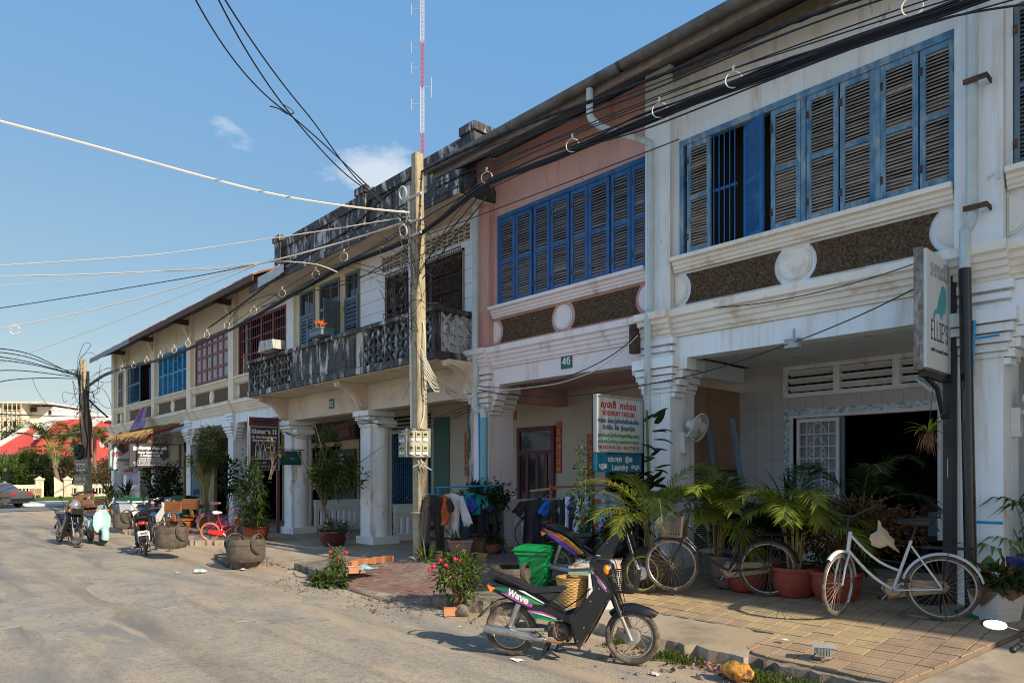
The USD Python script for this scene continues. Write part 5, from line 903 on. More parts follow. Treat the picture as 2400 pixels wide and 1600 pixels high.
# ---------------------------------------------------------------- overhead cables
YC = 7.62
def curve(pts, n=8):
    p = np.asarray(pts, float); s = np.r_[0, np.cumsum(np.linalg.norm(np.diff(p, axis=0), axis=1))]; from scipy.interpolate import PchipInterpolator as PI_
    t = np.linspace(0, s[-1], n*(len(p)-1)+1); return np.stack([PI_(s, p[:, i])(t) for i in range(3)], 1)
def onY(D_, Y=YC):
    x, z = fc(D_[0]*2400/2352, D_[1]*2400/2352, Y); return (x, Y, z)
def dirpts(a): return curve([onY(q) for q in a])
main = dirpts([(2560, -125), (2190, 16), (2010, 78), (1700, 192), (1515, 262), (1320, 343), (1120, 422), (1010, 505), (940, 552), (800, 605), (730, 645), (650, 690), (520, 762), (400, 815), (260, 853), (205, 885)])
cb = thing('cable_bundle', 'thick black cable bundle carried in white rings along the house fronts', 'cables')
for k in range(17):
    a = cr.uniform(0, 2*PI); rr = cr.uniform(.006, .034); ph = np.linspace(0, 9, len(main))+a; o_ = np.c_[np.zeros(len(main)), rr*np.cos(ph*1.3), rr*np.sin(ph)]; fray = (cr.normal(0, .03) if k > 8 else 0)*np.sin(np.linspace(0, 60, len(main)))**2
    o_[:, 2] += fray; obj(cb, 'strand', MB().tube(main+o_, [.010, .011, .013, .007][k % 4], 5), 'cable')
for D_ in ((2095, 12), (1685, 180), (1515, 250), (1315, 331), (1118, 405), (790, 588), (725, 628), (648, 672), (583, 712), (521, 745), (475, 768), (432, 787), (400, 802), (368, 816), (337, 827), (307, 838), (280, 846)):
    c = np.array(onY(D_)); obj(cb, 'support_ring', MB().torus(c+(0, 0, -.02), .095, .008, (-.5, .85, 0), 18, 5).box(c[0]-.015, c[1]-.01, c[2]+.085, c[0]+.015, c[1]+.01, c[2]+.15), 'white_cable')
ub_ = dirpts([(2330, -110), (1880, 30), (1480, 188), (1130, 318), (985, 385), (900, 440), (800, 528), (700, 592), (560, 695), (480, 752)]); uc = thing('power_cable', 'twisted black power cable strung above the ringed bundle', 'cable')
for k in range(4): ph = np.arange(len(ub_))*2.1+k*PI/2; obj(uc, 'strand', MB().tube(ub_+np.c_[ph*0, .018*np.cos(ph), .018*np.sin(ph)], .013, 5), 'cable')
NW = ['highest', 'second highest', 'third', 'fourth', 'fifth', 'sixth', 'seventh', 'eighth', 'ninth', 'tenth']
lw = thing('wire_bundle', 'loose thin black wires running above and below the ringed cable bundle', 'wires')
WL = [[(2250, -70), (1800, 80), (1515, 200), (1250, 300), (1000, 410)], [(2350, -40), (1900, 105), (1600, 205), (1300, 318), (1000, 455)], [(2380, -60), (1900, 88), (1500, 225), (1150, 375), (980, 470)], [(2400, -50), (2000, 70), (1700, 180), (1400, 295), (1120, 412)], [(2400, -20), (2010, 95), (1700, 205), (1500, 275), (1250, 375), (1090, 450), (985, 590), (952, 640)], [(1120, 425), (1060, 500), (980, 600), (955, 650)], [(945, 560), (800, 650), (700, 672), (600, 705)], [(950, 640), (850, 612), (790, 600)], [(945, 655), (880, 632), (780, 610)], [(2400, 5), (2100, 62), (1800, 172), (1500, 290), (1300, 352), (1120, 428)], [(1560, 320), (1300, 420), (1140, 480), (980, 540)], [(1115, 430), (1040, 520), (960, 590), (860, 625), (700, 660)], [(1120, 420), (1010, 480), (880, 560), (760, 620), (640, 690)], [(960, 470), (820, 560), (640, 672), (520, 752)], [(960, 500), (860, 566), (700, 650), (560, 735)], [(1130, 440), (1000, 600), (970, 640)], [(2300, -90), (1850, 60), (1500, 195), (1200, 308), (970, 400)], [(2340, -70), (1950, 62), (1600, 190), (1330, 300), (1140, 370), (975, 430)], [(650, 690), (620, 676), (560, 700), (520, 748)], [(790, 600), (740, 622), (700, 660), (655, 682)]]
for k, D_ in enumerate(WL): obj(lw, 'wire', MB().tube(dirpts(D_), .008 if k % 3 else .011, 5), 'cable')
def wire(pts, rad, m, lab, cat='wire', grp=None): return tag(obj(None, 'overhead_wire', MB().tube(curve(pts, 10), rad, 5), m), lab, cat, grp)
def dpD(x, y, d): return dp(x*2400/2352, y*2400/2352, d)
for lb_, (a, b_, c_) in zip(('leftmost black wire rising steeply from the utility pole', 'middle one of three black wires rising steeply over the street', 'straightest and right hand of the three steep black wires'), (((445, -8), (650, 252), (900, 480)), ((498, -8), (690, 290), (850, 440)), ((512, -8), (700, 255), (850, 440)))): wire([dpD(*a, 8.5), dpD(*b_, 11), dpD(*c_, 13.1), dpD(945, 520, 13.2)], .011, 'cable', lb_)
wire([dpD(620, 245, 10.8), dpD(640, 250, 10.9), dpD(660, 262, 11), dpD(675, 258, 11.1), dpD(650, 240, 11)], .01, 'cable', 'loose curled wire end hanging on the steep wires over the street')
wire([dpD(-10, 276, 9.5), dpD(250, 345, 10.5), dpD(560, 430, 11.8), dpD(940, 488, 13.1)], .017, 'white_cable', 'thick pale cable sagging from the pole towards the open street')
wire([dpD(-10, 610, 15), dpD(300, 590, 14.5), dpD(640, 545, 14), dpD(940, 497, 13.2)], .011, 'white_cable', 'upper thin pale wire leaving the pole towards the open sky')
wire([dpD(-10, 634, 18), dpD(300, 626, 17), dpD(590, 606, 15.5), dpD(700, 580, 14.6), dpD(940, 505, 13.2)], .015, 'white_cable', 'double pale wire meeting other wires at a knot in mid air')
wire([dpD(-10, 709, 18), dpD(300, 660, 17), dpD(590, 606, 15.5), dpD(800, 548, 14), dpD(940, 503, 13.2)], .011, 'cable', 'dark thin wire that crosses the sky between pale ones')
wire([dpD(-10, 757, 18), dpD(300, 690, 17), dpD(590, 608, 15.5), dpD(800, 552, 14), dpD(945, 507, 13.2)], .013, 'white_cable', 'pale wire sagging lowest over the open street with a loop on it')
wire([dpD(-10, 838, 22), dpD(300, 725, 18.5), dpD(590, 609, 15.5)], .008, 'white_cable', 'faint thin wire below the looped pale one'); wire([dpD(-10, 655, 18), dpD(300, 630, 17), dpD(590, 604, 15.5)], .006, 'white_cable', 'hair thin pale wire just under the double pale wire')
wire([dpD(590, 606, 15.5), dpD(720, 606, 14.8), dpD(775, 625, 14.6)], .012, 'white_cable', 'short pale cable end hanging before the zinc sheet')
tag(obj(None, 'cable_loop', MB().torus(dpD(34, 757, 18), .12, .012, -E2, 16, 5), 'white_cable'), 'small wire loop clipped on the sagging pale wire', 'cable loop')
for k, (a, b_, d_) in enumerate((((-10, 808), (100, 832), 33), ((-10, 818), (100, 840), 33), ((-10, 826), (110, 845), 33), ((-10, 852), (100, 856), 34), ((-10, 882), (90, 868), 34), ((-10, 800), (100, 826), 32))):
    wire([dpD(*a, d_-6), dpD(*b_, d_), dpD(188, 862+2*k, 37.4)], .022, 'cable', ['second highest cable fanning out of sight from the corner pole', 'third highest cable fanning out of sight from the corner pole', 'fourth cable down fanning out from the corner pole', 'nearly level cable leaving the corner pole, second from below', 'lowest cable leaving the corner pole, rising to it', 'highest cable fanning out of sight from the corner pole'][k])
wire([dpD(-10, 950, 40), dpD(120, 955, 45), dpD(245, 958, 50)], .03, 'cable', 'upper level cable stretched across the red roofed hall'); wire([dpD(-10, 990, 40), dpD(120, 998, 45), dpD(245, 1002, 50)], .03, 'cable', 'lower level cable stretched across the red roofed hall')
wire([dpD(75, 870, 36), dpD(110, 930, 37), dpD(130, 945, 37), dpD(165, 930, 37.3), dpD(188, 900, 37.4)], .01, 'cable', 'loose wire sagging deeply beside the corner pole')
wire([dpD(198, 890, 37.3), dpD(222, 872, 34), dpD(262, 853, 29)], .07, 'cable', 'thick joint of cables bending from the corner pole to the houses'); wire([dpD(198, 912, 37.2), dpD(225, 938, 36.6), dpD(248, 958, 36)], .05, 'cable', 'thick cable slanting down from the corner pole to the house wall')
# cables that droop before the arcades
wire([np.array([*gp(1, 1200)[:0], xp+.1, 8.95, 3.6]), onY((1250, 880), 8.9), onY((1340, 850), 8.9), onY((1460, 768), 8.9), onY((1478, 750), 9.0)], .009, 'cable', 'black wire drooping below the number 46 plate')
wire([np.array([xp+.1, 8.95, 3.52]), onY((1260, 884), 8.88), onY((1350, 858), 8.88), onY((1465, 770), 8.9)], .009, 'white_cable', 'pale wire drooping below the number 46 plate')
wire([onY((1100, 895), 8.9), onY((1350, 905), 8.85), onY((1560, 868), 8.85), onY((1810, 790), 8.9)], .008, 'cable', 'thin wire from the pink arcade to the lamp on the pale blue beam'); wire([onY((1825, 785), 8.95), onY((1950, 735), 8.6), onY((2116, 655), 8.3)], .008, 'cable', 'thin wire from the lamp to the bird sign'); wire([onY((1640, 706), 8.97), onY((1800, 688), 8.97), onY((2116, 600), 8.9)], .007, 'cable', 'thin wire along the cornice over the cafe')
dt = thing('wire_bundle', 'pale wires sagging from the utility pole and tied to the pale blue downpipe', 'wires')
for k in range(7):
    a = on1(4.2-.06*k)+(.12, -.05, 0); obj(dt, 'wire', MB().tube(curve([a, a+(.15+.03*k, .1, -.35-.02*k), np.array([-11.2, 8.75, 3.35+.03*k])+cr.normal(0, .03, 3), np.array([-10.95, 8.95, 3.3])], 10), .009, 5), 'white_cable')
ua = thing('wire_bundle', 'dark wires slung from column to column under the balcony', 'wires')
for k in range(3): obj(ua, 'wire', MB().tube(curve([np.array([-10.95, 8.95, 3.25-.05*k]), np.array([-13.2, 8.8, 2.95-.08*k]), np.array([-15.38, 8.88, 3.1+.05*k]), np.array([-17.5, 8.8, 2.9-.05*k]), np.array([-19.7, 9.0, 3.1])], 10), .009, 5), 'cable')
wire([on1(4.7)+(.13, 0, 0), on1(4.2)+(.22, -.02, 0), on1(3.8)+(.14, 0, 0), on1(3.45)+(.16, .02, 0)], .012, 'white_cable', 'pale looped cable hanging down the sunny face of the utility pole'); wire([on1(3.4)+(.13, 0, 0), on1(3.0)+(.16, -.02, 0), on1(2.72)+(.14, -.1, 0)], .012, 'white_cable', 'pale cable dropping into the sunny meter box')
# ---------------------------------------------------------------- motorcycles and bicycles
mat('black_plastic', (.010, .010, .011), .25, .2, 6, dirt=(.10, .08, .06), damt=(.66, .82), dscale=(7, 7, 7), coat=.3); mat('seat_vinyl', (.018, .018, .019), .5, .15, 6, dirt=(.07, .06, .05), damt=(.64, .8), dscale=(6, 6, 6)); mat('dusty_tyre', (.075, .062, .048), .95, .35, 9, bump=.4, bscale=60, dirt=(.20, .155, .11), damt=(.48, .66), dscale=(7, 7, 7))
mat('rim_steel', (.42, .40, .37), .35, .15, 8, metal=.7, dirt=(.2, .12, .07), damt=(.52, .66), dscale=(9, 9, 9)); mat('rust_pipe', (.22, .10, .055), .7, .3, 12); mat('muffler', (.40, .39, .37), .3, .15, 9, metal=.8, dirt=(.2, .14, .1), damt=(.54, .68), dscale=(7, 7, 7)); mat('engine', (.055, .05, .046), .55, .3, 12, dirt=(.16, .11, .07), damt=(.5, .64), dscale=(14, 14, 14)); mat('cast_grey', (.27, .25, .22), .5, .2, 9, metal=.3)
mat('st_purple', (.30, .07, .28), .35); mat('st_green', (.02, .25, .07), .35); mat('st_teal', (.01, .12, .075), .35); mat('st_white', (.68, .68, .68), .35); mat('st_orange', (.62, .13, .02), .35); mat('st_yellow', (.70, .45, .02), .35); mat('st_violet', (.13, .05, .42), .35); mat('mirror_glass', (.75, .78, .82), .04, .02, 2, metal=1.0); mat('mud', (.30, .17, .10), .9, .2, 9)
mat('mint', (.36, .60, .53), .3, .06, 3, coat=.4); mat('cub_blue', (.025, .075, .17), .3, .1, 3, coat=.3); mat('cream_body', (.62, .62, .56), .35, .08, 3); mat('silver_helmet', (.5, .5, .5), .2, .05, 3, metal=.7); mat('hot_pink', (.62, .06, .26), .4, .1, 4); mat('pale_pink', (.66, .32, .38), .5, .1, 4); mat('red_frame', (.50, .025, .02), .35, .1, 4); mat('violet_frame', (.30, .05, .30), .4); mat('orange_tyre', (.55, .10, .045), .8, .15, 6); mat('seat_maroon', (.11, .035, .045), .5)
mat('bike_white', (.56, .57, .57), .35, .06, 4, dirt=(.35, .2, .1), damt=(.6, .7), dscale=(9, 9, 9)); mat('bike_black', (.016, .016, .017), .35, .2, 5, dirt=(.12, .08, .05), damt=(.58, .7), dscale=(9, 9, 9)); mat('lime_rim', (.42, .50, .12), .4); mat('spoke_rust', (.20, .15, .11), .5, .2, 8, metal=.4); mat('chain_guard', (.42, .33, .20), .6, .2, 5); mat('hat_cloth', (.52, .42, .29), .9, .1, 6); mat('wicker', (.46, .29, .10), .7, .25, 14); mat('wicker_dark', (.27, .15, .05), .8, .25, 14)
def wheel(t, c, R, tw, tyre='dusty_tyre', rim='rim_steel', ns=28, hubr=.03, hubw=.05, ax=(0, 1, 0), name='wheel', disc=False, spoke='spoke_rust'):
    c = np.asarray(c, float); ax = np.asarray(ax, float)/np.linalg.norm(ax)
    w = obj(t, name, MB().torus(c, R-tw, tw, ax, 40, 10, .95), tyre, True)
    obj(w, 'rim', MB().torus(c, R-2*tw-.004, .012, ax, 40, 8, 1.4), rim, True)
    a = np.cross(ax, (0, 0, 1.0)); a /= np.linalg.norm(a); b = np.cross(a, ax); s = MB()
    for k in range(ns):
        th = 2*PI*k/ns; d = a*math.cos(th)+b*math.sin(th); th2 = th+(.5 if k % 2 else -.5); h = a*math.cos(th2)+b*math.sin(th2)
        s.tube([c+h*hubr+ax*(hubw*.5 if k % 4 < 2 else -hubw*.5), c+d*(R-2*tw-.01)], .0022, 4, caps=False)
    obj(w, 'spokes', s, spoke, kind='stuff')
    M_ = np.stack([a, b, ax], 1); obj(w, 'hub', MB().lathe([(.001, -hubw), (hubr, -hubw), (hubr, -hubw*.5), (hubr*.6, -hubw*.4), (hubr*.6, hubw*.4), (hubr, hubw*.5), (hubr, hubw), (.001, hubw)], 16, c, M_), 'cast_grey', 35)
    return w
def placed(t, mb): return mb
def underbone(name, label, loc, head, lean=0.0, body='black_plastic', stripes=(), seat='seat_vinyl', steer=0.0, basket=False, plate=None, rim='rim_steel', helmet=False, legs=None, wave=None, tail_up=0.0, mirrors=True, group=None, disc=False, rimdet=28, sc=1.0):
    "step-through motorcycle: x forward from the rear axle, y left, z up"
    t = thing(name, label, 'motorcycle', loc, head, group)
    if lean or sc != 1: 
        x = UsdGeom.Xformable(t)
        if lean: x.AddRotateXOp().Set(lean)
        if sc != 1: x.AddScaleOp().Set(Gf.Vec3f(sc, sc, sc))
    legs = legs or body; R = .266; WB = 1.214
    wheel(t, (0, 0, R), R, .036, rim=rim, ns=rimdet, hubr=.055, hubw=.05)
    st = lambda p, px=.98, pz=.75: p  # steering handled below
    ca_, sa_ = math.cos(steer), math.sin(steer)
    def S(mb):
        for i, v in enumerate(mb.v): q = v.copy(); dx = v[:, 0]-WB+.1; q[:, 0] = WB-.1+dx*ca_-v[:, 1]*sa_; q[:, 1] = dx*sa_+v[:, 1]*ca_; mb.v[i] = q
        return mb
    def Sp(p): return S(MB().add([p], np.zeros((1, 3), int))).v[0][0]
    wheel(t, Sp((WB, 0, R)), R, .032, rim=rim, ns=rimdet, hubr=.075, hubw=.04, ax=(-sa_, ca_, 0))
    fk = MB()
    for y in (-.075, .075): fk.tube([(1.04, y, .66), (1.13, y, .44)], .024, 10).tube([(1.13, y, .44), (WB+.012, y, .235)], .019, 10)
    obj(t, 'fork', S(fk), 'cast_grey', 40)
    obj(t, 'brake_hub', S(MB().lathe([(.001, -.058), (.07, -.056), (.082, -.05), (.082, .05), (.001, .058)], 22, (WB, 0, R), np.array([[1, 0, 0], [0, 0, 1], [0, 1, 0]]))), 'cast_grey' if not disc else 'steel', 35)
    obj(t, 'fork_cover', S(MB().tube([(1.0, -.075, .75), (1.12, -.075, .45)], [.036, .03], 10).tube([(1.0, .075, .75), (1.12, .075, .45)], [.036, .03], 10)), body, 40)
    # front mudguard: a blade over the wheel
    th = np.linspace(.40, 2.0, 16); g = MB(); rr = R+.035; prof = np.array([(-.062, -.045), (-.055, -.01), (-.03, .012), (0, .018), (.03, .012), (.055, -.01), (.062, -.045)]); v = []
    for i, a in enumerate(th):
        k = min(1.0, .4+.6*(a-.40)/.35); lift = .06*max(0, .85-a)
        for y, o in prof: v.append((WB+(rr+o+lift)*math.cos(a+.35), y*k, R+(rr+o+lift)*math.sin(a+.35)))
    nfp = len(prof); g.add(v, [(i*nfp+j, (i+1)*nfp+j, (i+1)*nfp+j+1, i*nfp+j+1) for i in range(15) for j in range(nfp-1)]); v2 = np.array(v)*1.0; v2[:, 2] -= .006; g.add(v2, [(i*nfp+j+1, (i+1)*nfp+j+1, (i+1)*nfp+j, i*nfp+j) for i in range(15) for j in range(nfp-1)])
    obj(t, 'front_mudguard', S(g), body, 60)
    # leg shields
    ls = [(.83, .86), (.93, .83), (1.045, .70), (1.035, .64), (.965, .57), (.86, .36), (.735, .145), (.69, .17), (.66, .30), (.635, .44), (.70, .52), (.80, .62), (.855, .70)]
    for sg in (-1, 1): obj(t, 'leg_shield', MB().pillow(ls, sg*.155, .05, .03, .3), legs, 50)
    obj(t, 'head_tube', MB().prism([(.86, .88), (.97, .86), (1.05, .68), (.97, .58), (.86, .72)], -.13, .13), body)
    obj(t, 'frame_cover', MB().pillow([(.36, .545), (.43, .56), (.56, .47), (.70, .53), (.72, .47), (.66, .30), (.60, .33), (.54, .385), (.30, .44)], 0, .10, .04, .5), body, 50)
    # tail, seat
    tl = [(-.225, .705), (-.20, .745), (-.13, .775), (.05, .735), (.22, .655), (.37, .565), (.50, .44), (.55, .395), (.46, .375), (.30, .40), (.23, .42), (.13, .49), (.03, .545), (-.06, .585), (-.155, .625), (-.215, .655)]
    tl = [(x, z+tail_up*max(0, .35-x)) for x, z in tl]; tailw = .115
    tailp = obj(t, 'side_panel', MB().pillow(tl, 0, tailw, .05, .55), body, 50)
    obj(t, 'seat_support', MB().pillow([(.20, .66), (.53, .665), (.46, .58), (.40, .54), (.35, .58)], 0, .09, .03, .7), 'seat_vinyl', 50)
    se = [(-.165, .79), (-.06, .80), (.06, .765), (.16, .715), (.26, .69), (.40, .705), (.52, .715), (.555, .69), (.54, .668), (.24, .638), (.06, .69), (-.12, .745)]
    se = [(x, z+tail_up*max(0, .35-x)) for x, z in se]; obj(t, 'seat', MB().pillow(se, 0, .125, .035, .72), seat, 60)
    gr = MB().tube([(.12, .12, .71), (-.02, .135, .765), (-.20, .12, .82), (-.235, 0, .825), (-.20, -.12, .82), (-.02, -.135, .765), (.12, -.12, .71)], .012, 8); gr.v = [v+np.c_[np.zeros(len(v)), np.zeros(len(v)), tail_up*np.maximum(0, .35-v[:, 0])] for v in gr.v]; obj(t, 'grab_rail', gr, 'black_metal', 40)
    up = lambda x: tail_up*max(0, .35-x)
    for sg in (-1, 1): obj(t, 'rear_indicator', MB().prism([(-.22, .70+up(-.2)), (-.13, .675+up(-.1)), (-.19, .635+up(-.2))], sg*.095, sg*.119), 'amber_lamp')
    obj(t, 'tail_lamp', MB().ball((-.215, 0, .685+up(-.2)), (.045, .09, .04), 14, 9), 'red_lamp', True)
    rm = MB(); c2 = [(.02, .585), (-.12, .56), (-.24, .47), (-.335, .375)]
    for (x0, zz0), (x1, zz1) in zip(c2[:-1], c2[1:]): rm.add([(x0, -.07, zz0), (x0, .07, zz0), (x1, .065, zz1), (x1, -.065, zz1), (x0, -.07, zz0-.012), (x0, .07, zz0-.012), (x1, .065, zz1-.012), (x1, -.065, zz1-.012)], [(0, 1, 2, 3), (7, 6, 5, 4), (0, 3, 7, 4), (2, 1, 5, 6)])
    obj(t, 'rear_mudguard', rm, body)
    if plate: pl = obj(t, 'number_plate', MB().obox((-.285, 0, .53), (.004, 0, .0), (0, .10, 0), (-.02, 0, .055)), 'st_white'); obj(pl, 'characters', text_mb(plate, .05, (-.2935, 0, .505), (0, -1, 0), (-.34, 0, .94), font='mono'), 'letter_black')
    for k, (m_, pts) in enumerate(stripes):
        for sg in (-1, 1): obj(tailp, 'stripe', MB().prism([(x, z+tail_up*max(0, .35-x)) for x, z in pts], sg*(tailw+.0006*(k+1)), sg*(tailw+.0022+.0006*k)), m_)
    if wave:
        for sg in (-1, 1): obj(tailp, 'lettering', text_mb(wave, .062, (-.01 if sg < 0 else .12, sg*(tailw+.006), .622+up(0)), (-sg*.9, 0, sg*.40), (0, 0, 1), center=False, slant=18, font='lat', bold=3), 'st_white')
        fs = [(('st_white'), [(.90, .84), (.99, .73), (.985, .72), (.89, .835)]), ('st_green', [(.905, .81), (.985, .715), (.965, .715), (.90, .79)]), ('st_purple', [(.885, .85), (.90, .845), (1.0, .70), (.99, .69), (.93, .76)])]
        for k, (m_, pts) in enumerate(fs):
            for sg in (-1, 1): obj(t, 'shield_stripe', MB().prism(pts, sg*(.155+.0512+.0007*k), sg*(.155+.053+.0007*k)), m_)
    # engine, exhaust, running gear
    obj(t, 'engine', MB().lathe([(.001, -.11), (.075, -.11), (.088, -.095), (.088, .09), (.001, .1)], 20, (.53, 0, .275), np.array([[1, 0, 0], [0, 0, 1], [0, 1, 0]])).lathe([(.05, -.128), (.045, -.11), (.001, -.128)], 16, (.55, 0, .29), np.array([[1, 0, 0], [0, 0, 1], [0, 1, 0]])).box(.40, -.07, .22, .56, .07, .36).tube([(.60, 0, .27), (.76, 0, .30)], .06, 10).torus((.665, 0, .283), .06, .008, (1, 0, .15), 16, 5).torus((.70, 0, .288), .06, .008, (1, 0, .15), 16, 5), 'engine', 35)
    obj(t, 'exhaust', MB().tube([(-.235, -.14, .275), (-.20, -.14, .272), (.22, -.135, .225), (.36, -.13, .205), (.40, -.125, .20)], [.036, .043, .041, .03, .018], 14), 'muffler', 40)
    obj(t, 'exhaust_pipe', MB().tube([(.38, -.125, .20), (.60, -.11, .165), (.74, -.06, .17), (.78, -.02, .26)], .016, 8), 'rust_pipe', 40)
    obj(t, 'swing_arm', MB().tube([(0, -.085, R), (.36, -.08, .285)], .02, 8).tube([(0, .085, R), (.36, .08, .285)], .02, 8).box(-.02, -.1, R-.03, .06, -.07, R+.03), 'cast_grey', 40); obj(t, 'chain_case', MB().prism([(-.06, .30), (.10, .33), (.40, .31), (.40, .25), (.0, .22)], .075, .105), 'cast_grey')
    for sg in (-1, 1):
        sp = obj(t, 'shock_absorber', MB().tube([(.105, sg*.105, .53), (.085, sg*.105, .48), (.02, sg*.105, .30)], [.03, .03, .022], 10), 'muffler', 40)
        obj(t, 'footrest', MB().tube([(.56, sg*.1, .165), (.56, sg*.24, .168)], .018, 8), 'black_metal'); obj(t, 'rear_footrest', MB().tube([(.38, sg*.11, .22), (.33, sg*.19, .24), (.30, sg*.20, .29), (.36, sg*.19, .25)], .008, 5), 'black_metal')
    obj(t, 'stand', MB().tube([(.48, .10, .17), (.42, .22, -.05*0+.03)], .012, 6).tube([(.40, -.08, .17), (.36, -.1, .06), (.36, .1, .06), (.40, .08, .17)], .014, 6), 'black_metal')
    obj(t, 'kick_lever', MB().tube([(.50, -.13, .23), (.48, -.17, .33), (.49, -.22, .38), (.47, -.26, .385)], .01, 6), 'rust_pipe')
    # head: cowl, lamp, handlebar
    obj(t, 'head_cowl', S(MB().pillow([(.80, .97), (.86, 1.02), (.95, 1.0), (1.01, .93), (1.02, .86), (.97, .81), (.86, .84), (.80, .91)], 0, .13, .045, .45)), body, 50)
    obj(t, 'headlight', S(MB().ball((1.0, 0, .905), (.035, .085, .06), 14, 9)), 'mirror_glass', True)
    for sg in (-1, 1): obj(t, 'front_indicator', S(MB().ball((.985, sg*.12, .895), (.035, .03, .05), 12, 8)), 'amber_lamp', True)
    hb = [(.86, -.33, 1.0), (.87, -.22, 1.01), (.90, -.08, 1.0), (.90, .08, 1.0), (.87, .22, 1.01), (.86, .33, 1.0)]; obj(t, 'handlebar', S(MB().tube(hb, .011, 8)), 'black_metal', 40)
    for sg in (-1, 1):
        obj(t, 'grip', S(MB().tube([(.862, sg*.22, 1.01), (.852, sg*.35, .998)], .018, 10)), 'seat_vinyl', 40); obj(t, 'lever', S(MB().tube([(.89, sg*.18, 1.005), (.93, sg*.25, 1.0), (.90, sg*.33, .99)], .007, 5)), 'black_metal')
        if mirrors: mi = obj(t, 'mirror', S(MB().tube([(.87, sg*.2, 1.02), (.86, sg*.26, 1.14), (.85, sg*.30, 1.2)], .006, 6).ball((.845, sg*.31, 1.225), (.018, .06, .036), 12, 8)), 'black_metal', 50); obj(mi, 'mirror_face', S(MB().ball((.832, sg*.31, 1.225), (.008, .053, .03), 12, 8)), 'mirror_glass', True)
    cbm = MB()
    for yy, e in ((-.2, (1.16, -.08, .30)), (.2, (1.16, .08, .30)), (-.1, (.92, -.05, .80))): cbm.tube(curve([(.90, yy, 1.0), (.99, yy*.7, .99), (1.06, yy*.3, .84), e], 6), .0045, 5)
    obj(t, 'control_cables', S(cbm), 'cable', kind='stuff'); bo = MB()
    for x, z in ((.02, .66), (.22, .58), (.46, .42), (.24, .44), (.78, .35), (.72, .22), (.92, .72), (.84, .60)):
        for sg in (-1, 1): bo.lathe([(.001, .006), (.007, .005), (.009, 0)], 8, (x, sg*(tailw if x < .6 else .206), z), np.array([[1, 0, 0], [0, 0, sg], [0, 1, 0]]))
    obj(t, 'bolts', bo, 'steel', kind='stuff')
    for sg in (-1, 1): obj(t, 'panel_seam', MB().tube([(-.16, sg*(tailw+.001), .70), (.06, sg*(tailw+.001), .675), (.30, sg*(tailw+.001), .575)], .0028, 4), 'letter_black')
    if basket:
        b = MB(); x0, x1, z0, z1, y_ = 1.02, 1.27, .68, .89, .14
        for k in range(15):
            f = k/14; b.tube([(x0+(x1-x0)*f, -y_, z1), (x0+.03+(x1-x0-.06)*f, -y_*.9, z0)], .0022, 3); b.tube([(x0+(x1-x0)*f, y_, z1), (x0+.03+(x1-x0-.06)*f, y_*.9, z0)], .0022, 3); b.tube([(x1, -y_+2*y_*f, z1), (x1-.03, (-y_+2*y_*f)*.9, z0), (x0+.03, (-y_+2*y_*f)*.9, z0), (x0, -y_+2*y_*f, z1)], .0022, 3)
        for k in range(12): f = k/11; xa, xb, ya = x0+.03*(1-f), x1-.03*(1-f), y_*(.9+.1*f); z = z0+(z1-z0)*f; b.tube([(xa, -ya, z), (xb, -ya, z), (xb, ya, z), (xa, ya, z)], .0022 if k < 11 else .006, 4, closed=True)
        obj(t, 'basket', S(b), 'black_metal')
        lr = MB()
        for dy in (-.04, .0, .04): lr.tube([(.42, dy-.02, .575), (.56, dy, .50), (.70, dy, .60), (.80, dy, .70)], .006, 5)
        obj(t, 'luggage_rail', lr, 'black_metal')
    if helmet:
        c = Sp((1.0, 0, 1.02)); obj(t, 'hanging_helmet', MB().ball(c+(.03, 0, .0), (.15, .135, .15), 18, 12), 'silver_helmet', True); obj(t, 'visor', MB().box(c[0]+.02, -.13, c[2]-.22, c[0]+.16, .13, c[2]-.07), 'dark_glass')
    return t
mr_, mf_ = gp(1196, 1535), gp(1480, 1556); hd = math.atan2(mf_[1]-mr_[1], mf_[0]-mr_[0])
WS = [('st_teal', [(-.14, .685), (-.03, .685), (.12, .62), (.30, .545), (.30, .54), (.12, .575), (-.04, .635), (-.13, .665)]), ('st_green', [(.08, .63), (.20, .605), (.37, .53), (.28, .535), (.10, .595)]), ('st_purple', [(-.08, .635), (.06, .615), (.26, .535), (.24, .50), (.10, .545), (-.02, .60)]), ('st_white', [(.10, .665), (.16, .66), (.375, .55), (.36, .545)]), ('st_purple', [(.20, .475), (.34, .47), (.50, .415), (.50, .405), (.34, .44), (.21, .455)]), ('st_teal', [(.215, .455), (.34, .435), (.44, .40), (.42, .385), (.26, .40)]), ('st_green', [(.30, .41), (.50, .40), (.52, .385), (.44, .378), (.32, .39)]), ('st_white', [(.22, .462), (.36, .445), (.50, .403), (.48, .402), (.34, .436)])]
underbone('motorcycle', 'black step-through motorcycle with green and purple stripes, a front basket and Wave lettering', mr_, hd, lean=-4, stripes=WS, wave='Wave', basket=True, steer=-.10, mirrors=False)
a_, b_ = gp(1305, 1372, .2), gp(1512, 1382, .22)
WS2 = [('st_orange', [(-.19, .735), (-.05, .71), (.20, .61), (.44, .44), (.40, .43), (.18, .56), (-.10, .68)]), ('st_yellow', [(.02, .70), (.22, .62), (.46, .46), (.44, .44), (.22, .59)]), ('st_violet', [(-.16, .69), (-.02, .655), (.18, .55), (.38, .43), (.33, .42), (.20, .475), (.0, .60)])]
underbone('motorcycle', 'black motorcycle with orange, yellow and violet stripes, before the red potted palms', a_, math.atan2(b_[1]-a_[1], b_[0]-a_[0])-.25, lean=-5, stripes=WS2, wave=None, steer=.1, rim='lime_rim', disc=True, sc=1.12, mirrors=False)
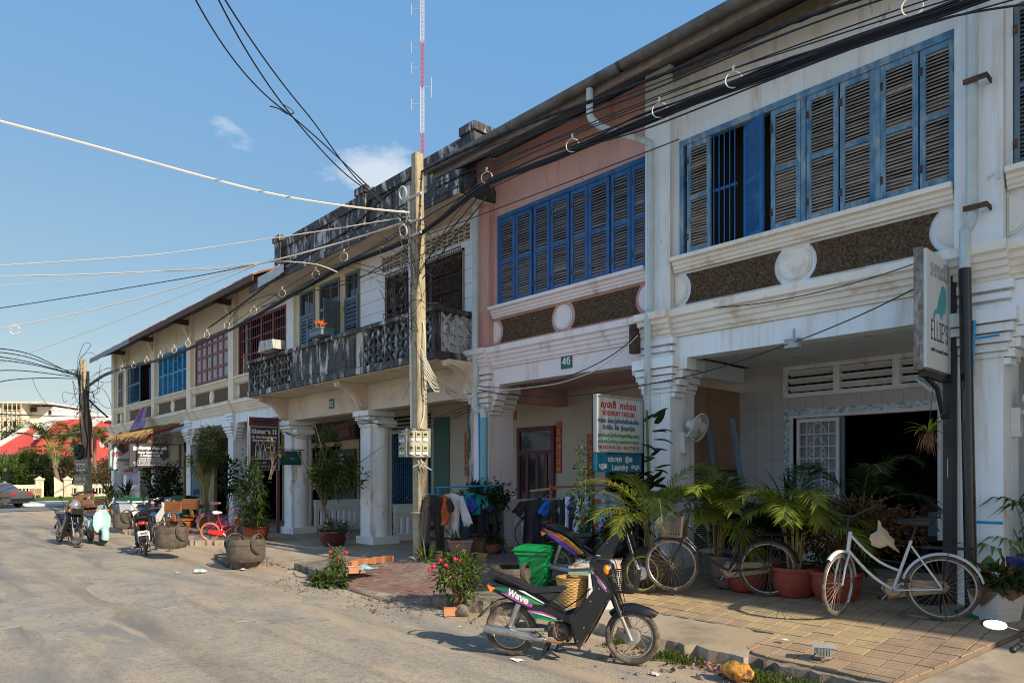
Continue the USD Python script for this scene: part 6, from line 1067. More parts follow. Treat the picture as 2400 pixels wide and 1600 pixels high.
underbone('motorcycle', 'dark motorcycle with a silver helmet hung on its headlight, parked in the open street', gp(139, 1271), .12, lean=-5, helmet=True, rimdet=18, steer=.2, stripes=[('cast_grey', [(-.1, .66), (.2, .57), (.3, .5), (.1, .56)])])
underbone('motorcycle', 'black motorcycle seen from behind with red tail lamp and white number plate', gp(342, 1301), PI-.28, lean=-6, plate='1-N451', rimdet=18, tail_up=.12, steer=.25)
underbone('motorcycle', 'small dark blue motorcycle with cream leg shields by the orange bench', gp(333, 1240, .12), .55, lean=-5, body='cub_blue', legs='cream_body', rimdet=16, mirrors=False, steer=-.2)
def scooter(name, label, loc, head, lean=-4):
    t = thing(name, label, 'scooter', loc, head); UsdGeom.Xformable(t).AddRotateXOp().Set(lean); R = .215; WB = 1.16
    wheel(t, (0, 0, R), R, .05, ns=12, hubr=.07, hubw=.06); wheel(t, (WB, 0, R), R, .05, ns=12, hubr=.07, hubw=.05, ax=(-.18, 1, 0))
    v = []; n = 12
    # shield: a curved apron
    pr = [(.30, .14), (.36, .24), (.50, .30), (.72, .30), (.86, .20), (.93, .10)]; m = MB()
    for sgn, off in ((1, 0), (-1, -.02)):
        vv = []
        for z, hw in pr:
            for k in range(n+1): q = -1+2*k/n; vv.append((.98-.16*(z-.3)+.05*(1-q*q)+off-(.02 if z < .4 else 0), q*hw/1.45, z))
        f = [(i*(n+1)+k, i*(n+1)+k+1, (i+1)*(n+1)+k+1, (i+1)*(n+1)+k) for i in range(len(pr)-1) for k in range(n)]; m.add(vv, f if sgn > 0 else [q[::-1] for q in f])
    obj(t, 'front_apron', m, 'mint', 50); obj(t, 'inner_panel', MB().pillow([(.80, .85), (.88, .86), (.96, .35), (.9, .24), (.85, .3)], 0, .17, .03, .6), 'seat_maroon', 40)
    th = np.linspace(-.3, 2.4, 14); prof = [(-.085, -.07), (-.08, -.01), (-.04, .03), (0, .04), (.04, .03), (.08, -.01), (.085, -.07)]; v = [(WB+(R+.03+o)*math.cos(a), y, R+(R+.03+o)*math.sin(a)) for a in th for y, o in prof]; k_ = len(prof)
    obj(t, 'front_mudguard', MB().add(v, [(i*k_+j, (i+1)*k_+j, (i+1)*k_+j+1, i*k_+j+1) for i in range(13) for j in range(k_-1)]), 'mint', 60)
    obj(t, 'floor_board', MB().box(.42, -.16, .24, .90, .16, .30), 'seat_maroon'); obj(t, 'rear_body', MB().pillow([(-.33, .58), (-.2, .69), (.30, .66), (.44, .56), (.42, .30), (.25, .30), (.1, .46), (-.15, .46)], 0, .17, .08, .5), 'mint', 50); obj(t, 'lower_panel', MB().pillow([(-.1, .44), (.12, .44), (.40, .32), (.40, .26), (.1, .26)], 0, .15, .03, .7), 'mud', 50)
    obj(t, 'seat', MB().pillow([(-.30, .70), (-.1, .77), (.25, .74), (.42, .70), (.40, .65), (-.25, .66)], 0, .13, .04, .6), 'seat_maroon', 60); obj(t, 'fork', MB().tube([(.98, .05, .4), (WB+.01, .06, R)], .02, 8), 'black_metal')
    obj(t, 'exhaust', MB().tube([(-.22, -.17, .30), (.05, -.17, .25), (.2, -.15, .2)], [.06, .06, .03], 10), 'black_metal', 40); obj(t, 'head_cowl', MB().ball((.84, 0, .95), (.1, .12, .085), 14, 10), 'mint', True); obj(t, 'headlight', MB().ball((.915, 0, .96), (.03, .065, .065), 14, 10), 'mirror_glass', True)
    for sg in (-1, 1):
        obj(t, 'indicator', MB().ball((.89, sg*.13, .90), (.03, .035, .03), 10, 7), 'amber_lamp', True); obj(t, 'grip', MB().tube([(.83, sg*.1, .97), (.78, sg*.32, .98)], .016, 8), 'black_metal'); obj(t, 'mirror', MB().tube([(.82, sg*.16, 1.0), (.78, sg*.28, 1.17)], .006, 5).ball((.775, sg*.29, 1.2), (.02, .05, .05), 12, 8), 'chrome', 50)
    obj(t, 'badge', MB().ball((.93, 0, .70), (.008, .02, .02), 8, 6), 'letter_black')
    return t
scooter('scooter', 'mint green retro scooter facing the street', gp(211, 1269), .05)
def bicycle(name, label, rear, front, frame='bike_white', R=.33, lean=4.0, tyre='dusty_tyre', rim='rim_steel', steer=0.0, basket=False, rack=True, guard=True, seatm='seat_vinyl', grip='black_metal', sw=1.0, kid=False, fork=None, group=None, seat_h=None, spokes=32, hb_w=.27):
    rear, front = np.asarray(rear, float), np.asarray(front, float); d = front-rear; L = float(np.linalg.norm(d[:2])); hd = math.atan2(d[1], d[0])
    t = thing(name, label, 'bicycle', rear, hd, group); UsdGeom.Xformable(t).AddRotateXOp().Set(lean); s = R/.33; fork = fork or frame; WB = L
    wheel(t, (0, 0, R), R, .019*sw*max(s, .8), tyre, rim, spokes, .02, .045)
    ca_, sa_ = math.cos(steer), math.sin(steer); px = WB-.13*s
    def S(mb):
        for i, v in enumerate(mb.v): q = v.copy(); dx = v[:, 0]-px; q[:, 0] = px+dx*ca_-v[:, 1]*sa_; q[:, 1] = dx*sa_+v[:, 1]*ca_; mb.v[i] = q
        return mb
    c = S(MB().add([(WB, 0, R)], np.zeros((1, 3), int))).v[0][0]
    wheel(t, c, R, .019*sw*max(s, .8), tyre, rim, spokes, .02, .04, ax=(-sa_, ca_, 0))
    bbx, bbz = .43*s, R*.86; hx, hz = WB-.20*s, R+.52*s; hx2, hz2 = WB-.155*s, R+.36*s; sx, sz = .27*s, R+.47*s
    fr = MB(); n = 8
    def bend(a, b, k): q = np.linspace(0, 1, n)[:, None]; a, b = np.array(a, float), np.array(b, float); p = a+(b-a)*q; p[:, 2] -= k*np.sin(q[:, 0]*PI); return p
    fr.tube(bend((hx2, 0, hz2), (bbx, 0, bbz), .05*s), .0155, 10).tube(bend((hx, 0, hz-.03), (bbx-.06*s, 0, bbz+.20*s), .06*s), .014, 10).tube([(bbx, 0, bbz), (sx, 0, sz)], .016, 10).tube([(hx+.012, 0, hz+.02), (hx2-.008, 0, hz2-.04)], .02, 10)
    for y in (-.05, .05): fr.tube([(bbx, y*.6, bbz), (0, y, R)], .009, 8).tube([(sx, y*.3, sz-.06), (0, y, R)], .009, 8)
    obj(t, 'frame', fr, frame, 40)
    fk = MB()
    for y in (-.045, .045): fk.tube([(hx2-.005, 0, hz2-.03), (hx2+.01, y, hz2-.06), (WB-.05*s, y, R+.15*s), (WB, y, R)], [.013, .013, .011, .008], 8)
    obj(t, 'fork', S(fk), fork, 40)
    st_ = S(MB().tube([(hx+.01, 0, hz), (hx-.03, 0, hz+.17*s)], .012, 8)); obj(t, 'stem', st_, 'black_metal', 40)
    w = hb_w*s if not kid else .24; zz = hz+.17*s
    obj(t, 'handlebar', S(MB().tube([(hx-.20*s, -w, zz+.10*s), (hx-.08*s, -w*.95, zz+.12*s), (hx+.02, -w*.6, zz+.06*s), (hx-.03, -.05, zz), (hx-.03, .05, zz), (hx+.02, w*.6, zz+.06*s), (hx-.08*s, w*.95, zz+.12*s), (hx-.20*s, w, zz+.10*s)], .011, 8)), 'black_metal' if not kid else 'chrome', 40)
    for sg in (-1, 1): obj(t, 'grip', S(MB().tube([(hx-.21*s, sg*w, zz+.10*s), (hx-.10*s, sg*w*.96, zz+.118*s)], .016, 8)), grip, 40)
    sh_ = seat_h or sz+.17*s; obj(t, 'seat_post', MB().tube([(sx, 0, sz), (sx-.05*s, 0, sh_)], .011, 8), 'black_metal', 40); obj(t, 'saddle', MB().pillow([(sx-.19*s, sh_+.05), (sx-.1*s, sh_+.065), (sx+.05*s, sh_+.045), (sx+.12*s, sh_+.035), (sx+.12*s, sh_+.01), (sx-.02*s, sh_-.02), (sx-.16*s, sh_-.02)], 0, .085*s, .025, .6), seatm, 60)
    def guard_(cx, a0, a1, mtl, steered):
        v = []; th = np.linspace(a0, a1, 20); pf = [(-.028, -.012), (-.018, .004), (0, .01), (.018, .004), (.028, -.012)]
        for a in th: v += [(cx+(R+.022+o)*math.cos(a), y*sw, R+(R+.022+o)*math.sin(a)) for y, o in pf]
        f = [(i*5+j, (i+1)*5+j, (i+1)*5+j+1, i*5+j+1) for i in range(19) for j in range(4)]; b = MB().add(v, f); v2 = np.array(v); v2[:, 2] -= .004; b.add(v2, [q[::-1] for q in f]); obj(t, 'mudguard', S(b) if steered else b, mtl, 60)
    if guard: guard_(0, -.15+.2, PI*.93, frame, False); guard_(WB, .95, PI*.98, frame, True)
    if rack: 
        rk = MB(); zr = 2*R+.075*s
        for y in (-.06, 0, .06): rk.tube([(sx-.08*s, y, zr), (-.28*s, y, zr)], .006, 6)
        for x in (sx-.1*s, 0, -.27*s): rk.tube([(x, -.065, zr), (x, .065, zr)], .006, 6)
        for y in (-.06, .06): rk.tube([(0, y, R), (-.05, y, zr)], .005, 6)
        obj(t, 'rack', rk, 'black_metal')
    M_ = np.array([[1, 0, 0], [0, 0, 1], [0, 1, 0]]); ch = obj(t, 'chainwheel', MB().torus((bbx, -.05, bbz), .085*s, .008, (0, 1, 0), 22, 5).tube([(bbx, -.06, bbz), (bbx, .06, bbz)], .014, 8), 'rust_pipe'); obj(t, 'chain_cover', MB().prism(Polygon([(bbx+.10*s, bbz), (bbx+.03*s, bbz+.09*s), (-.02, R+.05*s), (-.06, R), (-.02, R-.05*s), (bbx+.03*s, bbz-.09*s)]).buffer(.01), -.062, -.05), 'chain_guard' if not kid else frame)
    cr_ = .16*s
    for sg, a in ((-1, .9), (1, .9+PI)): e = (bbx+cr_*math.cos(a), sg*.075, bbz-cr_*math.sin(a)); obj(t, 'crank', MB().tube([(bbx, sg*.07, bbz), e], .008, 6), 'steel'); obj(t, 'pedal', MB().box(e[0]-.045*s, sg*.08 if sg > 0 else -.16, e[2]-.012, e[0]+.045*s, .16 if sg > 0 else -.08, e[2]+.012), 'black_metal')
    obj(t, 'stand', MB().tube([(.03, -.06, R-.02), (.0, -.17*s, .02-.17*s*math.sin(math.radians(lean)))], .007, 6).tube([(0, .06, R-.02), (-.03, .10, .05)], .006, 6), 'black_metal')
    if basket:
        b = MB(); x0, x1, z0, z1 = hx2+.03, hx2+.29, hz2-.0, hz2+.25
        for k in range(13): f = k/12; y = -.17+.34*f; b.tube([(x1+.02, y, z1), (x1-.03, y*.8, z0), (x0, y*.8, z0), (x0-.02, y, z1)], .003, 3)
        for k in range(9): f = k/8; x = x0+(x1-x0)*f; b.tube([(x, -.17, z1), (x, -.136, z0)], .003, 3); b.tube([(x, .17, z1), (x, .136, z0)], .003, 3)
        for k in range(11): f = k/10; y = .136+.034*f; z = z0+(z1-z0)*f; b.tube([(x0-.02*f, -y, z), (x1-.03+.05*f, -y, z), (x1-.03+.05*f, y, z), (x0-.02*f, y, z)], .003 if k < 10 else .007, 4, closed=True)
        obj(t, 'basket', S(b), 'spoke_rust')
    return t, S, (hx, hz, zz)
wt, S_, (hx, hz, zz) = bicycle('bicycle', 'white ladies bicycle with a cloth hat on its frame, before the open cafe', gp(2208, 1454, .29), gp(1948, 1436, .275), 'bike_white', .345, -5, steer=1.15)
hat = MB(); th = np.arange(24)*2*PI/24
prof = [(.001, 0), (.05, -.006), (.075, .03), (.085, .08), (.10, .10), (.17, .13), (.175, .135)]
Mx = np.array([[.5, 0, -.87], [.2, .95, .1], [.83, -.25, .5]]); hat.lathe(prof, 24, (hx-.20, -.03, hz-.10), Mx@np.diag([1.15, .55, 1.25])); hat.v[-1] += np.c_[.012*np.sin(hat.v[-1][:, 2]*60), .015*np.sin(hat.v[-1][:, 0]*50), .01*np.cos(hat.v[-1][:, 0]*40)]
hv, hf = hat.arr(); R_ = np.array(UsdGeom.Xformable(wt).ComputeLocalToWorldTransform(Usd.TimeCode.Default())).T
hw = (np.c_[hv, np.ones(len(hv))]@R_.T)[:, :3]; tag(obj(None, 'cloth_hat', (hw, hf), 'hat_cloth', 60), 'crumpled beige cloth hat hanging from the white bicycle', 'hat')
bicycle('bicycle', 'black bicycle with a rusty front basket standing among the potted palms', gp(1799, 1396, .3), gp(1574, 1391, .27), 'bike_black', .35, -4, steer=-.12, basket=True)
bicycle('bicycle', 'small red child bicycle with orange tyres', gp(493, 1267, .08), gp(493, 1267, .08)+E1*.82+E2*.22, 'red_frame', .25, 5, tyre='orange_tyre', kid=True, guard=False, rack=False, sw=1.3, spokes=20, seatm='letter_white', grip='hot_pink')
bicycle('bicycle', 'pink bicycle with pink mudguard and carrier cushion behind the red one', gp(487, 1252, .12), gp(487, 1252, .12)+E1*1.0+E2*.3, 'hot_pink', .30, 5, kid=True, guard=True, rack=True, sw=1.2, spokes=20, seatm='pale_pink', grip='hot_pink')
bicycle('bicycle', 'child bicycle with white handlebar and pink grips beside the green bins', gp(352, 1232, .12), gp(338, 1222, .12)+np.array([-.35, .35, 0]), 'hot_pink', .26, 5, kid=True, rack=False, spokes=16, seatm='pale_pink', grip='hot_pink')
bicycle('bicycle', 'bicycle whose white mudguard shows beside the double column', np.array([-17.0, 10.6, .125]), np.array([-16.05, 10.75, .125]), 'violet_frame', .32, 3, spokes=20); bicycle('bicycle', 'bicycle with a chrome handlebar before the folding gate', np.array([-15.1, 11.1, .125]), np.array([-15.95, 10.55, .125]), 'bike_black', .32, 3, spokes=20, kid=True)
bicycle('bicycle', 'bicycle half hidden behind the rack of black shirts', np.array([-8.9, 9.9, .37]), np.array([-9.9, 9.5, .37]), 'bike_black', .32, 4, spokes=20)
# cyclo by the corner
cy = gp(207, 1217, .0); cyc = thing('cyclo', 'wooden cyclo with a brown passenger box by the cable hung pole', 'cyclo', cy, math.pi+.3); mat('cyclo_wood', (.14, .075, .035), .6, .25, 6)
for y in (-.62, .62): wheel(cyc, (.0, y, .4), .4, .03, ns=20, hubr=.04); obj(cyc, 'wheel_guard', MB().tube([(.45*math.cos(a), y, .4+.45*math.sin(a)) for a in np.linspace(.2, 2.9, 12)], .035, 6), 'wicker_dark', 40)
wheel(cyc, (1.5, 0, .35), .35, .02, ns=20)
obj(cyc, 'passenger_box', MB().box(-.45, -.42, .35, .35, .42, .42).box(.3, -.42, .42, .36, .42, 1.05).box(-.4, -.45, .42, .36, -.41, .78).box(-.4, .41, .42, .36, .45, .78), 'cyclo_wood'); obj(cyc, 'seat', MB().box(-.35, -.4, .5, .29, .4, .62), 'seat_maroon'); obj(cyc, 'frame', MB().tube([(.3, 0, .4), (1.5, 0, .35)], .025, 6).tube([(.36, 0, .95), (1.0, 0, .5), (1.1, 0, 1.0)], .02, 6), 'black_metal'); obj(cyc, 'folded_hood', MB().tube([(.33, -.5, 1.08), (.25, -.3, 1.18), (.25, .3, 1.1), (.33, .5, 1.02)], .05, 8), 'seat_vinyl', 40); obj(cyc, 'saddle', MB().ball((1.1, 0, 1.02), (.13, .09, .05)), 'seat_vinyl', True)
# cut-off scooter handle at the edge
hx_ = dp(2330, 1462, 4.3); sc_ = thing('motorcycle', 'handlebar end and white faced mirror of a motorcycle mostly out of frame', 'motorcycle', (0, 0, 0)); D2 = lambda x, y, d=4.3: dp(x, y, d)
mi = obj(sc_, 'mirror', MB().tube([D2(2350, 1466), D2(2385, 1476), D2(2396, 1500), D2(2420, 1520)], .006, 8), 'black_metal'); cc = D2(2331, 1463, 4.3); U_, V_ = E1, np.array([0, 0, .90])+E2*.43; th = np.linspace(0, 2*PI, 24, endpoint=False); rr = 1+.12*np.cos(2*th+.8)
vv = np.array([cc+U_*.070*q*math.cos(a)+V_*.036*q*math.sin(a) for a, q in zip(th, rr)]); v2 = vv+E2*.02; obj(mi, 'mirror_housing', MB().add(np.r_[vv*1.0, cc[None]+E2*.03, v2], [(i, (i+1) % 24, 24) for i in range(24)]).add(np.r_[vv, v2], [(i, (i+1) % 24, 24+(i+1) % 24, 24+i) for i in range(24)]), 'black_metal')
vi = cc+(vv-cc)*.94-E2*.004; obj(mi, 'mirror_face', MB().add(np.r_[vi, cc[None]-E2*.005], [((i+1) % 24, i, 24) for i in range(24)]), 'mirror_glass', True)
obj(sc_, 'grip', MB().tube([D2(2374, 1522), D2(2420, 1490, 4.45)], .019, 10).ball(D2(2374, 1522), .021), 'seat_vinyl', 40); obj(sc_, 'handlebar', MB().tube([D2(2420, 1490, 4.45), D2(2520, 1450, 4.8)], .012, 8).tube([D2(2520, 1450, 4.8), np.array([*D2(2600, 1500, 4.9)[:2], .25])], .05, 8), 'black_metal'); obj(sc_, 'body', MB().box(-.9, 5.0, .1, -.55, 5.6, .8), 'black_plastic')
# ---------------------------------------------------------------- signs
def plaque(name, label, O, U, V, w, h, th, m, frame=None, fm='dark_wood', cat='sign'):
    "flat board: O is the lower corner, U along the width, V up"
    O, U, V = (np.asarray(q, float) for q in (O, U, V)); N = np.cross(U, V); t = thing(name, label, cat, (0, 0, 0))
    obj(t, 'board', MB().obox(O+U*w/2+V*h/2-N*th/2, U*w/2, V*h/2, N*th/2), m)
    if frame:
        f = frame; obj(t, 'frame', MB().obox(O+U*w/2+V*(h+f/2), U*(w/2+f), V*f/2, N*(th*.7)).obox(O+U*w/2-V*f/2, U*(w/2+f), V*f/2, N*(th*.7)).obox(O-U*f/2+V*h/2, U*f/2, V*h/2, N*(th*.7)).obox(O+U*(w+f/2)+V*h/2, U*f/2, V*h/2, N*(th*.7)), fm)
    def put(txt, x, z, hh, mt, width=None, font='lat', bold=1, part='lettering', slant=0, sub=None): return obj(t, part, text_mb(txt, hh, O+U*x+V*z+N*.001, U, V, width, True, font, bold, slant), mt)
    def shape(g, mt, part='emblem', lift=.0015): return obj(t, part, MB().prism(g, 0, .002, fn=lambda a, b, d: O+a[:, None]*U+b[:, None]*V+(d[:, None]+lift)*N), mt)
    return t, put, shape
YV, ZV = (0, 1, 0), (0, 0, 1)
mat('sign_pale', (.50, .58, .60), .5, .04, 2, dirt=(.55, .58, .30), damt=(.52, .75), dscale=(1, 1, 2.0)); mat('sign_blue', (.01, .15, .27), .45, .05, 3); mat('sign_white', (.55, .62, .64), .6, .04, 3); mat('sign_dark', (.04, .035, .045), .5, .1, 3); mat('sign_purple', (.10, .035, .06), .6, .2, 4); mat('ellie_teal', (.07, .36, .42), .5); mat('letter_slate', (.06, .065, .085), .6); mat('letter_grey', (.30, .32, .33), .5); mat('bark', (.17, .155, .14), .95, .5, 14, bump=.8, bscale=30, bdist=.02, dirt=(.32, .31, .29), damt=(.5, .62), dscale=(14, 14, 5)); mat('red_paper', (.42, .03, .03), .6, .1, 5); mat('gold', (.55, .36, .07), .5); mat('frame_green', (.03, .12, .09), .5); mat('poster_blue', (.10, .19, .38), .5, .5, 9); mat('banner_blue', (.27, .48, .58), .6, .06, 3); mat('poster_mix', (.30, .24, .36), .5, .7, 11)
t, put, shape = plaque('shop_sign', 'tailor shop sign with red Khmer lettering over a blue laundry board', (-6.77, 7.86, 2.17), YV, ZV, 1.07, .81, .05, 'sign_pale', .02, 'zinc')
put('សុជាតិ  កាត់ដេរ', .53, .645, .088, 'letter_red', .84, 'khm', 2); put('SOCHEAT TAILOR', .53, .535, .062, 'letter_red', .76, bold=3); put('កាត់ដេរ  សំលៀកបំពាក់នារីទាន់សម័យ', .53, .425, .055, 'letter_blue', .98, 'khm', 2); put('ប៉ាក់ឌិន  និង  ម៉ូតគ្រប់ម៉ូត', .53, .325, .055, 'letter_blue', .76, 'khm', 2); put('ជួលសំលៀកបំពាក់ក្នុងពិធីផ្សេងៗ', .53, .215, .045, 'letter_green', .99, 'khm', 2); put('មានបង្រៀនសិស្សក្នុងតំលៃសមរម្យ', .53, .125, .042, 'letter_green', .99, 'khm', 1); put('Tel: 033 69 04 123 - 016 77 81 22', .53, .035, .046, 'letter_red', .98, bold=3)
O2 = np.array([-6.77, 7.86, 1.86]); obj(t, 'lower_board', MB().box(-6.82, 7.86, 1.86, -6.77, 8.95, 2.14), 'sign_blue')
for txt, x, z, hh, w_, f in (('បោក  អ៊ុត', .56, .155, .075, .58, 'khm'), ('ហ្វូល', .16, .06, .07, .18, 'khm'), ('Laundry', .56, .03, .075, .38, 'lat'), ('ចាប្រូង', .93, .05, .065, .2, 'khm')): obj(t, 'lettering', text_mb(txt, hh, O2+(.001, x, z), YV, ZV, w_, True, f, 2), 'letter_white')
obj(t, 'post', MB().tube([(-6.84, 7.88, .25), (-6.84, 7.88, 2.98)], .022, 8), 'rust'); obj(t, 'post', MB().tube([(-6.84, 8.93, .3), (-6.84, 8.93, 2.98)], .022, 8), 'rust')
t, put, shape = plaque('cafe_sign', 'white hanging sign with a teal bird and ELLIE\'S lettering on a black post', (-2.52, 8.22, 2.95), YV, ZV, .86, 1.25, .03, 'sign_white')
obj(t, 'bark_back', MB().box(-2.64, 8.20, 2.93, -2.551, 9.05, 4.22), 'bark')
put('អេលី', .42, 1.0, .15, 'letter_grey', .62, 'khm', 3); put("ELLIE'S", .42, .31, .21, 'letter_slate', .56, bold=0); put('café | ice cream | bakery', .42, .19, .035, 'letter_black', .58)
bird = Polygon([(.18, .56), (.22, .66), (.34, .72), (.38, .82), (.45, .92), (.47, .965), (.50, .995), (.56, 1.0), (.62, .97), (.64, .90), (.64, .80), (.60, .70), (.52, .655), (.50, .60), (.48, .60), (.485, .65), (.46, .655), (.45, .615), (.43, .615), (.44, .66), (.36, .66), (.29, .655), (.21, .555)]).buffer(.006).buffer(-.003)
shape(affinity.translate(affinity.scale(bird, .95, .95, origin=(.42, .75)), 0, -.05), 'ellie_teal', 'bird')
obj(t, 'post', MB().tube([(-2.50, 9.06, .2), (-2.50, 9.06, 4.3)], .035, 8).box(-2.60, 9.02, .35, -2.50, 9.10, 4.2), 'black_metal'); obj(t, 'bracket', MB().box(-2.62, 8.3, 2.86, -2.54, 9.05, 2.925).tube([(-2.58, 8.42, 2.86), (-2.58, 8.75, 2.78), (-2.58, 8.98, 2.45)], .025, 8), 'black_metal')
obj(t, 'black_pipe', MB().tube([(fx(2277, 8.9), 8.9, .35), (fx(2270, 8.9), 8.9, 2.0), (fx(2261, 8.9), 8.9, 4.075)], .062, 10), 'black_plastic', 40); obj(t, 'number_sticker', MB().box(-2.549, 9.0, 1.78, -2.545, 9.09, 2.0), 'st_white', label=None)
tag(obj(None, 'hose', MB().tube(curve([(-2.27, 8.93, 3.5), (-2.30, 8.92, 2.5), (-2.34, 8.9, 1.35), (-2.28, 8.9, 1.3), (-2.0, 8.9, 1.3)]), .018, 6).tube([(-2.27, 8.93, 3.3), (-2.05, 9.0, 3.32)], .014, 6), 'hose_blue'), 'thin bright blue pipe beside the black post at the cafe column', 'pipe')
t, put, shape = plaque('shop_sign', 'tall black sign with white Sister\'s II lettering under a purple strip', (-20.0, 8.1, 1.99), YV, ZV, .84, 1.22, .08, 'sign_dark', .02, 'zinc')
obj(t, 'upper_strip', MB().box(-20.08, 8.08, 3.26, -20.0, 8.96, 3.5), 'sign_purple'); obj(t, 'strip_lettering', text_mb('បងស្រីII', .10, (-19.999, 8.52, 3.34), YV, ZV, .72, True, 'khm', 2), 'letter_black')
put("Sister's II", .42, 1.04, .115, 'letter_white', .76, bold=2); put('All Day Breakfasts', .42, .91, .062, 'letter_white', .76, bold=2); put('Shop and Bakery', .42, .81, .062, 'letter_white', .70, bold=2); put('wifi', .42, .17, .05, 'letter_white'); put('Tel: 017 777 470', .42, .05, .06, 'letter_white', .72, bold=2)
for k, (x, h_) in enumerate(((.22, .44), (.38, .44), (.52, .34), (.64, .44))): shape(LineString([(x-.07, .32), (x-.06, .6), (x-.03, .32+h_), (x+.03, .32+h_), (x+.06, .6), (x+.07, .32)]).buffer(.007), 'letter_white', 'figure_outline')
for k in range(12): shape(LineString([(.17+k*.045, .31), (.17+k*.045, .52)]).buffer(.006), 'letter_white', 'figure_outline')
shape(LineString([(.13, .30), (.72, .30)]).buffer(.007), 'letter_white', 'figure_outline')
obj(t, 'post', MB().box(-20.1, 8.92, .12, -20.02, 9.0, 2.0), 'maroon'); obj(t, 'post', MB().box(-20.1, 8.06, 1.5, -20.02, 8.1, 3.5), 'zinc')
t, put, shape = plaque('shop_sign', 'black handicraft shop sign held in an open black frame', (-29.0, 7.2, 2.15), YV, ZV, 1.37, .86, .06, 'sign_dark')
put('ភាពសិប្បកម្ម សិល្បៈ ខ្មែរ', .72, .66, .10, 'letter_white', 1.15, 'khm', 3); put('Khmer Handicraft, Art', .72, .50, .085, 'letter_white', .88, bold=2); put('& Antique House', .72, .385, .085, 'letter_white', .68, bold=2); put('Cambodia handicraft Products', .72, .29, .055, 'letter_white', .80); put('Hand made by handicap persons', .72, .21, .055, 'letter_white', .88); put('012 57 50 121, 017 77 88 90', .72, .13, .055, 'letter_white', 1.16); put('www.khmerhandicraft.com', .72, .05, .055, 'letter_white', 1.1); shape(sbox(.12, .62, .30, .76), 'letter_white', 'emblem')
obj(t, 'frame', MB().tube([(-29.03, 8.57, 3.02), (-29.03, 9.15, 3.02), (-29.03, 9.15, 2.12), (-29.03, 7.2, 2.12), (-29.03, 7.2, 3.02), (-29.03, 8.57, 3.02)], .025, 6).tube([(-29.03, 9.0, 3.02), (-29.03, 9.0, 2.12)], .05, 8), 'black_metal')
octo = Polygon([(.0, .18), (.12, .0), (1.3, .0), (1.42, .18), (1.42, .85), (1.25, 1.0), (.2, 1.0), (0, .82)]); t = thing('cafe_sign', 'white eight sided crepe cafe sign with a dark red heart on top', 'sign'); Oh = np.array([-32.5, 7.3, 2.02])
f3 = lambda a, b, d: Oh+np.c_[d, a, b]
obj(t, 'board', MB().prism(octo, -.1, 0, fn=f3), 'frame_green'); obj(t, 'face', MB().prism(octo.buffer(-.06), .001, .006, fn=f3), 'sign_white'); th = np.linspace(0, 2*PI, 40); hx = 16*np.sin(th)**3/16*.26; hz_ = (13*np.cos(th)-5*np.cos(2*th)-2*np.cos(3*th)-np.cos(4*th))/16*.26
obj(t, 'heart', MB().prism(Polygon(np.c_[hx+.55, hz_+.93]), .0065, .03, fn=f3), 'sign_purple'); obj(t, 'oval', MB().prism(affinity.scale(Point(.72, .0).buffer(1, 24), .36, .17), .007, .02, fn=f3).prism(affinity.scale(Point(.72, .0).buffer(1, 24), .38, .19), -.08, .0069, fn=f3), 'sign_white')
for txt, x, z, hh, m_, w_, f in (('ហ្គ្រេប', .30, .62, .16, 'letter_red', .42, 'khm'), ('HONEY', .62, .38, .12, 'letter_black', .6, 'lat'), ('CREPE', .75, .23, .085, 'letter_red', .4, 'lat'), ('café', .72, -.05, .14, 'letter_red', .38, 'lat')): obj(t, 'lettering', text_mb(txt, hh, Oh+(.0215 if txt == 'café' else .0065, x, z), YV, ZV, w_, True, f, 3), m_)
obj(t, 'hanger', MB().tube([(-32.55, 7.6, 3.0), (-32.55, 7.6, 3.5)], .015, 5).tube([(-32.55, 8.5, 3.0), (-32.55, 8.5, 3.5)], .015, 5), 'black_metal')
t, put, shape = plaque('banner', 'pale blue printed banner hanging on a column near the bamboo', (XC[7]+CW+.03, 9.16, 1.0), YV, ZV, .60, 1.95, .01, 'banner_blue', .012, 'letter_blue')
shape(Polygon([(.16, 1.72), (.25, 1.80), (.40, 1.77), (.50, 1.79), (.40, 1.74), (.30, 1.75), (.22, 1.70)]), 'letter_black')
for k in range(13): put('ម្ហូប ភេសជ្ជៈ នំប៉័ង កាហ្វេ', .30, 1.5-.085*k, .035, 'letter_white', .48, 'khm', 0)
shape(sbox(.06, .08, .54, .30), 'poster_blue', 'picture')
for nm, lab, px0, px1, py0, py1, Y, m_ in (('poster', 'blue and white photo poster on the cream panel under the crepe cafe sign', 300, 324, 1104, 1136, 9.3, 'poster_mix'), ('poster', 'small blue poster on the yellow wall beside the black Sister\'s sign', 553, 570, 1110, 1131, 9.8, 'poster_blue'), ('poster', 'small dark photo print below the blue poster', 560, 580, 1135, 1146, 9.8, 'poster_mix')):
    x0, z1_ = fc(px0, py0, Y); x1, z0_ = fc(px1, py1, Y); tt = thing(nm, lab, 'poster'); obj(tt, 'sheet', MB().box(x0, Y, z0_, x1, Y+.01, z1_), m_); obj(tt, 'border', MB().box(x0-.02, Y+.011, z0_-.02, x1+.02, Y+.02, z1_+.02), 'white_paint')
x0, x1 = fx(392, 9.3)-3.3, fx(328, 9.3)
pn = thing('wall_panel', 'cream boarded panel between the corner columns under the crepe sign', 'panel'); obj(pn, 'panel', MB().box(fx(294, 9.31), 9.31, .12, fx(327, 9.31), 9.36, 2.4), 'cream_plaster'); obj(pn, 'dark_upright', MB().box(fx(288, 9.3), 9.28, .12, fx(294, 9.3), 9.38, 2.9), 'dark_wood')
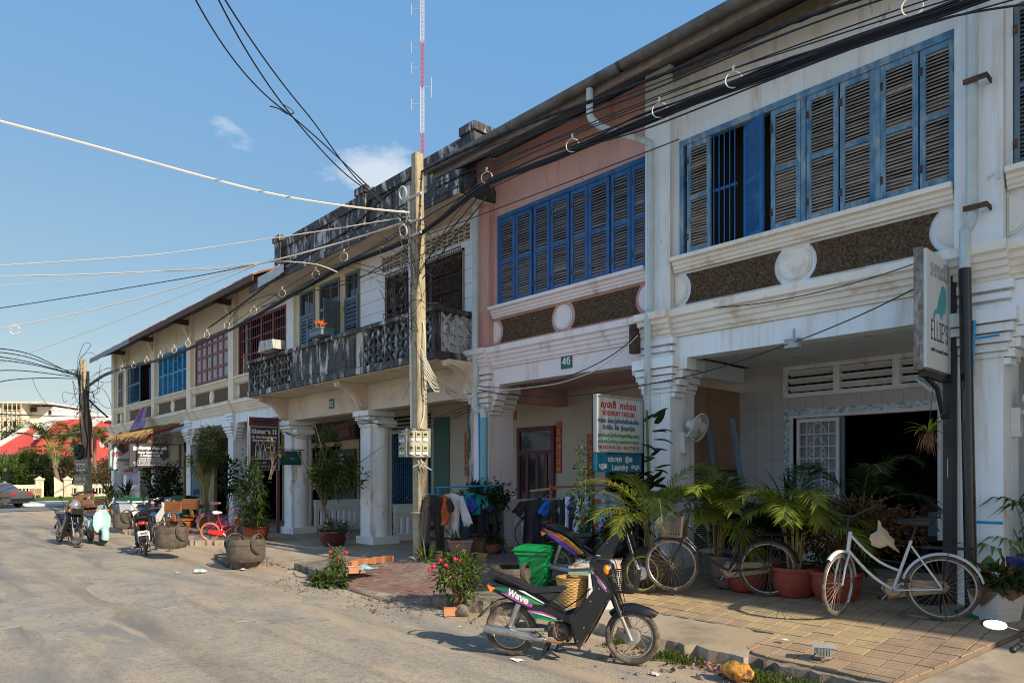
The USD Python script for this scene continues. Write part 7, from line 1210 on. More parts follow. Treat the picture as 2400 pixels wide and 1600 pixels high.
yw = thing('wall_panel', 'pale yellow wall panel behind the small posters', 'panel'); obj(yw, 'panel', MB().box(fx(541, 9.83), 9.83, .12, fx(583, 9.83), 9.9, 3.6), 'yellow_wall')
# lit green sign box on the round column
t = thing('light_box', 'small green light box sign on the round column of the balcony house', 'sign', (-19.3, 8.72, 2.14)); obj(t, 'case', MB().box(-.08, -.02, -.02, .08, .56, .38), 'black_metal'); obj(t, 'face', MB().box(.081, .01, .01, .087, .53, .35), 'number_green'); obj(t, 'swoosh', MB().prism(Polygon([(.16, .2), (.27, .17), (.40, .25), (.28, .2), (.38, .13), (.24, .16)]), .088, .09, 'x'), 'banner_blue'); obj(t, 'arm', MB().tube([(0, -.05, .42), (0, .7, .42)], .012, 5), 'black_metal')
# red paper couplets and the menu boards in the arcades
for lab, px0, px1, py0, py1, Y, s_ in (('vertical red couplet with gold characters, beside the maroon door', 1303, 1317, 987, 1108, YB, '如意财源日日来'), ('vertical red couplet with gold characters, just left of the tailor sign', 1377, 1393, 1017, 1130, YB, '前程锦绣发大'), ('red couplet deep in the shade between pole and blue pipe', 1090, 1102, 1011, 1115, YB-.3, '富贵吉祥年年在'), ('short red couplet right of the utility pole above the rack', 1026, 1038, 1071, 1135, YB, '天官赐福'), ('small red paper square at the top corner of the pink arcade', 1196, 1211, 964, 982, YB, '福')):
    x0, z1_ = fc(px0, py0, Y); x1, z0_ = fc(px1, py1, Y); tt = thing('couplet', lab, 'couplet'); obj(tt, 'paper', MB().box(x0, Y-.015, z0_, x1, Y-.005, z1_), 'red_paper'); n = len(s_); h_ = (z1_-z0_)/n
    for k, ch in enumerate(s_): obj(tt, 'character', text_mb(ch, min(h_*.7, (x1-x0)*.6), ((x0+x1)/2, Y-.016, z1_-h_*(k+.8)), (1, 0, 0), ZV, None, True, 'cjk', 1), 'gold')
t = thing('menu_board', 'black menu board with white writing inside the balcony arcade', 'board'); x0, z1_ = fc(774, 1054, YB-.1); x1, z0_ = fc(831, 1172, YB-.1); obj(t, 'board', MB().box(x0, YB-.1, z0_, x1, YB-.06, z1_), 'sign_dark')
for k in range(9): obj(t, 'lettering', text_mb(['Breakfast  2.50', 'Fried noodles', 'Coffee  Tea', 'Pancakes', 'Fruit shake', 'Rice & egg', 'Amok fish', 'Soup', 'Ice cream'][k], .075, ((x0+x1)/2+.1, YB-.101, z1_-.22-.13*k), (1, 0, 0), ZV), 'letter_white')
t = thing('shelf_cabinet', 'long dark wall cabinet above the black menu board', 'cabinet'); x0, z1_ = fc(738, 1000, YB-.2); x1, z0_ = fc(831, 1020, YB-.2); obj(t, 'case', MB().box(x0, YB-.2, z0_-.1, x1, YB-.01, z1_+.1), 'dark_wood'); obj(t, 'red_panel', MB().box(x0+1.2, YB-.215, z0_, x1-.3, YB-.201, z1_), 'red_paint')
# leaning banner over the thatch, thatch awning
mat('thatch', (.30, .20, .09), .95, .4, 10, bump=.8, bscale=50); t = thing('banner', 'crooked purple and white banner leaning over the thatch awning', 'banner'); a, b, c, e = dp(331, 956, 30.2), dp(345, 952, 30.0), dp(337, 1001, 29.6), dp(302, 1010, 29.8)
obj(t, 'cloth', MB().add([a, b, c, e], [(0, 3, 2, 1)]).add([q+E2*.03 for q in (a, b, c, e)], [(0, 1, 2, 3)]), 'poster_mix'); obj(t, 'purple_band', MB().add([q-E2*.01 for q in (a+(b-a)*.1, a+(b-a)*.45, e+(c-e)*.4+(a-e)*.35, e+(c-e)*.1+(a-e)*.35)], [(0, 3, 2, 1)]), 'violet_frame')
t = thing('thatch_awning', 'ragged straw awning projecting over the crepe cafe front', 'awning'); r = np.random.default_rng(50); n = 5200; sx = r.uniform(-34.6, -28.95, n); sy = r.uniform(0, 1, n); p = np.c_[sx, 9.05-1.15*sy, 3.86-.36*sy+.03*r.normal(size=n)]
obj(t, 'straw', MB().leaves(p, np.c_[r.normal(0, .15, n), -np.ones(n), -.32+r.normal(0, .12, n)], .34, .03, r, .1, .5), 'thatch', kind='stuff'); obj(t, 'frame', MB().tube([(-34.6, 7.95, 3.42), (-28.95, 7.95, 3.42)], .04, 6).tube([(-28.9, 7.9, 3.4), (-28.9, 9.1, 3.8)], .05, 6).box(-34.6, 7.95, 3.2, -28.95, 7.99, 3.36), 'maroon'); r2 = np.random.default_rng(51); n = 900; obj(t, 'fringe', MB().leaves(np.c_[r2.uniform(-34.6, -28.95, n), np.full(n, 7.93), np.full(n, 3.2)], np.c_[r2.normal(0, .2, (n, 2)), -np.ones(n)], .25, .025, r2), 'thatch', kind='stuff')
# ---------------------------------------------------------------- clothes racks
CL = {}
def cloth(c):
    k = 'cloth_%d_%d_%d' % tuple(int(round(v*100)) for v in c)
    if k not in M: mat(k, c, .85, .12, 6, bump=.2, bscale=200, bdist=.003)
    return k
def drape(w0, w1, h, r, nx=15, nz=15, amp=.035, wf=None, th=.012):
    "hanging cloth with folds in local x (width), y (depth), z (down from 0)"
    X, Zq = np.meshgrid(np.linspace(-.5, .5, nx), np.linspace(0, 1, nz), indexing='ij'); W = w0+(w1-w0)*Zq
    if wf is not None: W = wf(Zq)
    ph = r.uniform(0, 6, 3); Y = amp*(.35+Zq)*(np.sin(X*13+ph[0]+Zq*1.3)+.6*np.sin(X*23+ph[1]-Zq*2)+.5*np.sin(Zq*9+ph[2]+X*5)); 
    sh = -.10*np.abs(X)**1.5*(1-Zq); P = np.stack([X*W, Y, -Zq*h+sh+.012*np.sin(X*9+ph[1])*Zq], -1); f = [(i*nz+j, (i+1)*nz+j, (i+1)*nz+j+1, i*nz+j+1) for i in range(nx-1) for j in range(nz-1)]
    b = MB().add(P.reshape(-1, 3), [q[::-1] for q in f]); Q = P.copy(); Q[..., 1] += th+.03*np.sin(np.clip(X+.5, 0, 1)*PI); b.add(Q.reshape(-1, 3), f); return b
def garment(label, cat, name, top, ang, col, kind, r, h=.62, w=.44, group=None, sleeve=None, long=False):
    t = thing(name, label, cat, top, ang, group); m = cloth(col); sm = cloth(sleeve) if sleeve else m
    if kind == 'shirt':
        obj(t, 'body', drape(w*.86, w*1.05, h, r), m, True)
        for sg in (-1, 1):
            s = drape(.16, .19, .58 if long else .27, r, 8, 9, .02); a = sg*(.35 if long else .6); R_ = np.array([[math.cos(a), 0, math.sin(a)], [0, 1, 0], [-math.sin(a), 0, math.cos(a)]]).T
            s.v = [v@R_.T+(sg*w*.44, .01, -.05) for v in s.v]; obj(t, 'sleeve', s, sm, True)
        obj(t, 'hanger', MB().tube([(-w*.4, .015, -.03), (0, .015, .05), (w*.4, .015, -.03)], .005, 5).tube([(0, .015, .05), (0, .015, .10), (.03, .015, .13), (.04, .015, .10)], .004, 5), 'cable' if sum(col) > .4 else 'hose_blue')
    elif kind == 'pants':
        obj(t, 'waist', drape(w*.8, w, .32, r, 12, 8, .02), m, True)
        for sg in (-1, 1):
            s = drape(w*.5, w*.36, h-.28, r, 9, 16, .022, th=.04); a = sg*.07; R_ = np.array([[math.cos(a), 0, math.sin(a)], [0, 1, 0], [-math.sin(a), 0, math.cos(a)]]).T; s.v = [v@R_.T+(sg*w*.25, .0, -.28) for v in s.v]; obj(t, 'leg', s, m, True)
        obj(t, 'hanger', MB().tube([(-w*.4, 0, .02), (w*.4, 0, .02)], .006, 5).tube([(0, 0, .02), (0, 0, .12)], .004, 5), 'hose_blue')
    elif kind == 'scarf':
        obj(t, 'cloth', drape(w, w*1.05, h*.84, r, 18, 12, .02), m, True); fr = MB()
        for x in np.linspace(-w*.52, w*.52, 22): fr.tube([(x, .01, -h*.83), (x+r.normal(0, .012), .01, -h*.83-r.uniform(.08, .2))], .005, 4)
        obj(t, 'fringe', fr, m, kind='stuff'); obj(t, 'hanger', MB().tube([(-w*.4, 0, .0), (0, 0, .1), (w*.4, 0, .0)], .004, 5), 'black_metal')
    return t
AF = math.atan2(E1[1], E1[0])     # facing the open street
r = np.random.default_rng(60)
rk = thing('clothes_rack', 'blue pipe clothes rack beside the utility pole', 'clothes rack'); rl, rr_ = gp(1030, 1308, .20), gp(1180, 1292, .34); tl_, tr_ = dp(1019, 1142, 13.35), dp(1172, 1137, 13.7)
obj(rk, 'top_bar', MB().tube([tl_-(tr_-tl_)*.0, tr_], .016, 8), 'hose_blue'); obj(rk, 'upright', MB().tube([rl, tl_+(tr_-tl_)*.05], .016, 8), 'hose_blue'); obj(rk, 'upright', MB().tube([rr_+(0, 0, -.05), tr_+(0, 0, .03)], .016, 8), 'blue_paint'); obj(rk, 'lower_bar', MB().tube([rl+(0, 0, .06), rr_+(0, 0, .02)], .014, 8), 'blue_paint')
for q in (rl, rr_): obj(rk, 'foot', MB().tube([q+E2*-.28+(0, 0, -.06), q+E2*-.22+(0, 0, .02), q+E2*.2+(0, 0, .05), q+E2*.26], .014, 8), 'blue_paint')
def onbar(px, a, b, pa, pb): f = (px-pa)/(pb-pa); return a+(b-a)*f
for lab, cat, nm, px, dz, ang, col, kind, h, w, lg, sl in (
    ('black trousers hanging at the pole end of the blue rack', 'trousers', 'trousers', 1014, -.14, .15, (.02, .018, .022), 'pants', 1.18, .40, False, None), ('orange shirt with black print next to the black trousers', 'shirt', 'shirt', 1036, -.16, -.9, (.45, .10, .015), 'shirt', .55, .36, False, (.05, .02, .02)),
    ('white long sleeved shirt on the blue rack', 'shirt', 'shirt', 1056, -.12, -.55, (.66, .64, .62), 'shirt', .84, .44, True, None), ('turquoise top over a royal blue one on the blue rack', 'shirt', 'shirt', 1079, -.16, -.5, (.01, .32, .33), 'shirt', .62, .34, False, (.04, .08, .40)), ('royal blue dress hanging behind the turquoise top', 'dress', 'dress', 1077, -.17, -.45, (.025, .06, .36), 'shirt', .86, .36, False, None),
    ('turquoise tee shirt with wide sleeves in the middle of the blue rack', 'shirt', 'shirt', 1099, -.12, -.3, (.01, .30, .32), 'shirt', .42, .48, False, None), ('black shirt hanging below the turquoise tee shirt', 'shirt', 'shirt', 1108, -.17, -.4, (.014, .014, .017), 'shirt', .80, .46, False, None), ('black and blue shirt beside the olive one', 'shirt', 'shirt', 1124, -.17, -.7, (.015, .02, .06), 'shirt', .72, .4, False, None),
    ('olive green shirt near the far end of the blue rack', 'shirt', 'shirt', 1139, -.15, -.6, (.055, .055, .03), 'shirt', .58, .42, False, None), ('dark shirt under the olive one with a lime hem', 'shirt', 'shirt', 1146, -.18, -.7, (.02, .02, .022), 'shirt', .80, .36, False, None), ('grey checked scarf with a long fringe at the end of the blue rack', 'scarf', 'scarf', 1163, -.27, -.25, (.10, .12, .13), 'scarf', .82, .27, False, None)):
    garment(lab, cat, nm, onbar(px, tl_, tr_, 1019, 1172)+(0, 0, dz), AF+ang, col, kind, r, h, w, None, sl, lg)
rk = thing('clothes_rack', 'clothes rack of bamboo and red pipe behind the green bin', 'clothes rack'); tl2, tr2 = dp(1243, 1150, 12.2), dp(1465, 1135, 11.4)
mat('bamboo_pole', (.42, .27, .11), .6, .2, 6); mat('red_pipe', (.40, .07, .03), .5); obj(rk, 'bamboo_bar', MB().tube([tl2, tl2+(tr2-tl2)*.42+(0, 0, .03)], .018, 8), 'bamboo_pole'); obj(rk, 'top_bar', MB().tube([dp(1290, 1141, 12), tr2], .016, 8), 'red_pipe'); u0 = dp(1292, 1134, 12.0); obj(rk, 'upright', MB().tube([np.array([u0[0], u0[1], .3]), u0], .016, 8), 'red_pipe'); u1 = dp(1455, 1135, 11.5); obj(rk, 'upright', MB().tube([np.array([u1[0], u1[1], .3]), u1], .016, 8), 'red_pipe'); obj(rk, 'tie', MB().ball(u0+(0, 0, -.06), .035), 'red_frame')
for lab, px, dz, ang, col, h, w, lg, sl in (('long black coat like shirt at the bamboo end of the red rack', 1262, -.15, -.15, (.018, .017, .019), .82, .52, False, None), ('black short sleeved shirt with a white neck label', 1283, -.20, -.5, (.022, .02, .022), .80, .42, False, None), ('dark tee shirt with bright blue raglan sleeves', 1316, -.17, -.35, (.028, .03, .026), .74, .42, False, (.02, .12, .50)), ('white shirt on the red rack next to the blue sleeved one', 1338, -.14, -.55, (.62, .66, .72), .80, .42, False, None),
    ('black and brown shirt behind the climbing flower', 1352, -.13, -.5, (.03, .02, .02), .82, .44, False, None), ('bright blue dress hanging behind the sign post', 1378, -.12, -.4, (.01, .05, .36), .88, .38, False, None), ('light blue long sleeved shirt beneath the laundry board', 1418, -.08, -.3, (.36, .46, .58), .8, .42, True, None)):
    f = (px-1243)/(1465-1243); garment(lab, 'shirt', 'shirt', tl2+(tr2-tl2)*f+(0, 0, dz), AF+ang, col, 'shirt', r, h, w, None, sl, lg)
# ---------------------------------------------------------------- plants
mat('terracotta', (.30, .075, .035), .65, .15, 5, dirt=(.22, .12, .08), damt=(.55, .7), dscale=(5, 5, 5)); mat('terracotta_red', (.24, .04, .022), .55, .15, 5, dirt=(.2, .1, .07), damt=(.56, .7), dscale=(4, 4, 4)); mat('pot_grey', (.15, .11, .105), .8, .2, 5); mat('glazed_red', (.10, .02, .022), .25, .2, 5, coat=.4); mat('pot_pink', (.46, .25, .19), .8, .12, 4, dirt=(.3, .2, .14), damt=(.5, .65), dscale=(4, 4, 4)); mat('pot_clay', (.21, .13, .095), .85, .2, 5); mat('pot_blue', (.02, .03, .15), .2, .1, 4, coat=.5); mat('soil', (.045, .03, .02), .95, .3, 20); mat('white_planter', (.55, .52, .47), .5, .05, 4); mat('burlap', (.17, .095, .04), .95, .3, 20, bump=.6, bscale=60); mat('bin_green', (.0, .27, .065), .45, .12, 5, dirt=(.05, .25, .09), damt=(.55, .72), dscale=(5, 5, 3), coat=.2); mat('bin_dark', (.005, .10, .055), .5, .1, 4); mat('flower_pink', (.55, .015, .10), .6, .2, 20); mat('flower_white', (.6, .52, .4), .7); mat('flower_red', (.55, .05, .05), .6); mat('hollow_brick', (.50, .19, .07), .85, .15, 9, dirt=(.36, .2, .12), damt=(.5, .66), dscale=(9, 9, 9)); mat('tyre_planter', (.095, .078, .06), .95, .3, 7, bump=.7, bscale=22, bdist=.02, dirt=(.06, .05, .042), damt=(.5, .64), dscale=(5, 5, 5)); mat('twig', (.20, .10, .05), .9, .3, 8)
def pot(name, label, loc, r0, r1, h, m, rim=.03, cat='plant pot', bands=0, foot=True):
    t = thing(name, label, cat, loc); p = [(r0*.9, 0), (r0, .01)]
    for k in range(1, 9): f = k/8; p.append((r0+(r1-r0)*f+.02*math.sin(f*PI)+(.006 if bands and k % 3 == 0 else 0), h*f*.88))
    p += [(r1+rim, h*.885), (r1+rim+.005, h*.93), (r1+rim, h), (r1-.01, h), (r1-.03, h*.9), (.001, h*.88)]
    obj(t, 'pot', MB().lathe(p, 28), m, 40); obj(t, 'soil', MB().lathe([(r1-.032, h*.895), (r1*.5, h*.93), (.001, h*.92)], 16), 'soil'); return t
def areca(label, loc, n, L, seed, H=.35, m='areca_leaf', bent=None):
    r = np.random.default_rng(seed); t = thing('areca_palm', label, 'palm', loc)
    for k in range(n):
        a = 2*PI*k/n*1.618*2+r.normal(0, .3); a = r.uniform(-2.7, -.35) if k % 5 in (1, 3) else a; a0 = np.array([math.cos(a)*.07, math.sin(a)*.07, 0]); hh = H*r.uniform(.6, 1.5); top = a0*2.0+np.array([0, 0, hh]); el = r.uniform(.75, 1.45) if k % 4 else r.uniform(.3, .7)
        ra, lm = frond(top, a, el, L*r.uniform(.7, 1.15), r, 38, .38, .022, r.uniform(1.3, 2.3), .3, .007)
        f = obj(t, 'frond', lm, m if r.random() > .08 else ('leaf_dry' if r.random() > .5 else 'areca_dark')); obj(f, 'midrib', ra.tube([a0, top], [.012, .008], 5), 'stem_yellow')
    return t
z_ = lambda y: float(ELZ(0, y))
A1 = gp(1535, 1366, .33)+E2*.12; A2 = gp(1672, 1374, .32)+E2*.12; A3 = gp(1878, 1400, .31)+E2*.2
pot('plant_pot', 'dusky plum plastic pot behind the front wheel of the black bicycle', gp(1722, 1381, .32)+E2*.24, .17, .25, .42, 'pot_grey'); pot('plant_pot', 'red clay pot showing through the rear wheel of the black bicycle', gp(1768, 1390, .31)+E2*.27, .20, .27, .30, 'terracotta_red', bands=1)
pot('plant_pot', 'red ribbed pot between the two bicycles holding the drooping palm', A3, .22, .29, .36, 'terracotta_red', bands=1); pot('plant_pot', 'red ribbed pot behind the front wheel of the white bicycle', gp(1985, 1416, .3)+E2*.28, .22, .29, .36, 'terracotta_red', bands=1); pot('plant_pot', 'pot in deep shade behind the lime rimmed motorcycle wheel', A1, .19, .25, .34, 'pot_grey')
areca('sunlit areca palm spreading over the rear of the striped motorcycle', A1+(0, 0, .26), 15, 1.08, 71, .5); areca('sunlit areca palm rising behind the rusty bicycle basket', A2+(0.05, .05, .36), 12, .95, 72, .5); areca('yellow green areca palm drooping over the rear wheel of the black bicycle', A3+(0, -.03, .3), 13, .88, 73, .55)
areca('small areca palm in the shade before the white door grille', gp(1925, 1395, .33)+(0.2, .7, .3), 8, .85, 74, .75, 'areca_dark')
def blades(t, n, L, w, r, m, el=(.5, 1.4), curve=.7, name='leaf', base=(0, 0, 0), rad=.04):
    for k in range(n):
        a = 2*PI*k*.618+r.normal(0, .2); e0 = r.uniform(*el); l = L*r.uniform(.7, 1.1); q = np.linspace(0, 1, 7); e = e0-curve*r.uniform(.5, 1.3)*q**1.6; p = [np.asarray(base, float)+(math.cos(a)*rad, math.sin(a)*rad, r.uniform(0, .08))]
        for j in range(6): p.append(p[-1]+l/6*np.array([math.cos(a)*math.cos(e[j]), math.sin(a)*math.cos(e[j]), math.sin(e[j])]))
        p = np.array(p); S_ = np.array([-math.sin(a), math.cos(a), 0]); ww = w*np.array([.5, .9, 1, .95, .75, .45, .03])/2; up = np.cross(S_, np.gradient(p, axis=0)); up /= np.linalg.norm(up, axis=1, keepdims=True)+1e-9
        v = np.stack([p-S_*ww[:, None]+up*(ww*.4)[:, None], p, p+S_*ww[:, None]+up*(ww*.4)[:, None]], 1).reshape(-1, 3); obj(t, name, MB().add(v, [(i*3+j, (i+1)*3+j, (i+1)*3+j+1, i*3+j+1) for i in range(6) for j in (0, 1)]), m, True)
r = np.random.default_rng(80)
t = thing('yucca', 'dark spiky yucca standing before the white tiled wall', 'plant', (fx(1845, 10.3), 10.3, .37)); obj(t, 'stem', MB().tube([(0, 0, 0), (.03, 0, .9)], .05, 8), 'trunk'); blades(t, 46, .75, .05, r, 'areca_dark', (-.1, 1.5), .5, base=(.03, 0, .85))
pot('plant_pot', 'dark pot under the spiky yucca', (fx(1845, 10.3), 10.3, .36), .15, .2, .3, 'pot_grey')
def bushy(name, label, loc, c, R, n, m, L, W, seed, stems=6, cat='plant', extra=None, sm='trunk', clumps=14, flowers=None):
    r = np.random.default_rng(seed); t = thing(name, label, cat, loc); c = np.asarray(c, float); R = np.broadcast_to(R, (3,)); s = MB()
    for k in range(stems): e = c+r.normal(0, .42, 3)*R; s.tube([(r.normal(0, .03), r.normal(0, .03), 0), c*(.4, .4, .45)+r.normal(0, .04, 3), e], [.014, .011, .004], 5)
    obj(t, 'stems', s, sm); obj(t, 'foliage', crown(c, R, n, L, W, r, clumps), m, kind='stuff')
    if extra: obj(t, 'side_leaves', crown(c, R*1.05, extra[1], L, W, r, clumps), extra[0], kind='stuff')
    if flowers:
        fm, pts, fr_ = flowers
        for p in pts: q = np.array(p)-np.asarray(loc); obj(t, 'flower', MB().ball(q, fr_, 9, 6).leaves(np.repeat(q[None], 26, 0)+r.normal(0, fr_*.4, (26, 3)), r.normal(0, 1, (26, 3)), fr_*1.0, fr_*.8, r), fm)
    return t
C4 = gp(1995, 1412, .3)+E2*.28; bushy('bougainvillea', 'tangle of dry brown twigs and leaves behind the white bicycle', C4+(0, .05, .3), (-.05, .05, .55), (.80, .45, .40), 2600, 'leaf_brown', .075, .035, 81, 46, extra=('leaf_mid', 420), sm='twig', clumps=22)
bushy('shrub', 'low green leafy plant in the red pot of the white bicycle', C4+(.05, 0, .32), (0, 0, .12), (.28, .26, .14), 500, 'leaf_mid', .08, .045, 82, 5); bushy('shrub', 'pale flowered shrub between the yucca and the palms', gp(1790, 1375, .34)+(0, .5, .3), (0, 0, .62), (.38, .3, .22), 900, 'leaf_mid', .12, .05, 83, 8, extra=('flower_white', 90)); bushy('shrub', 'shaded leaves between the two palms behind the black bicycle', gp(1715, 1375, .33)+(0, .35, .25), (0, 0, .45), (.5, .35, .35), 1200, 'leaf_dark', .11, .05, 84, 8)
bushy('creeper', 'climbing vine with small red flowers on the tailor sign post', (-6.95, 7.8, .26), (0, 0, 1.15), (.15, .15, .75), 300, 'leaf_bright', .07, .045, 85, 7, extra=('leaf_mid', 110), sm='stem_green', clumps=18, flowers=('flower_red', [dp(1404, 1174, 10.3), dp(1365, 1218, 10.2), dp(1396, 1228, 10.2)], .035))
bushy('shrub', 'withered brown plant behind the striped motorcycle', gp(1448, 1345, .3), (0, 0, .6), (.3, .28, .32), 800, 'leaf_brown', .09, .03, 86, 12, extra=('leaf_mid', 200), sm='twig')
t = thing('broad_leaf_plant', 'dark broad leaved plant climbing beside the laundry board', 'plant', (-6.5, 8.75, .3)); r = np.random.default_rng(87)
for k in range(30): zz = r.uniform(.5, 2.4); a = r.uniform(-2.8, .3); blades(t, 1, .36, .13, r, 'areca_dark', (-.1, .8), 1.2, base=(math.cos(a)*.12, math.sin(a)*.12, zz))
obj(t, 'stem', MB().tube([(0, 0, 0), (.03, -.02, 1.2), (-.02, 0, 2.5)], .02, 6), 'stem_green')
# right edge: rhapis in a blue pot, wavy white planter, hanging orchid
B1 = gp(2405, 1432, .3); pot('plant_pot', 'glazed dark blue pot at the edge of the cafe pavement', B1, .17, .24, .62, 'pot_blue'); t = thing('rhapis_palm', 'rhapis palm with fingered dark leaves in the blue pot', 'palm', B1+(0, 0, .55)); r = np.random.default_rng(88)
for k in range(15):
    a = r.uniform(0, 2*PI); hgt = r.uniform(.15, .8); e = np.array([math.cos(a)*r.uniform(.12, .42), math.sin(a)*r.uniform(.12, .42), hgt]); f = MB(); fan = MB(); fan.tube([(0, 0, 0), e*(.4, .4, .7), e], [.009, .007, .004], 5)
    for j in range(9):
        b = a+(j-4)*.32; l = r.uniform(.28, .42); d = np.array([math.cos(b), math.sin(b), .25-.1*abs(j-4)]); d /= np.linalg.norm(d); S_ = np.cross(d, (0, 0, 1)); S_ /= np.linalg.norm(S_); m_ = e+d*l*.55; tip = e+d*l+(0, 0, -.10*l/.3); w = .02; f.add([e, m_-S_*w+(0, 0, .01), tip, m_+S_*w+(0, 0, .01), m_], [(0, 4, 1), (0, 3, 4), (4, 2, 1), (4, 3, 2)])
    q = obj(t, 'leaf_fan', f, 'leaf_mid' if k % 3 else 'areca_leaf'); obj(q, 'stalk', fan, 'stem_green')
B2 = gp(2335, 1468, .24); t = thing('plant_pot', 'square white wavy planter wrapped in brown cloth', 'planter', B2, -.5); m = MB(); lv = []
for k in range(13): f = k/12; w = .13+.05*f; lv.append([(x*w*(1+.012*(k % 2)), y*w*(1+.012*(k % 2)), .38*f) for x, y in ((-1, -1), (1, -1), (1, 1), (-1, 1))])
m.add(np.array(lv).reshape(-1, 3), [(k*4+j, k*4+(j+1) % 4, (k+1)*4+(j+1) % 4, (k+1)*4+j) for k in range(12) for j in range(4)]); m.add(lv[-1], [(0, 1, 2, 3)]); obj(t, 'planter', m, 'white_planter'); obj(t, 'brown_cloth', MB().add([(-.18, -.188, .38), (.185, -.188, .38), (.05, -.186, .26), (.0, -.185, .22), (-.08, -.186, .27), (.188, .18, .38), (.187, .0, .30)], [(0, 2, 1), (0, 4, 2), (4, 3, 2), (1, 6, 5)]).lathe([(.20, .375), (.17, .42), (.1, .45), (.001, .44)], 12), 'burlap')
t = bushy('caladium', 'speckled caladium leaves and dry stalks in the white planter', B2+(0, 0, .40), (.05, .02, .12), (.2, .18, .12), 260, 'leaf_mid', .12, .06, 89, 8, extra=('leaf_brown', 90)); r = np.random.default_rng(90); blades(t, 3, .2, .14, r, 'areca_leaf', (.8, 1.3), .6, base=(-.1, 0, .12))
t = thing('hanging_orchid', 'small orchid hanging by a wire from the cafe post', 'plant', (-2.62, 8.6, 2.28)); r = np.random.default_rng(91); blades(t, 18, .22, .025, r, 'areca_leaf', (-.2, 1.2), 1.3); obj(t, 'roots', MB().leaves(r.normal(0, .03, (60, 3)), np.c_[r.normal(0, .3, (60, 2)), -np.ones(60)], .2, .006, r), 'twig', kind='stuff'); obj(t, 'wire', MB().tube([(0, 0, 0), (.02, .1, .5), (.05, .35, .62)], .004, 4), 'cable')
# the row of plants before the middle and corner houses
PM = gp(782, 1278, .11); pot('plant_pot', 'wide glazed maroon pot standing on the ramp before the round column', PM, .24, .36, .36, 'glazed_red', .03)
t = thing('potted_tree', 'young leafy tree growing in the glazed maroon pot', 'tree', PM+(0, 0, .3)); r = np.random.default_rng(92); obj(t, 'trunk', limbs((0, 0, 0), (-.15, -.1, 2.1), r, 14, .035, .5), 'trunk')
lf = MB(); lf2 = MB()
for c, R, n in (((.1, 0, 1.35), (.60, .5, .36), 300), ((-.35, 0, 1.65), (.36, .36, .36), 150), ((-.1, -.05, 2.2), (.2, .2, .42), 90), ((.45, 0, 1.6), (.28, .28, .3), 110)): lf.merge(crown(c, R, n, .17, .06, r, 26)); lf2.merge(crown(c, np.array(R)*1.05, n, .15, .055, r, 16))
obj(t, 'crown', lf, 'leaf_mid', kind='stuff'); obj(t, 'young_leaves', lf2, 'leaf_bright', kind='stuff'); bushy('shrub', 'low grassy undergrowth in the glazed maroon pot', PM+(0, 0, .34), (.05, 0, .1), (.3, .3, .14), 500, 'leaf_mid', .12, .02, 93, 4)
PL = gp(600, 1262, .12); pot('plant_pot', 'terracotta pot under the leafy shrub of the black Sister\'s sign', PL, .26, .34, .34, 'terracotta', .03, bands=1); bushy('shrub', 'tall leafy shrub climbing in front of the black Sister\'s sign', PL+(-.05, -.1, .3), (0, 0, .98), (.46, .42, .80), 480, 'leaf_mid', .15, .07, 94, 16, extra=('leaf_bright', 260), clumps=34)
t = thing('spider_plant', 'grassy arching leaves at the foot of the leafy shrub', 'plant', PL+(.35, -.15, .28)); r = np.random.default_rng(95); blades(t, 60, .62, .03, r, 'leaf_mid', (.3, 1.4), 1.6, rad=.15); bushy('shrub', 'yellow tipped twigs reaching over the top of the black Sister\'s sign', PL+(.7, .1, 1.6), (.25, 0, .8), (.3, .25, .3), 34, 'leaf_yellow', .14, .06, 96, 5)
leafmat('bamboo_leaf', (.12, .17, .04)); PB = gp(485, 1226, .12); t = thing('bamboo_clump', 'clump of yellow bamboo stems with feathery green tops', 'bamboo', PB); r = np.random.default_rng(97)
for k in range(11): e = np.array([r.normal(-.1, .55), r.normal(0, .35), r.uniform(2.2, 3.7)]); obj(t, 'stem', MB().tube([(r.normal(0, .15), r.normal(0, .12), 0), e*(.3, .3, .5), e], [.028, .024, .008], 6), 'stem_yellow')
obj(t, 'foliage', crown((.4, 0, 2.6), (.8, .5, .75), 2000, .2, .02, r, 34), 'bamboo_leaf', kind='stuff'); obj(t, 'yellow_leaves', crown((-.55, -.1, 2.2), (.5, .4, .6), 420, .2, .03, r, 10), 'leaf_yellow', kind='stuff')
bushy('sapling', 'thin sapling with few dark oval leaves beside the bamboo', gp(532, 1232, .12), (.25, 0, 1.55), (.35, .35, .65), 150, 'leaf_dark', .2, .11, 98, 5)
t = thing('dracaena', 'dark spiky dracaena by the corner column', 'plant', gp(268, 1216, .12)); r = np.random.default_rng(99)
for k in range(5): q = (r.normal(0, .35), r.normal(0, .3), r.uniform(.5, 1.15)); obj(t, 'stem', MB().tube([(0, 0, 0), (q[0]*.7, q[1]*.7, q[2]*.5), q], .04, 6), 'trunk'); blades(t, 26, .62, .06, r, 'leaf_dark', (-.4, 1.5), .6, base=q)
for lab, px, y, R, h in (('dark creeper wrapped round a slim column behind the handicraft sign', 366, 9.0, .42, 2.8), ('narrower dark creeper beside the arcade column with the blue banner', 407, 9.3, .32, 2.3)): bushy('creeper', lab, (fx(px, y), y, .12), (0, 0, h*.55), (R, R, h*.5), 1000, 'leaf_dark', .16, .08, int(px), 7, clumps=34)
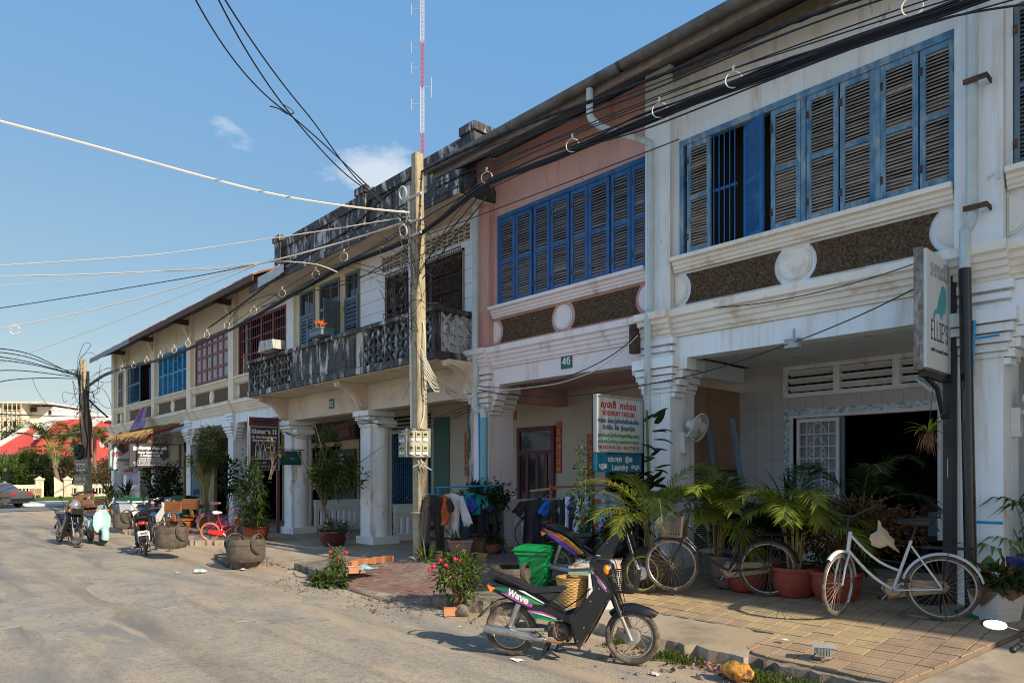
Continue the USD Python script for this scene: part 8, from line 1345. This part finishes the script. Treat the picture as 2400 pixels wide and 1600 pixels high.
# plants round the clothes rack
R1 = gp(1052, 1313, .22); t = thing('planter', 'pink square planter with bright grassy leaves beneath the white shirt', 'planter', R1+(0, .25, 0), .3); m = MB(); wv = [(.19, 0), (.25, .34), (.27, .34), (.27, .38), (.23, .38), (.22, .34)]
m.lathe([(a*1.15, z) for a, z in wv]+[(.001, .33)], 4); obj(t, 'pot', m, 'pot_pink'); r = np.random.default_rng(101); blades(t, 40, .42, .025, r, 'leaf_bright', (.7, 1.5), 1.0, base=(0, 0, .33), rad=.12)
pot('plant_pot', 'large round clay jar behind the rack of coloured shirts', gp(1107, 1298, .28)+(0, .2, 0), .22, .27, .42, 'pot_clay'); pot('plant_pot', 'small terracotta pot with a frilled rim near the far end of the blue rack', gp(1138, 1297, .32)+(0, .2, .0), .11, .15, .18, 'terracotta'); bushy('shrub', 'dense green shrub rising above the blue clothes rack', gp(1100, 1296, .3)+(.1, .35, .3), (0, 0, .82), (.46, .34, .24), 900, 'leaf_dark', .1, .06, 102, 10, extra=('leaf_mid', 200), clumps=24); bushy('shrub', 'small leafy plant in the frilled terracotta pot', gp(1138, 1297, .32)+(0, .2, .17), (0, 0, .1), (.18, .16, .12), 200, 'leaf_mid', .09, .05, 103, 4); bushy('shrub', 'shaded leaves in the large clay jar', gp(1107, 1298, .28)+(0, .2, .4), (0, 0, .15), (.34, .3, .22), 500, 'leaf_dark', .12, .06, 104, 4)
t = thing('grass_tuft', 'long yellow green leaves at the foot of the utility pole', 'plant', gp(1000, 1320, .2)); r = np.random.default_rng(105); blades(t, 36, .5, .025, r, 'leaf_bright', (.5, 1.5), 1.2, rad=.08); pot('plant_pot', 'blackened pot at the foot of the utility pole', gp(1008, 1318, .19)+(.15, .1, 0), .12, .17, .24, 'tyre')
# rose by the kerb, zinnia by the step
RS = gp(1072, 1432, 0); bushy('cockscomb_plant', 'bushy plant with crimson flower heads by the stone kerb', RS, (0, 0, .50), (.34, .28, .28), 620, 'leaf_bright', .085, .035, 106, 14, extra=('leaf_mid', 380), sm='twig', clumps=20, flowers=('flower_pink', [dp(x, y, 9.35) for x, y in ((1008, 1334), (1016, 1327), (1032, 1312), (1045, 1324), (1049, 1337), (1066, 1309), (1078, 1314), (1082, 1318))], .026))
RZN = gp(792, 1366, 0); bushy('zinnia', 'upright plant with a few pink flowers before the stone step', RZN, (0, 0, .36), (.16, .14, .28), 260, 'leaf_bright', .09, .03, 107, 7, extra=('leaf_dry', 60), sm='stem_green', flowers=('flower_pink', [dp(x, y, 12) for x, y in ((775, 1295), (780, 1299), (802, 1297), (810, 1294), (792, 1308), (798, 1318))], .035)); bushy('ground_plant', 'dark heart shaped leaves sprawling at the foot of the zinnia', gp(765, 1370, 0), (0, 0, .08), (.42, .2, .07), 110, 'leaf_mid', .15, .13, 108, 4)
# ---------------------------------------------------------------- pots made from tyres
def tyre_pot(label, loc, R, h, rz=0.0, handles=2):
    t = thing('tyre_planter', label, 'planter', loc, rz); p = [(R*.55, 0), (R*.86, .02), (R*.97, h*.18), (R, h*.3), (R*.985, h*.36), (R*1.0, h*.42), (R*.99, h*.7), (R*.97, h*.72), (R*1.0, h*.75), (R*.97, h*.9), (R*.94, h), (R*.90, h*.995)]
    obj(t, 'tub', MB().lathe(p, 36), 'tyre_planter', 40); obj(t, 'inside', MB().lathe([(R*.90, h*.995), (R*.92, h*.8), (R*.92, h*.4), (R*.7, h*.2), (.001, h*.18)], 30), 'tyre', 40)
    for k in range(handles): s = -1 if k else 1; a = np.array([s*R*.92, 0, h*.72]); obj(t, 'ring_handle', MB().torus(np.array([s*R*.90, 0, h*.78]), h*.42, .013, (1, .3*s, .1*s), 28, 6, 3.0), 'tyre_planter', 40)
    return t
tyre_pot('tyre planter with big ring handles standing on a stone block in the sun', gp(577, 1316, .12), .36, .46, .35); tyre_pot('smaller tyre planter half hidden behind the one on the stone block', gp(545, 1304, .11)+(-.15, .2, 0), .27, .38, .3, 0); tyre_pot('tyre planter propped on stumps behind the motorcycle with the plate', gp(391, 1285, .22)+(0, .1, .0), .33, .48, .5); tyre_pot('upright tyre planter beside the mint green scooter', gp(287, 1238, .12), .28, .5, .3, 1)
for k, (px, py) in enumerate(((376, 1286), (402, 1291))): q = gp(px, py, 0); t = thing('stump', ['short wooden stump under the propped tyre planter', 'split plank leaning under the propped tyre planter'][k], 'stump', q); obj(t, 'wood', MB().box(-.12, -.1, -.03, .12, .1, .22) if k == 0 else MB().obox((0, 0, .1), (.05, 0, .12), (0, .04, 0), (.03, 0, -.012)), 'grey_wood')
tyre_pot('tyre planter with a ring handle behind the green bin', gp(1196, 1376, .19), .30, .30, .2, 1)
# ---------------------------------------------------------------- bins, basket, boxes
def bin_(label, loc, rz, s, m, lid, emblem=True):
    t = thing('wheelie_bin', label, 'bin', loc, rz); w0, w1, d0_, d1_, h = .17*s, .225*s, .15*s, .21*s, .52*s; lv = []
    for f in (0, .1, .9, 1): w = w0+(w1-w0)*f; d = d0_+(d1_-d0_)*f; c = .035*s; lv.append([(w-c, -d, h*f), (w, -d+c, h*f), (w, d-c, h*f), (w-c, d, h*f), (-w+c, d, h*f), (-w, d-c, h*f), (-w, -d+c, h*f), (-w+c, -d, h*f)])
    b = MB().add(np.array(lv).reshape(-1, 3), [(k*8+j, k*8+(j+1) % 8, (k+1)*8+(j+1) % 8, (k+1)*8+j) for k in range(3) for j in range(8)]); b.add(lv[0], [(0, i+1, i) for i in range(1, 7)]); b.box(-w1-.015*s, -d1_-.015*s, h-.05*s, w1+.015*s, d1_+.015*s, h-.0); obj(t, 'body', b, m, 30)
    L = MB()
    for k, (g, z0_, z1_) in enumerate(((.035, 0, .022), (.02, .022, .045), (-.02, .045, .062))): L.box(-w1-g*s, -d1_-g*s, h+.004+z0_*s, w1+g*s, d1_+g*s, h+.004+z1_*s)
    L.box(-w1*.7, d1_+.02*s, h-.02*s, w1*.7, d1_+.06*s, h+.04*s); obj(t, 'lid', L, lid)
    for sx in (-1, 1): obj(t, 'wheel', MB().torus((sx*w0*.9, d0_+.03*s, .075*s), .05*s, .025*s, (1, 0, 0), 18, 7), 'tyre', True)
    if emblem:
        fe = lambda a, b_, d: np.c_[-w0-.0-(w1-w0)*(.38+b_/h)-.003*s-d, -a, h*.38+b_]
        g = Point(0, 0).buffer(.085*s).difference(Point(0, 0).buffer(.078*s)); man = unary_union([Point(-.02*s, .045*s).buffer(.011*s), sbox(-.03*s, -.01*s, -.01*s, .03*s), LineString([(-.02*s, .02*s), (.02*s, .01*s)]).buffer(.005*s), LineString([(-.025*s, -.01*s), (-.035*s, -.055*s)]).buffer(.006*s), LineString([(-.015*s, -.01*s), (-.005*s, -.055*s)]).buffer(.006*s), sbox(.02*s, -.055*s, .045*s, -.01*s)])
        obj(t, 'emblem', MB().prism(g, 0, .002, fn=fe).prism(man, 0, .002, fn=fe), 'letter_white')
    return t
bin_('bright green wheelie bin with a white litter emblem beside the striped motorcycle', gp(1243, 1378, .17)+(0, .12, 0), .5, 1.06, 'bin_green', 'bin_green'); bin_('large pale green and grey bin near the child bicycle', gp(310, 1224, .12), .5, 1.55, 'sign_white', 'bin_dark', False); bin_('dark green bin under the dark creepers', gp(410, 1218, .12)+(0, .4, 0), .4, 1.6, 'bin_dark', 'bin_dark', False)
W1 = gp(1342, 1421, .12); t = thing('wicker_basket', 'round woven wicker basket behind the Wave motorcycle', 'basket', W1); b = MB(); nb, nl = 28, 16; lv = []
for k in range(nl):
    f = k/(nl-1); R = .15+.05*f; zc = .02+.34*f
    b.tube([((R+.006*(1 if (j+k) % 2 else -1))*np.array([math.cos(2*PI*j/nb), math.sin(2*PI*j/nb)])).tolist()+[zc] for j in range(nb)], .0135, 5, closed=True)
obj(t, 'weave', b, 'wicker', True); obj(t, 'rim', MB().torus((0, 0, .375), .205, .016, (0, 0, 1), 28, 7), 'wicker_dark', True); obj(t, 'bottom', MB().lathe([(.001, .02), (.15, .02)], 20), 'wicker_dark')
mat('crate_white', (.60, .58, .54), .6, .08, 3, dirt=(.38, .2, .09), damt=(.48, .6), dscale=(4, 4, 1.5)); mat('crate_teal', (.25, .40, .34), .6, .1, 3, dirt=(.4, .3, .2), damt=(.55, .7), dscale=(5, 5, 5)); mat('jug', (.60, .64, .66), .15, .03, 3)
W2 = gp(1365, 1402, .17); t = thing('storage_box', 'rust stained white box with an open flap behind the wicker basket', 'box', W2+(.05, .25, 0), hd); obj(t, 'box', MB().box(-.36, -.2, 0, .30, .2, .42), 'crate_white'); obj(t, 'side', MB().box(-.3605, -.205, .2, -.05, -.2005, .425), 'crate_teal'); obj(t, 'flap', MB().obox((.0, -.05, .46), (.32, 0, .02), (0, .2, .03), (0, 0, .006)), 'crate_white')
W3 = gp(1392, 1428, .12); t = thing('storage_box', 'upright white box between the wicker basket and the leg shield', 'box', W3+(.05, .05, 0), hd+.2); obj(t, 'box', MB().box(-.14, -.12, 0, .18, .14, .46), 'crate_white')
t = thing('plastic_jug', 'clear plastic water jug on top of the white boxes', 'jug', W3+(.02, .06, .46)); obj(t, 'jug', MB().lathe([(.08, 0), (.09, .02), (.09, .1), (.05, .17), (.025, .19), (.025, .22)], 16), 'jug', 40)
# hollow bricks, loose stones and litter
def brick(label, loc, rz, tilt=0, name='hollow_brick'):
    t = thing(name, label, 'brick', loc, rz); w, h, L = .052, .05, .11
    P = sbox(-w, 0, w, 2*h).difference(unary_union([sbox(a-.016, z-.014, a+.016, z+.014) for a in (-.024, .024) for z in (.028, .072)])); m = MB().prism(P, -L, L, 'x'); obj(t, 'block', m, 'hollow_brick'); return t
for k, (px, py, rz, lab) in enumerate(((826, 1327, 2.1, 'hollow orange brick with its holes facing the street, at the near end of the row'), (846, 1322, .5, 'second hollow orange brick of the row, lying lengthwise'), (866, 1320, .6, 'third hollow orange brick of the row, broken in the middle'), (886, 1317, .45, 'fourth hollow orange brick of the row'), (908, 1314, .4, 'hollow orange brick with dark holes at the pole end of the row'), (832, 1342, 1.2, 'broken orange brick lying on the turquoise wrapper'), (991, 1300, 1.8, 'hollow brick stacked at the foot of the utility pole'))): brick(lab, gp(px, py, .18 if k < 6 else .3), rz)
brick('hollow brick in the shade below the far end of the blue rack', gp(1132, 1308, .27), .3); brick('broken red brick at the foot of the crimson flowers', gp(1060, 1441, 0), 1.0)
def stone(label, loc, s, seed, m='kerb_stone', name='stone'):
    r = np.random.default_rng(seed); b = trimesh.creation.icosphere(subdivisions=2); v = np.array(b.vertices); v *= (1+.28*(fbm(v*1.6+seed, 3, seed)-.5)*2)[:, None]*np.asarray(s); return tag(obj(None, name, MB().add(v+np.asarray(loc), b.faces), m, 35), label, name.replace('_', ' '))
stone('rough grey stone wedged beside the crimson flowers', gp(1083, 1432, .05), (.11, .09, .09), 1); stone('rounded stone at the foot of the utility pole', gp(968, 1312, .22), (.14, .1, .07), 2); stone('second rough stone close by the utility pole', gp(995, 1318, .2), (.12, .1, .07), 3)
CN = gp(1728, 1588, .02); r = np.random.default_rng(110); b = trimesh.creation.icosphere(subdivisions=3); v = np.array(b.vertices); v *= (1+.25*(fbm(v*2.2, 4, 5)-.5)*2)[:, None]*np.array([.145, .10, .085]); mat('coconut_husk', (.55, .25, .035), .8, .25, 12, bump=.9, bscale=40, bdist=.02, dirt=(.12, .055, .025), damt=(.50, .60), dscale=(13, 13, 9)); tag(obj(None, 'coconut_husk', MB().add(v+CN+(0, 0, .06), b.faces), 'coconut_husk', True), 'orange brown coconut husk lying in the weeds below the kerb', 'coconut husk')
mat('lamp_grey', (.36, .38, .37), .5, .1, 5); FL = gp(1930, 1544, .135); t = thing('floodlight', 'small grey floodlight standing on the tiles near the kerb', 'floodlight', FL, .5); m = MB(); lv = [[(x*w, y*d, z) for x, y in ((-1, -1), (1, -1), (1, 1), (-1, 1))] for w, d, z in ((.05, .035, .035), (.06, .042, .07), (.085, .06, .115), (.095, .068, .118), (.095, .068, .13))]
m.add(np.array(lv).reshape(-1, 3), [(k*4+j, k*4+(j+1) % 4, (k+1)*4+(j+1) % 4, (k+1)*4+j) for k in range(4) for j in range(4)]).add(lv[-1], [(0, 1, 2, 3)]).add(lv[0], [(3, 2, 1, 0)]); obj(t, 'housing', m, 'lamp_grey'); fn = MB()
for k in range(9): x = -.05+.0125*k; fn.box(x-.002, -.064, .04, x+.002, -.036, .11)
obj(t, 'cooling_fins', fn, 'lamp_grey', kind='stuff'); obj(t, 'bracket', MB().tube([(-.07, 0, .09), (-.075, .03, .01), (.075, .03, .01), (.11, .0, .02)], .006, 5), 'lamp_grey'); obj(t, 'cable', MB().tube(curve([(-.05, 0, .06), (-.1, -.03, .01), (-.04, -.09, .005), (.04, -.06, .01)]), .005, 5), 'black_metal')
r = np.random.default_rng(120); n = 9000; xs = r.uniform(-4.9, -1.9, n); yk = np.interp(xs, [-5, -4.4, -3.4, -2.1, -1.5], [6.1, 6.1, 6.05, 6.05, 6.0]); ys = yk-.02-np.abs(r.normal(0, .13, n)); keep = (fbm(np.c_[xs*2.2, ys*2.2, xs*0], 3, 4) > .44)&(ys < yk-.02); p = np.c_[xs, ys, np.full(n, -.02)][keep]; k_ = len(p)
t = obj(None, 'weeds', MB().leaves(p, np.c_[r.normal(0, .55, (k_, 2)), np.ones(k_)], .075, .013, r, up=None), 'leaf_bright'); tag(t, 'ragged strip of weeds growing below the broken kerb', 'weeds'); t.SetCustomDataByKey('kind', 'stuff')
n = 420; xs = r.uniform(-12, -1.9, n); ys = 5.78-np.abs(r.normal(0, .35, n))+(xs < -7)*-.25; m = MB(); b = trimesh.creation.icosphere(subdivisions=0)
for x, y in zip(xs, ys): s = abs(r.normal(0, .012))+.006; m.add(np.array(b.vertices)*s*r.uniform(.6, 1.3, 3)+(x, y, -.012), b.faces)
t = obj(None, 'gravel', m, 'kerb_stone'); tag(t, 'loose gravel and crumbs of mortar scattered along the road edge', 'gravel'); t.SetCustomDataByKey('kind', 'stuff')
n = 170; xs = r.uniform(-4.6, -1.9, n); ys = 6.0-np.abs(r.normal(0, .22, n)); t = obj(None, 'fallen_leaves', MB().leaves(np.c_[xs, ys, np.full(n, .0)], np.c_[r.normal(0, 1, (n, 2)), np.full(n, .1)], .07, .05, r), 'leaf_brown'); tag(t, 'dry fallen leaves among the weeds', 'leaves'); t.SetCustomDataByKey('kind', 'stuff')
mat('petal', (.45, .10, .28), .6, .2, 20); pts = [gp(x, y, .01) for x, y in ((1625, 1553), (1680, 1570), (1688, 1566), (1610, 1541), (1800, 1587), (1830, 1592), (1850, 1596), (1650, 1556))]; n = len(pts)*4; P = np.repeat(np.array(pts), 4, 0)+np.c_[r.normal(0, .03, (n, 2)), r.uniform(0, .02, n)]; t = obj(None, 'fallen_petals', MB().leaves(P, r.normal(0, 1, (n, 3)), .04, .03, r), 'petal'); tag(t, 'pink fallen petals scattered on the weeds', 'petals'); t.SetCustomDataByKey('kind', 'stuff')
def litter(label, px, py, s, seed, m='st_white', z=.0, name='litter'):
    r = np.random.default_rng(seed); X, Y = np.meshgrid(np.linspace(-1, 1, 7), np.linspace(-1, 1, 6), indexing='ij'); Z = .4*np.abs(fbm(np.stack([X*1.7+seed, Y*1.7, X*0], -1), 3, seed))*s; q = gp(px, py, z); P = np.stack([X*s+r.normal(0, .12*s, X.shape)+q[0], Y*s*.6+r.normal(0, .12*s, X.shape)+q[1], Z+z-.008], -1); f = [(i*6+j, (i+1)*6+j, (i+1)*6+j+1, i*6+j+1) for i in range(6) for j in range(5)]; return tag(obj(None, name, MB().add(P.reshape(-1, 3), f), m), label, 'litter')
litter('crumpled white plastic scrap just before the motorcycle', 1213, 1546, .07, 1); litter('blue grey crushed packet under the motorcycle engine', 1305, 1518, .08, 2, 'sign_pale'); litter('small white scrap near the front wheel', 1535, 1578, .05, 3); litter('turquoise and white wrapper lying on the stone step', 855, 1336, .28, 4, 'banner_blue', .19); litter('white scrap on the dirt beside the broken red brick', 1036, 1441, .06, 5); litter('tiny white scrap in the middle of the road', 416, 1341, .05, 6); litter('white crumpled cup on the road near the stone block', 569, 1334, .09, 7); litter('dark rubber scrap on the road before the mint scooter', 183, 1280, .16, 8, 'tyre'); litter('pale scrap lying under the rear of the black bicycle', 1840, 1497, .04, 9, 'st_white', .19); litter('small white crumb on the road near the exhaust', 1078, 1466, .03, 10)
t = thing('water_bottle', 'clear plastic water bottle lying on the road', 'bottle', gp(470, 1337, .03), .9); obj(t, 'bottle', MB().lathe([(.001, -.11), (.032, -.105), (.034, .05), (.014, .09), (.014, .11)], 12, (0, 0, 0), np.array([[0, 0, 1], [1, 0, 0], [0, 1, 0]])), 'jug', 40); obj(t, 'label_band', MB().lathe([(.0345, -.03), (.0345, .03)], 12, (0, 0, 0), np.array([[0, 0, 1], [1, 0, 0], [0, 1, 0]])), 'banner_blue')
for lab, px, py, m_, rz in (('red slipper at the base of the double column', 868, 1264, 'red_frame', .4), ('pale pink slippers left of the maroon pot', 745, 1245, 'pale_pink', .3), ('small red slipper behind the maroon pot', 815, 1248, 'red_frame', 1.0)): q = gp(px, py, .135); t = thing('slipper', lab, 'slipper', q, rz); obj(t, 'sole', MB().prism(affinity.scale(Point(0, 0).buffer(1, 12), .14, .05), 0, .025, 'z'), m_); obj(t, 'strap', MB().tube([(.02, -.045, .02), (.06, 0, .06), (.02, .045, .02)], .012, 5), m_)
t = thing('garden_hose', 'coil of green garden hose beside the white planter', 'hose', gp(2300, 1452, .27)); obj(t, 'coil', MB().tube([(.24*math.cos(a)*(1+.05*math.sin(a*3)), .2*math.sin(a), .018+.012*(a/6.3)) for a in np.linspace(0, 26, 130)], .014, 6), 'bin_dark', 40)
t = thing('manhole_cover', 'round pale concrete lid let into the tiles under the white bicycle', 'cover', gp(2170, 1440, .3)); obj(t, 'lid', MB().lathe([(.19, -.01), (.18, .012), (.001, .014)], 28), 'concrete')
t = thing('black_tub', 'black plastic tub behind the rear wheel of the white bicycle', 'tub', gp(2180, 1412, .35)); obj(t, 'tub', MB().lathe([(.12, 0), (.17, .22), (.185, .23), (.165, .23), (.12, .02), (.001, .02)], 20), 'black_plastic', 40)
# wall fans, lamps, furniture
def fan(label, loc, rz, tilt):
    t = thing('wall_fan', label, 'fan', loc, rz); obj(t, 'wall_mount', MB().prism(Polygon([(-.07, -.16), (-.04, -.26), (.04, -.26), (.07, -.16), (.07, .06), (-.07, .06)]), -.09, -.002, 'y'), 'cream_body')
    c_, s_ = math.cos(tilt), math.sin(tilt); R_ = np.array([[1, 0, 0], [0, c_, -s_], [0, s_, c_]]); O = np.array([0, -.26, .14]); T = lambda mb: mb.rot(0) if 0 else setattr(mb, 'v', [v@R_.T+O for v in mb.v]) or mb
    obj(t, 'arm', MB().tube([(0, .0, -.02), (0, -.12, .02), (0, -.2, .12)], .03, 8), 'cream_body', 40); obj(t, 'motor', T(MB().tube([(0, .16, 0), (0, .15, 0), (0, -.0, 0)], [.05, .075, .07], 14)), 'cream_body', 40); g = MB()
    for k in range(7): g.torus((0, -.06-.035*math.cos(k/6*PI/2), 0), .03+.19*k/6, .003, (0, 1, 0), 26, 4)
    for k in range(20): a = 2*PI*k/20; g.tube([(.03*math.cos(a), -.095, .03*math.sin(a)), (.22*math.cos(a), -.055, .22*math.sin(a)), (.2*math.cos(a), -.01, .2*math.sin(a))], .002, 3)
    obj(t, 'guard', T(g), 'cream_body'); bl = MB()
    for k in range(3): a = 2*PI*k/3; q = np.array([[.02, .02], [.08, .09], [.18, .07], [.19, -.03], [.08, -.05], [.02, -.02]]); x = q[:, 0]*math.cos(a)-q[:, 1]*math.sin(a); z = q[:, 0]*math.sin(a)+q[:, 1]*math.cos(a); bl.add(np.c_[x, -.05+q[:, 1]*.25, z], [(0, 1, 2), (0, 2, 3), (0, 3, 4), (0, 4, 5)])
    obj(t, 'blades', T(bl), 'jug'); obj(t, 'outer_ring', T(MB().torus((0, -.05, 0), .225, .008, (0, 1, 0), 30, 5)), 'cream_body'); return t
fan('cream wall fan on the side of the column left of the cafe', (XC[2]+CW+.0, 9.45, 2.42), PI/2, .35); fan('cream wall fan tilted down behind the bird sign', (XC[1]-CW-.0, 9.4, 2.75), -PI/2, .9); 
fan('cream wall fan on the far side of the cafe column at the picture edge', (XC[1]+CW+.0, 9.5, 2.5), PI/2, .3)
x_, zl = fc(1862, 806, 9.1); t = thing('floodlight', 'grey floodlight hanging below the pale blue cafe beam', 'floodlight', (x_, 9.05, zl)); obj(t, 'housing', MB().box(-.09, -.05, -.06, .09, .05, .04).box(-.1, -.06, .04, .1, .06, .06), 'lamp_grey'); obj(t, 'bracket', MB().box(-.012, .02, .06, .012, .05, .2), 'lamp_grey')
x_, zl = fc(487, 1004, 8.9); t = thing('lamp_bulb', 'white bulb lamp hanging below the cornice beside the bamboo', 'lamp', (x_, 8.95, zl)); obj(t, 'bulb', MB().lathe([(.001, -.18), (.05, -.16), (.05, -.02), (.03, 0)], 12), 'white_paint', 40); obj(t, 'cap', MB().lathe([(.04, 0), (.03, .12), (.001, .13)], 10), 'mid_int')
TB = gp(432, 1232, .12); t = thing('picnic_table', 'dark green concrete table with a curved pedestal near the bicycles', 'table', TB, .35); obj(t, 'tabletop', MB().box(-.75, -.4, .66, .75, .4, .73), 'mid_int'); 
for sx in (-.5, .5): obj(t, 'pedestal', MB().prism([(-.12, 0), (.12, 0), (.05, .3), (.10, .66), (-.10, .66), (-.05, .3)], -.3, .3, 'y') if 0 else MB().box(sx-.06, -.25, 0, sx+.06, .25, .05).box(sx-.04, -.12, .05, sx+.04, .12, .6).box(sx-.06, -.3, .6, sx+.06, .3, .659), 'number_green')
mat('orange_wood', (.42, .15, .035), .4, .2, 4, wave=('z', 5.0, (.24, .075, .02), 4.0)); 
for lab, px, py, rz in (('orange wooden chair back with wavy grain, nearest to the street', 405, 1250, .3), ('second wooden chair back half in shade behind the orange one', 447, 1238, .35)):
    q = gp(px, py, .12); t = thing('wooden_chair', lab, 'chair', q, rz); obj(t, 'backrest', MB().box(-.38, -.02, .62, .38, .03, .95), 'orange_wood'); obj(t, 'seat', MB().box(-.38, .03, .38, .38, .42, .43), 'orange_wood'); obj(t, 'back_post', MB().obox((.05, -.0, .5), (.06, 0, 0), (0, .015, 0), (-.04, 0, .13)), 'orange_wood')
    for sx in (-.3, .3): obj(t, 'leg', MB().box(sx-.03, .08, 0, sx+.03, .34, .38), 'orange_wood')
t = thing('flower_box', 'small offering box with orange flowers on the balcony rail', 'box', (-15.75, YBL-.1, 5.18), 0); obj(t, 'box', MB().box(-.32, -.16, 0, .32, .18, .15).box(-.35, -.19, .14, .35, .21, .17), 'steel_blue'); r = np.random.default_rng(130); obj(t, 'flowers', MB().leaves(np.c_[r.normal(.0, .05, 60), r.normal(0, .05, 60), np.full(60, .24)], np.c_[r.normal(0, .4, (60, 2)), np.ones(60)], .17, .04, r), 'st_orange', kind='stuff')
t = thing('rain_box', 'small grey trough hanging on the end of the balcony rail', 'trough', (-18.6, YBL-.12, 5.2)); obj(t, 'trough', MB().prism([(-.5, 0), (.5, 0), (.45, .25), (-.35, .3)], -.15, .2, 'y'), 'mould_light')
for x, y, z, s, lab in ((-4.4, 13.2, .37, 1, 'dim wooden armchair with a pale cushion inside the cafe'), (-2.9, 13.4, .37, 1, 'dim wooden chair deep inside the cafe')):
    t = thing('armchair', lab, 'chair', (x+.6, y, z), .4); obj(t, 'seat', MB().box(-.3, -.3, .36, .3, .3, .42), 'cyclo_wood'); obj(t, 'backrest', MB().box(-.3, .26, .42, .3, .32, .95), 'cyclo_wood'); obj(t, 'cushion', MB().obox((0, .1, .6), (.2, 0, .02), (0, .05, .04), (0, -.06, .2)), 'sign_pale')
    for sx in (-.27, .27):
        for sy in (-.27, .27): obj(t, 'leg', MB().box(sx-.025, sy-.025, 0, sx+.025, sy+.025, .36), 'cyclo_wood')
for px, lab in ((1640, 'grey bar leaning in the cafe arcade beside the fan column'), (1700, 'second grey bar leaning against the bamboo screen')):
    a = gp(px+50, 1330, .37); x0, zt = fc(px, 990 if px < 1660 else 980, 10.1); tag(obj(None, 'leaning_bar', MB().bar((fx(px+70, 9.9), 9.9, .38), (x0, 10.3, zt), .07, .05), 'steel_blue'), lab, 'bar')
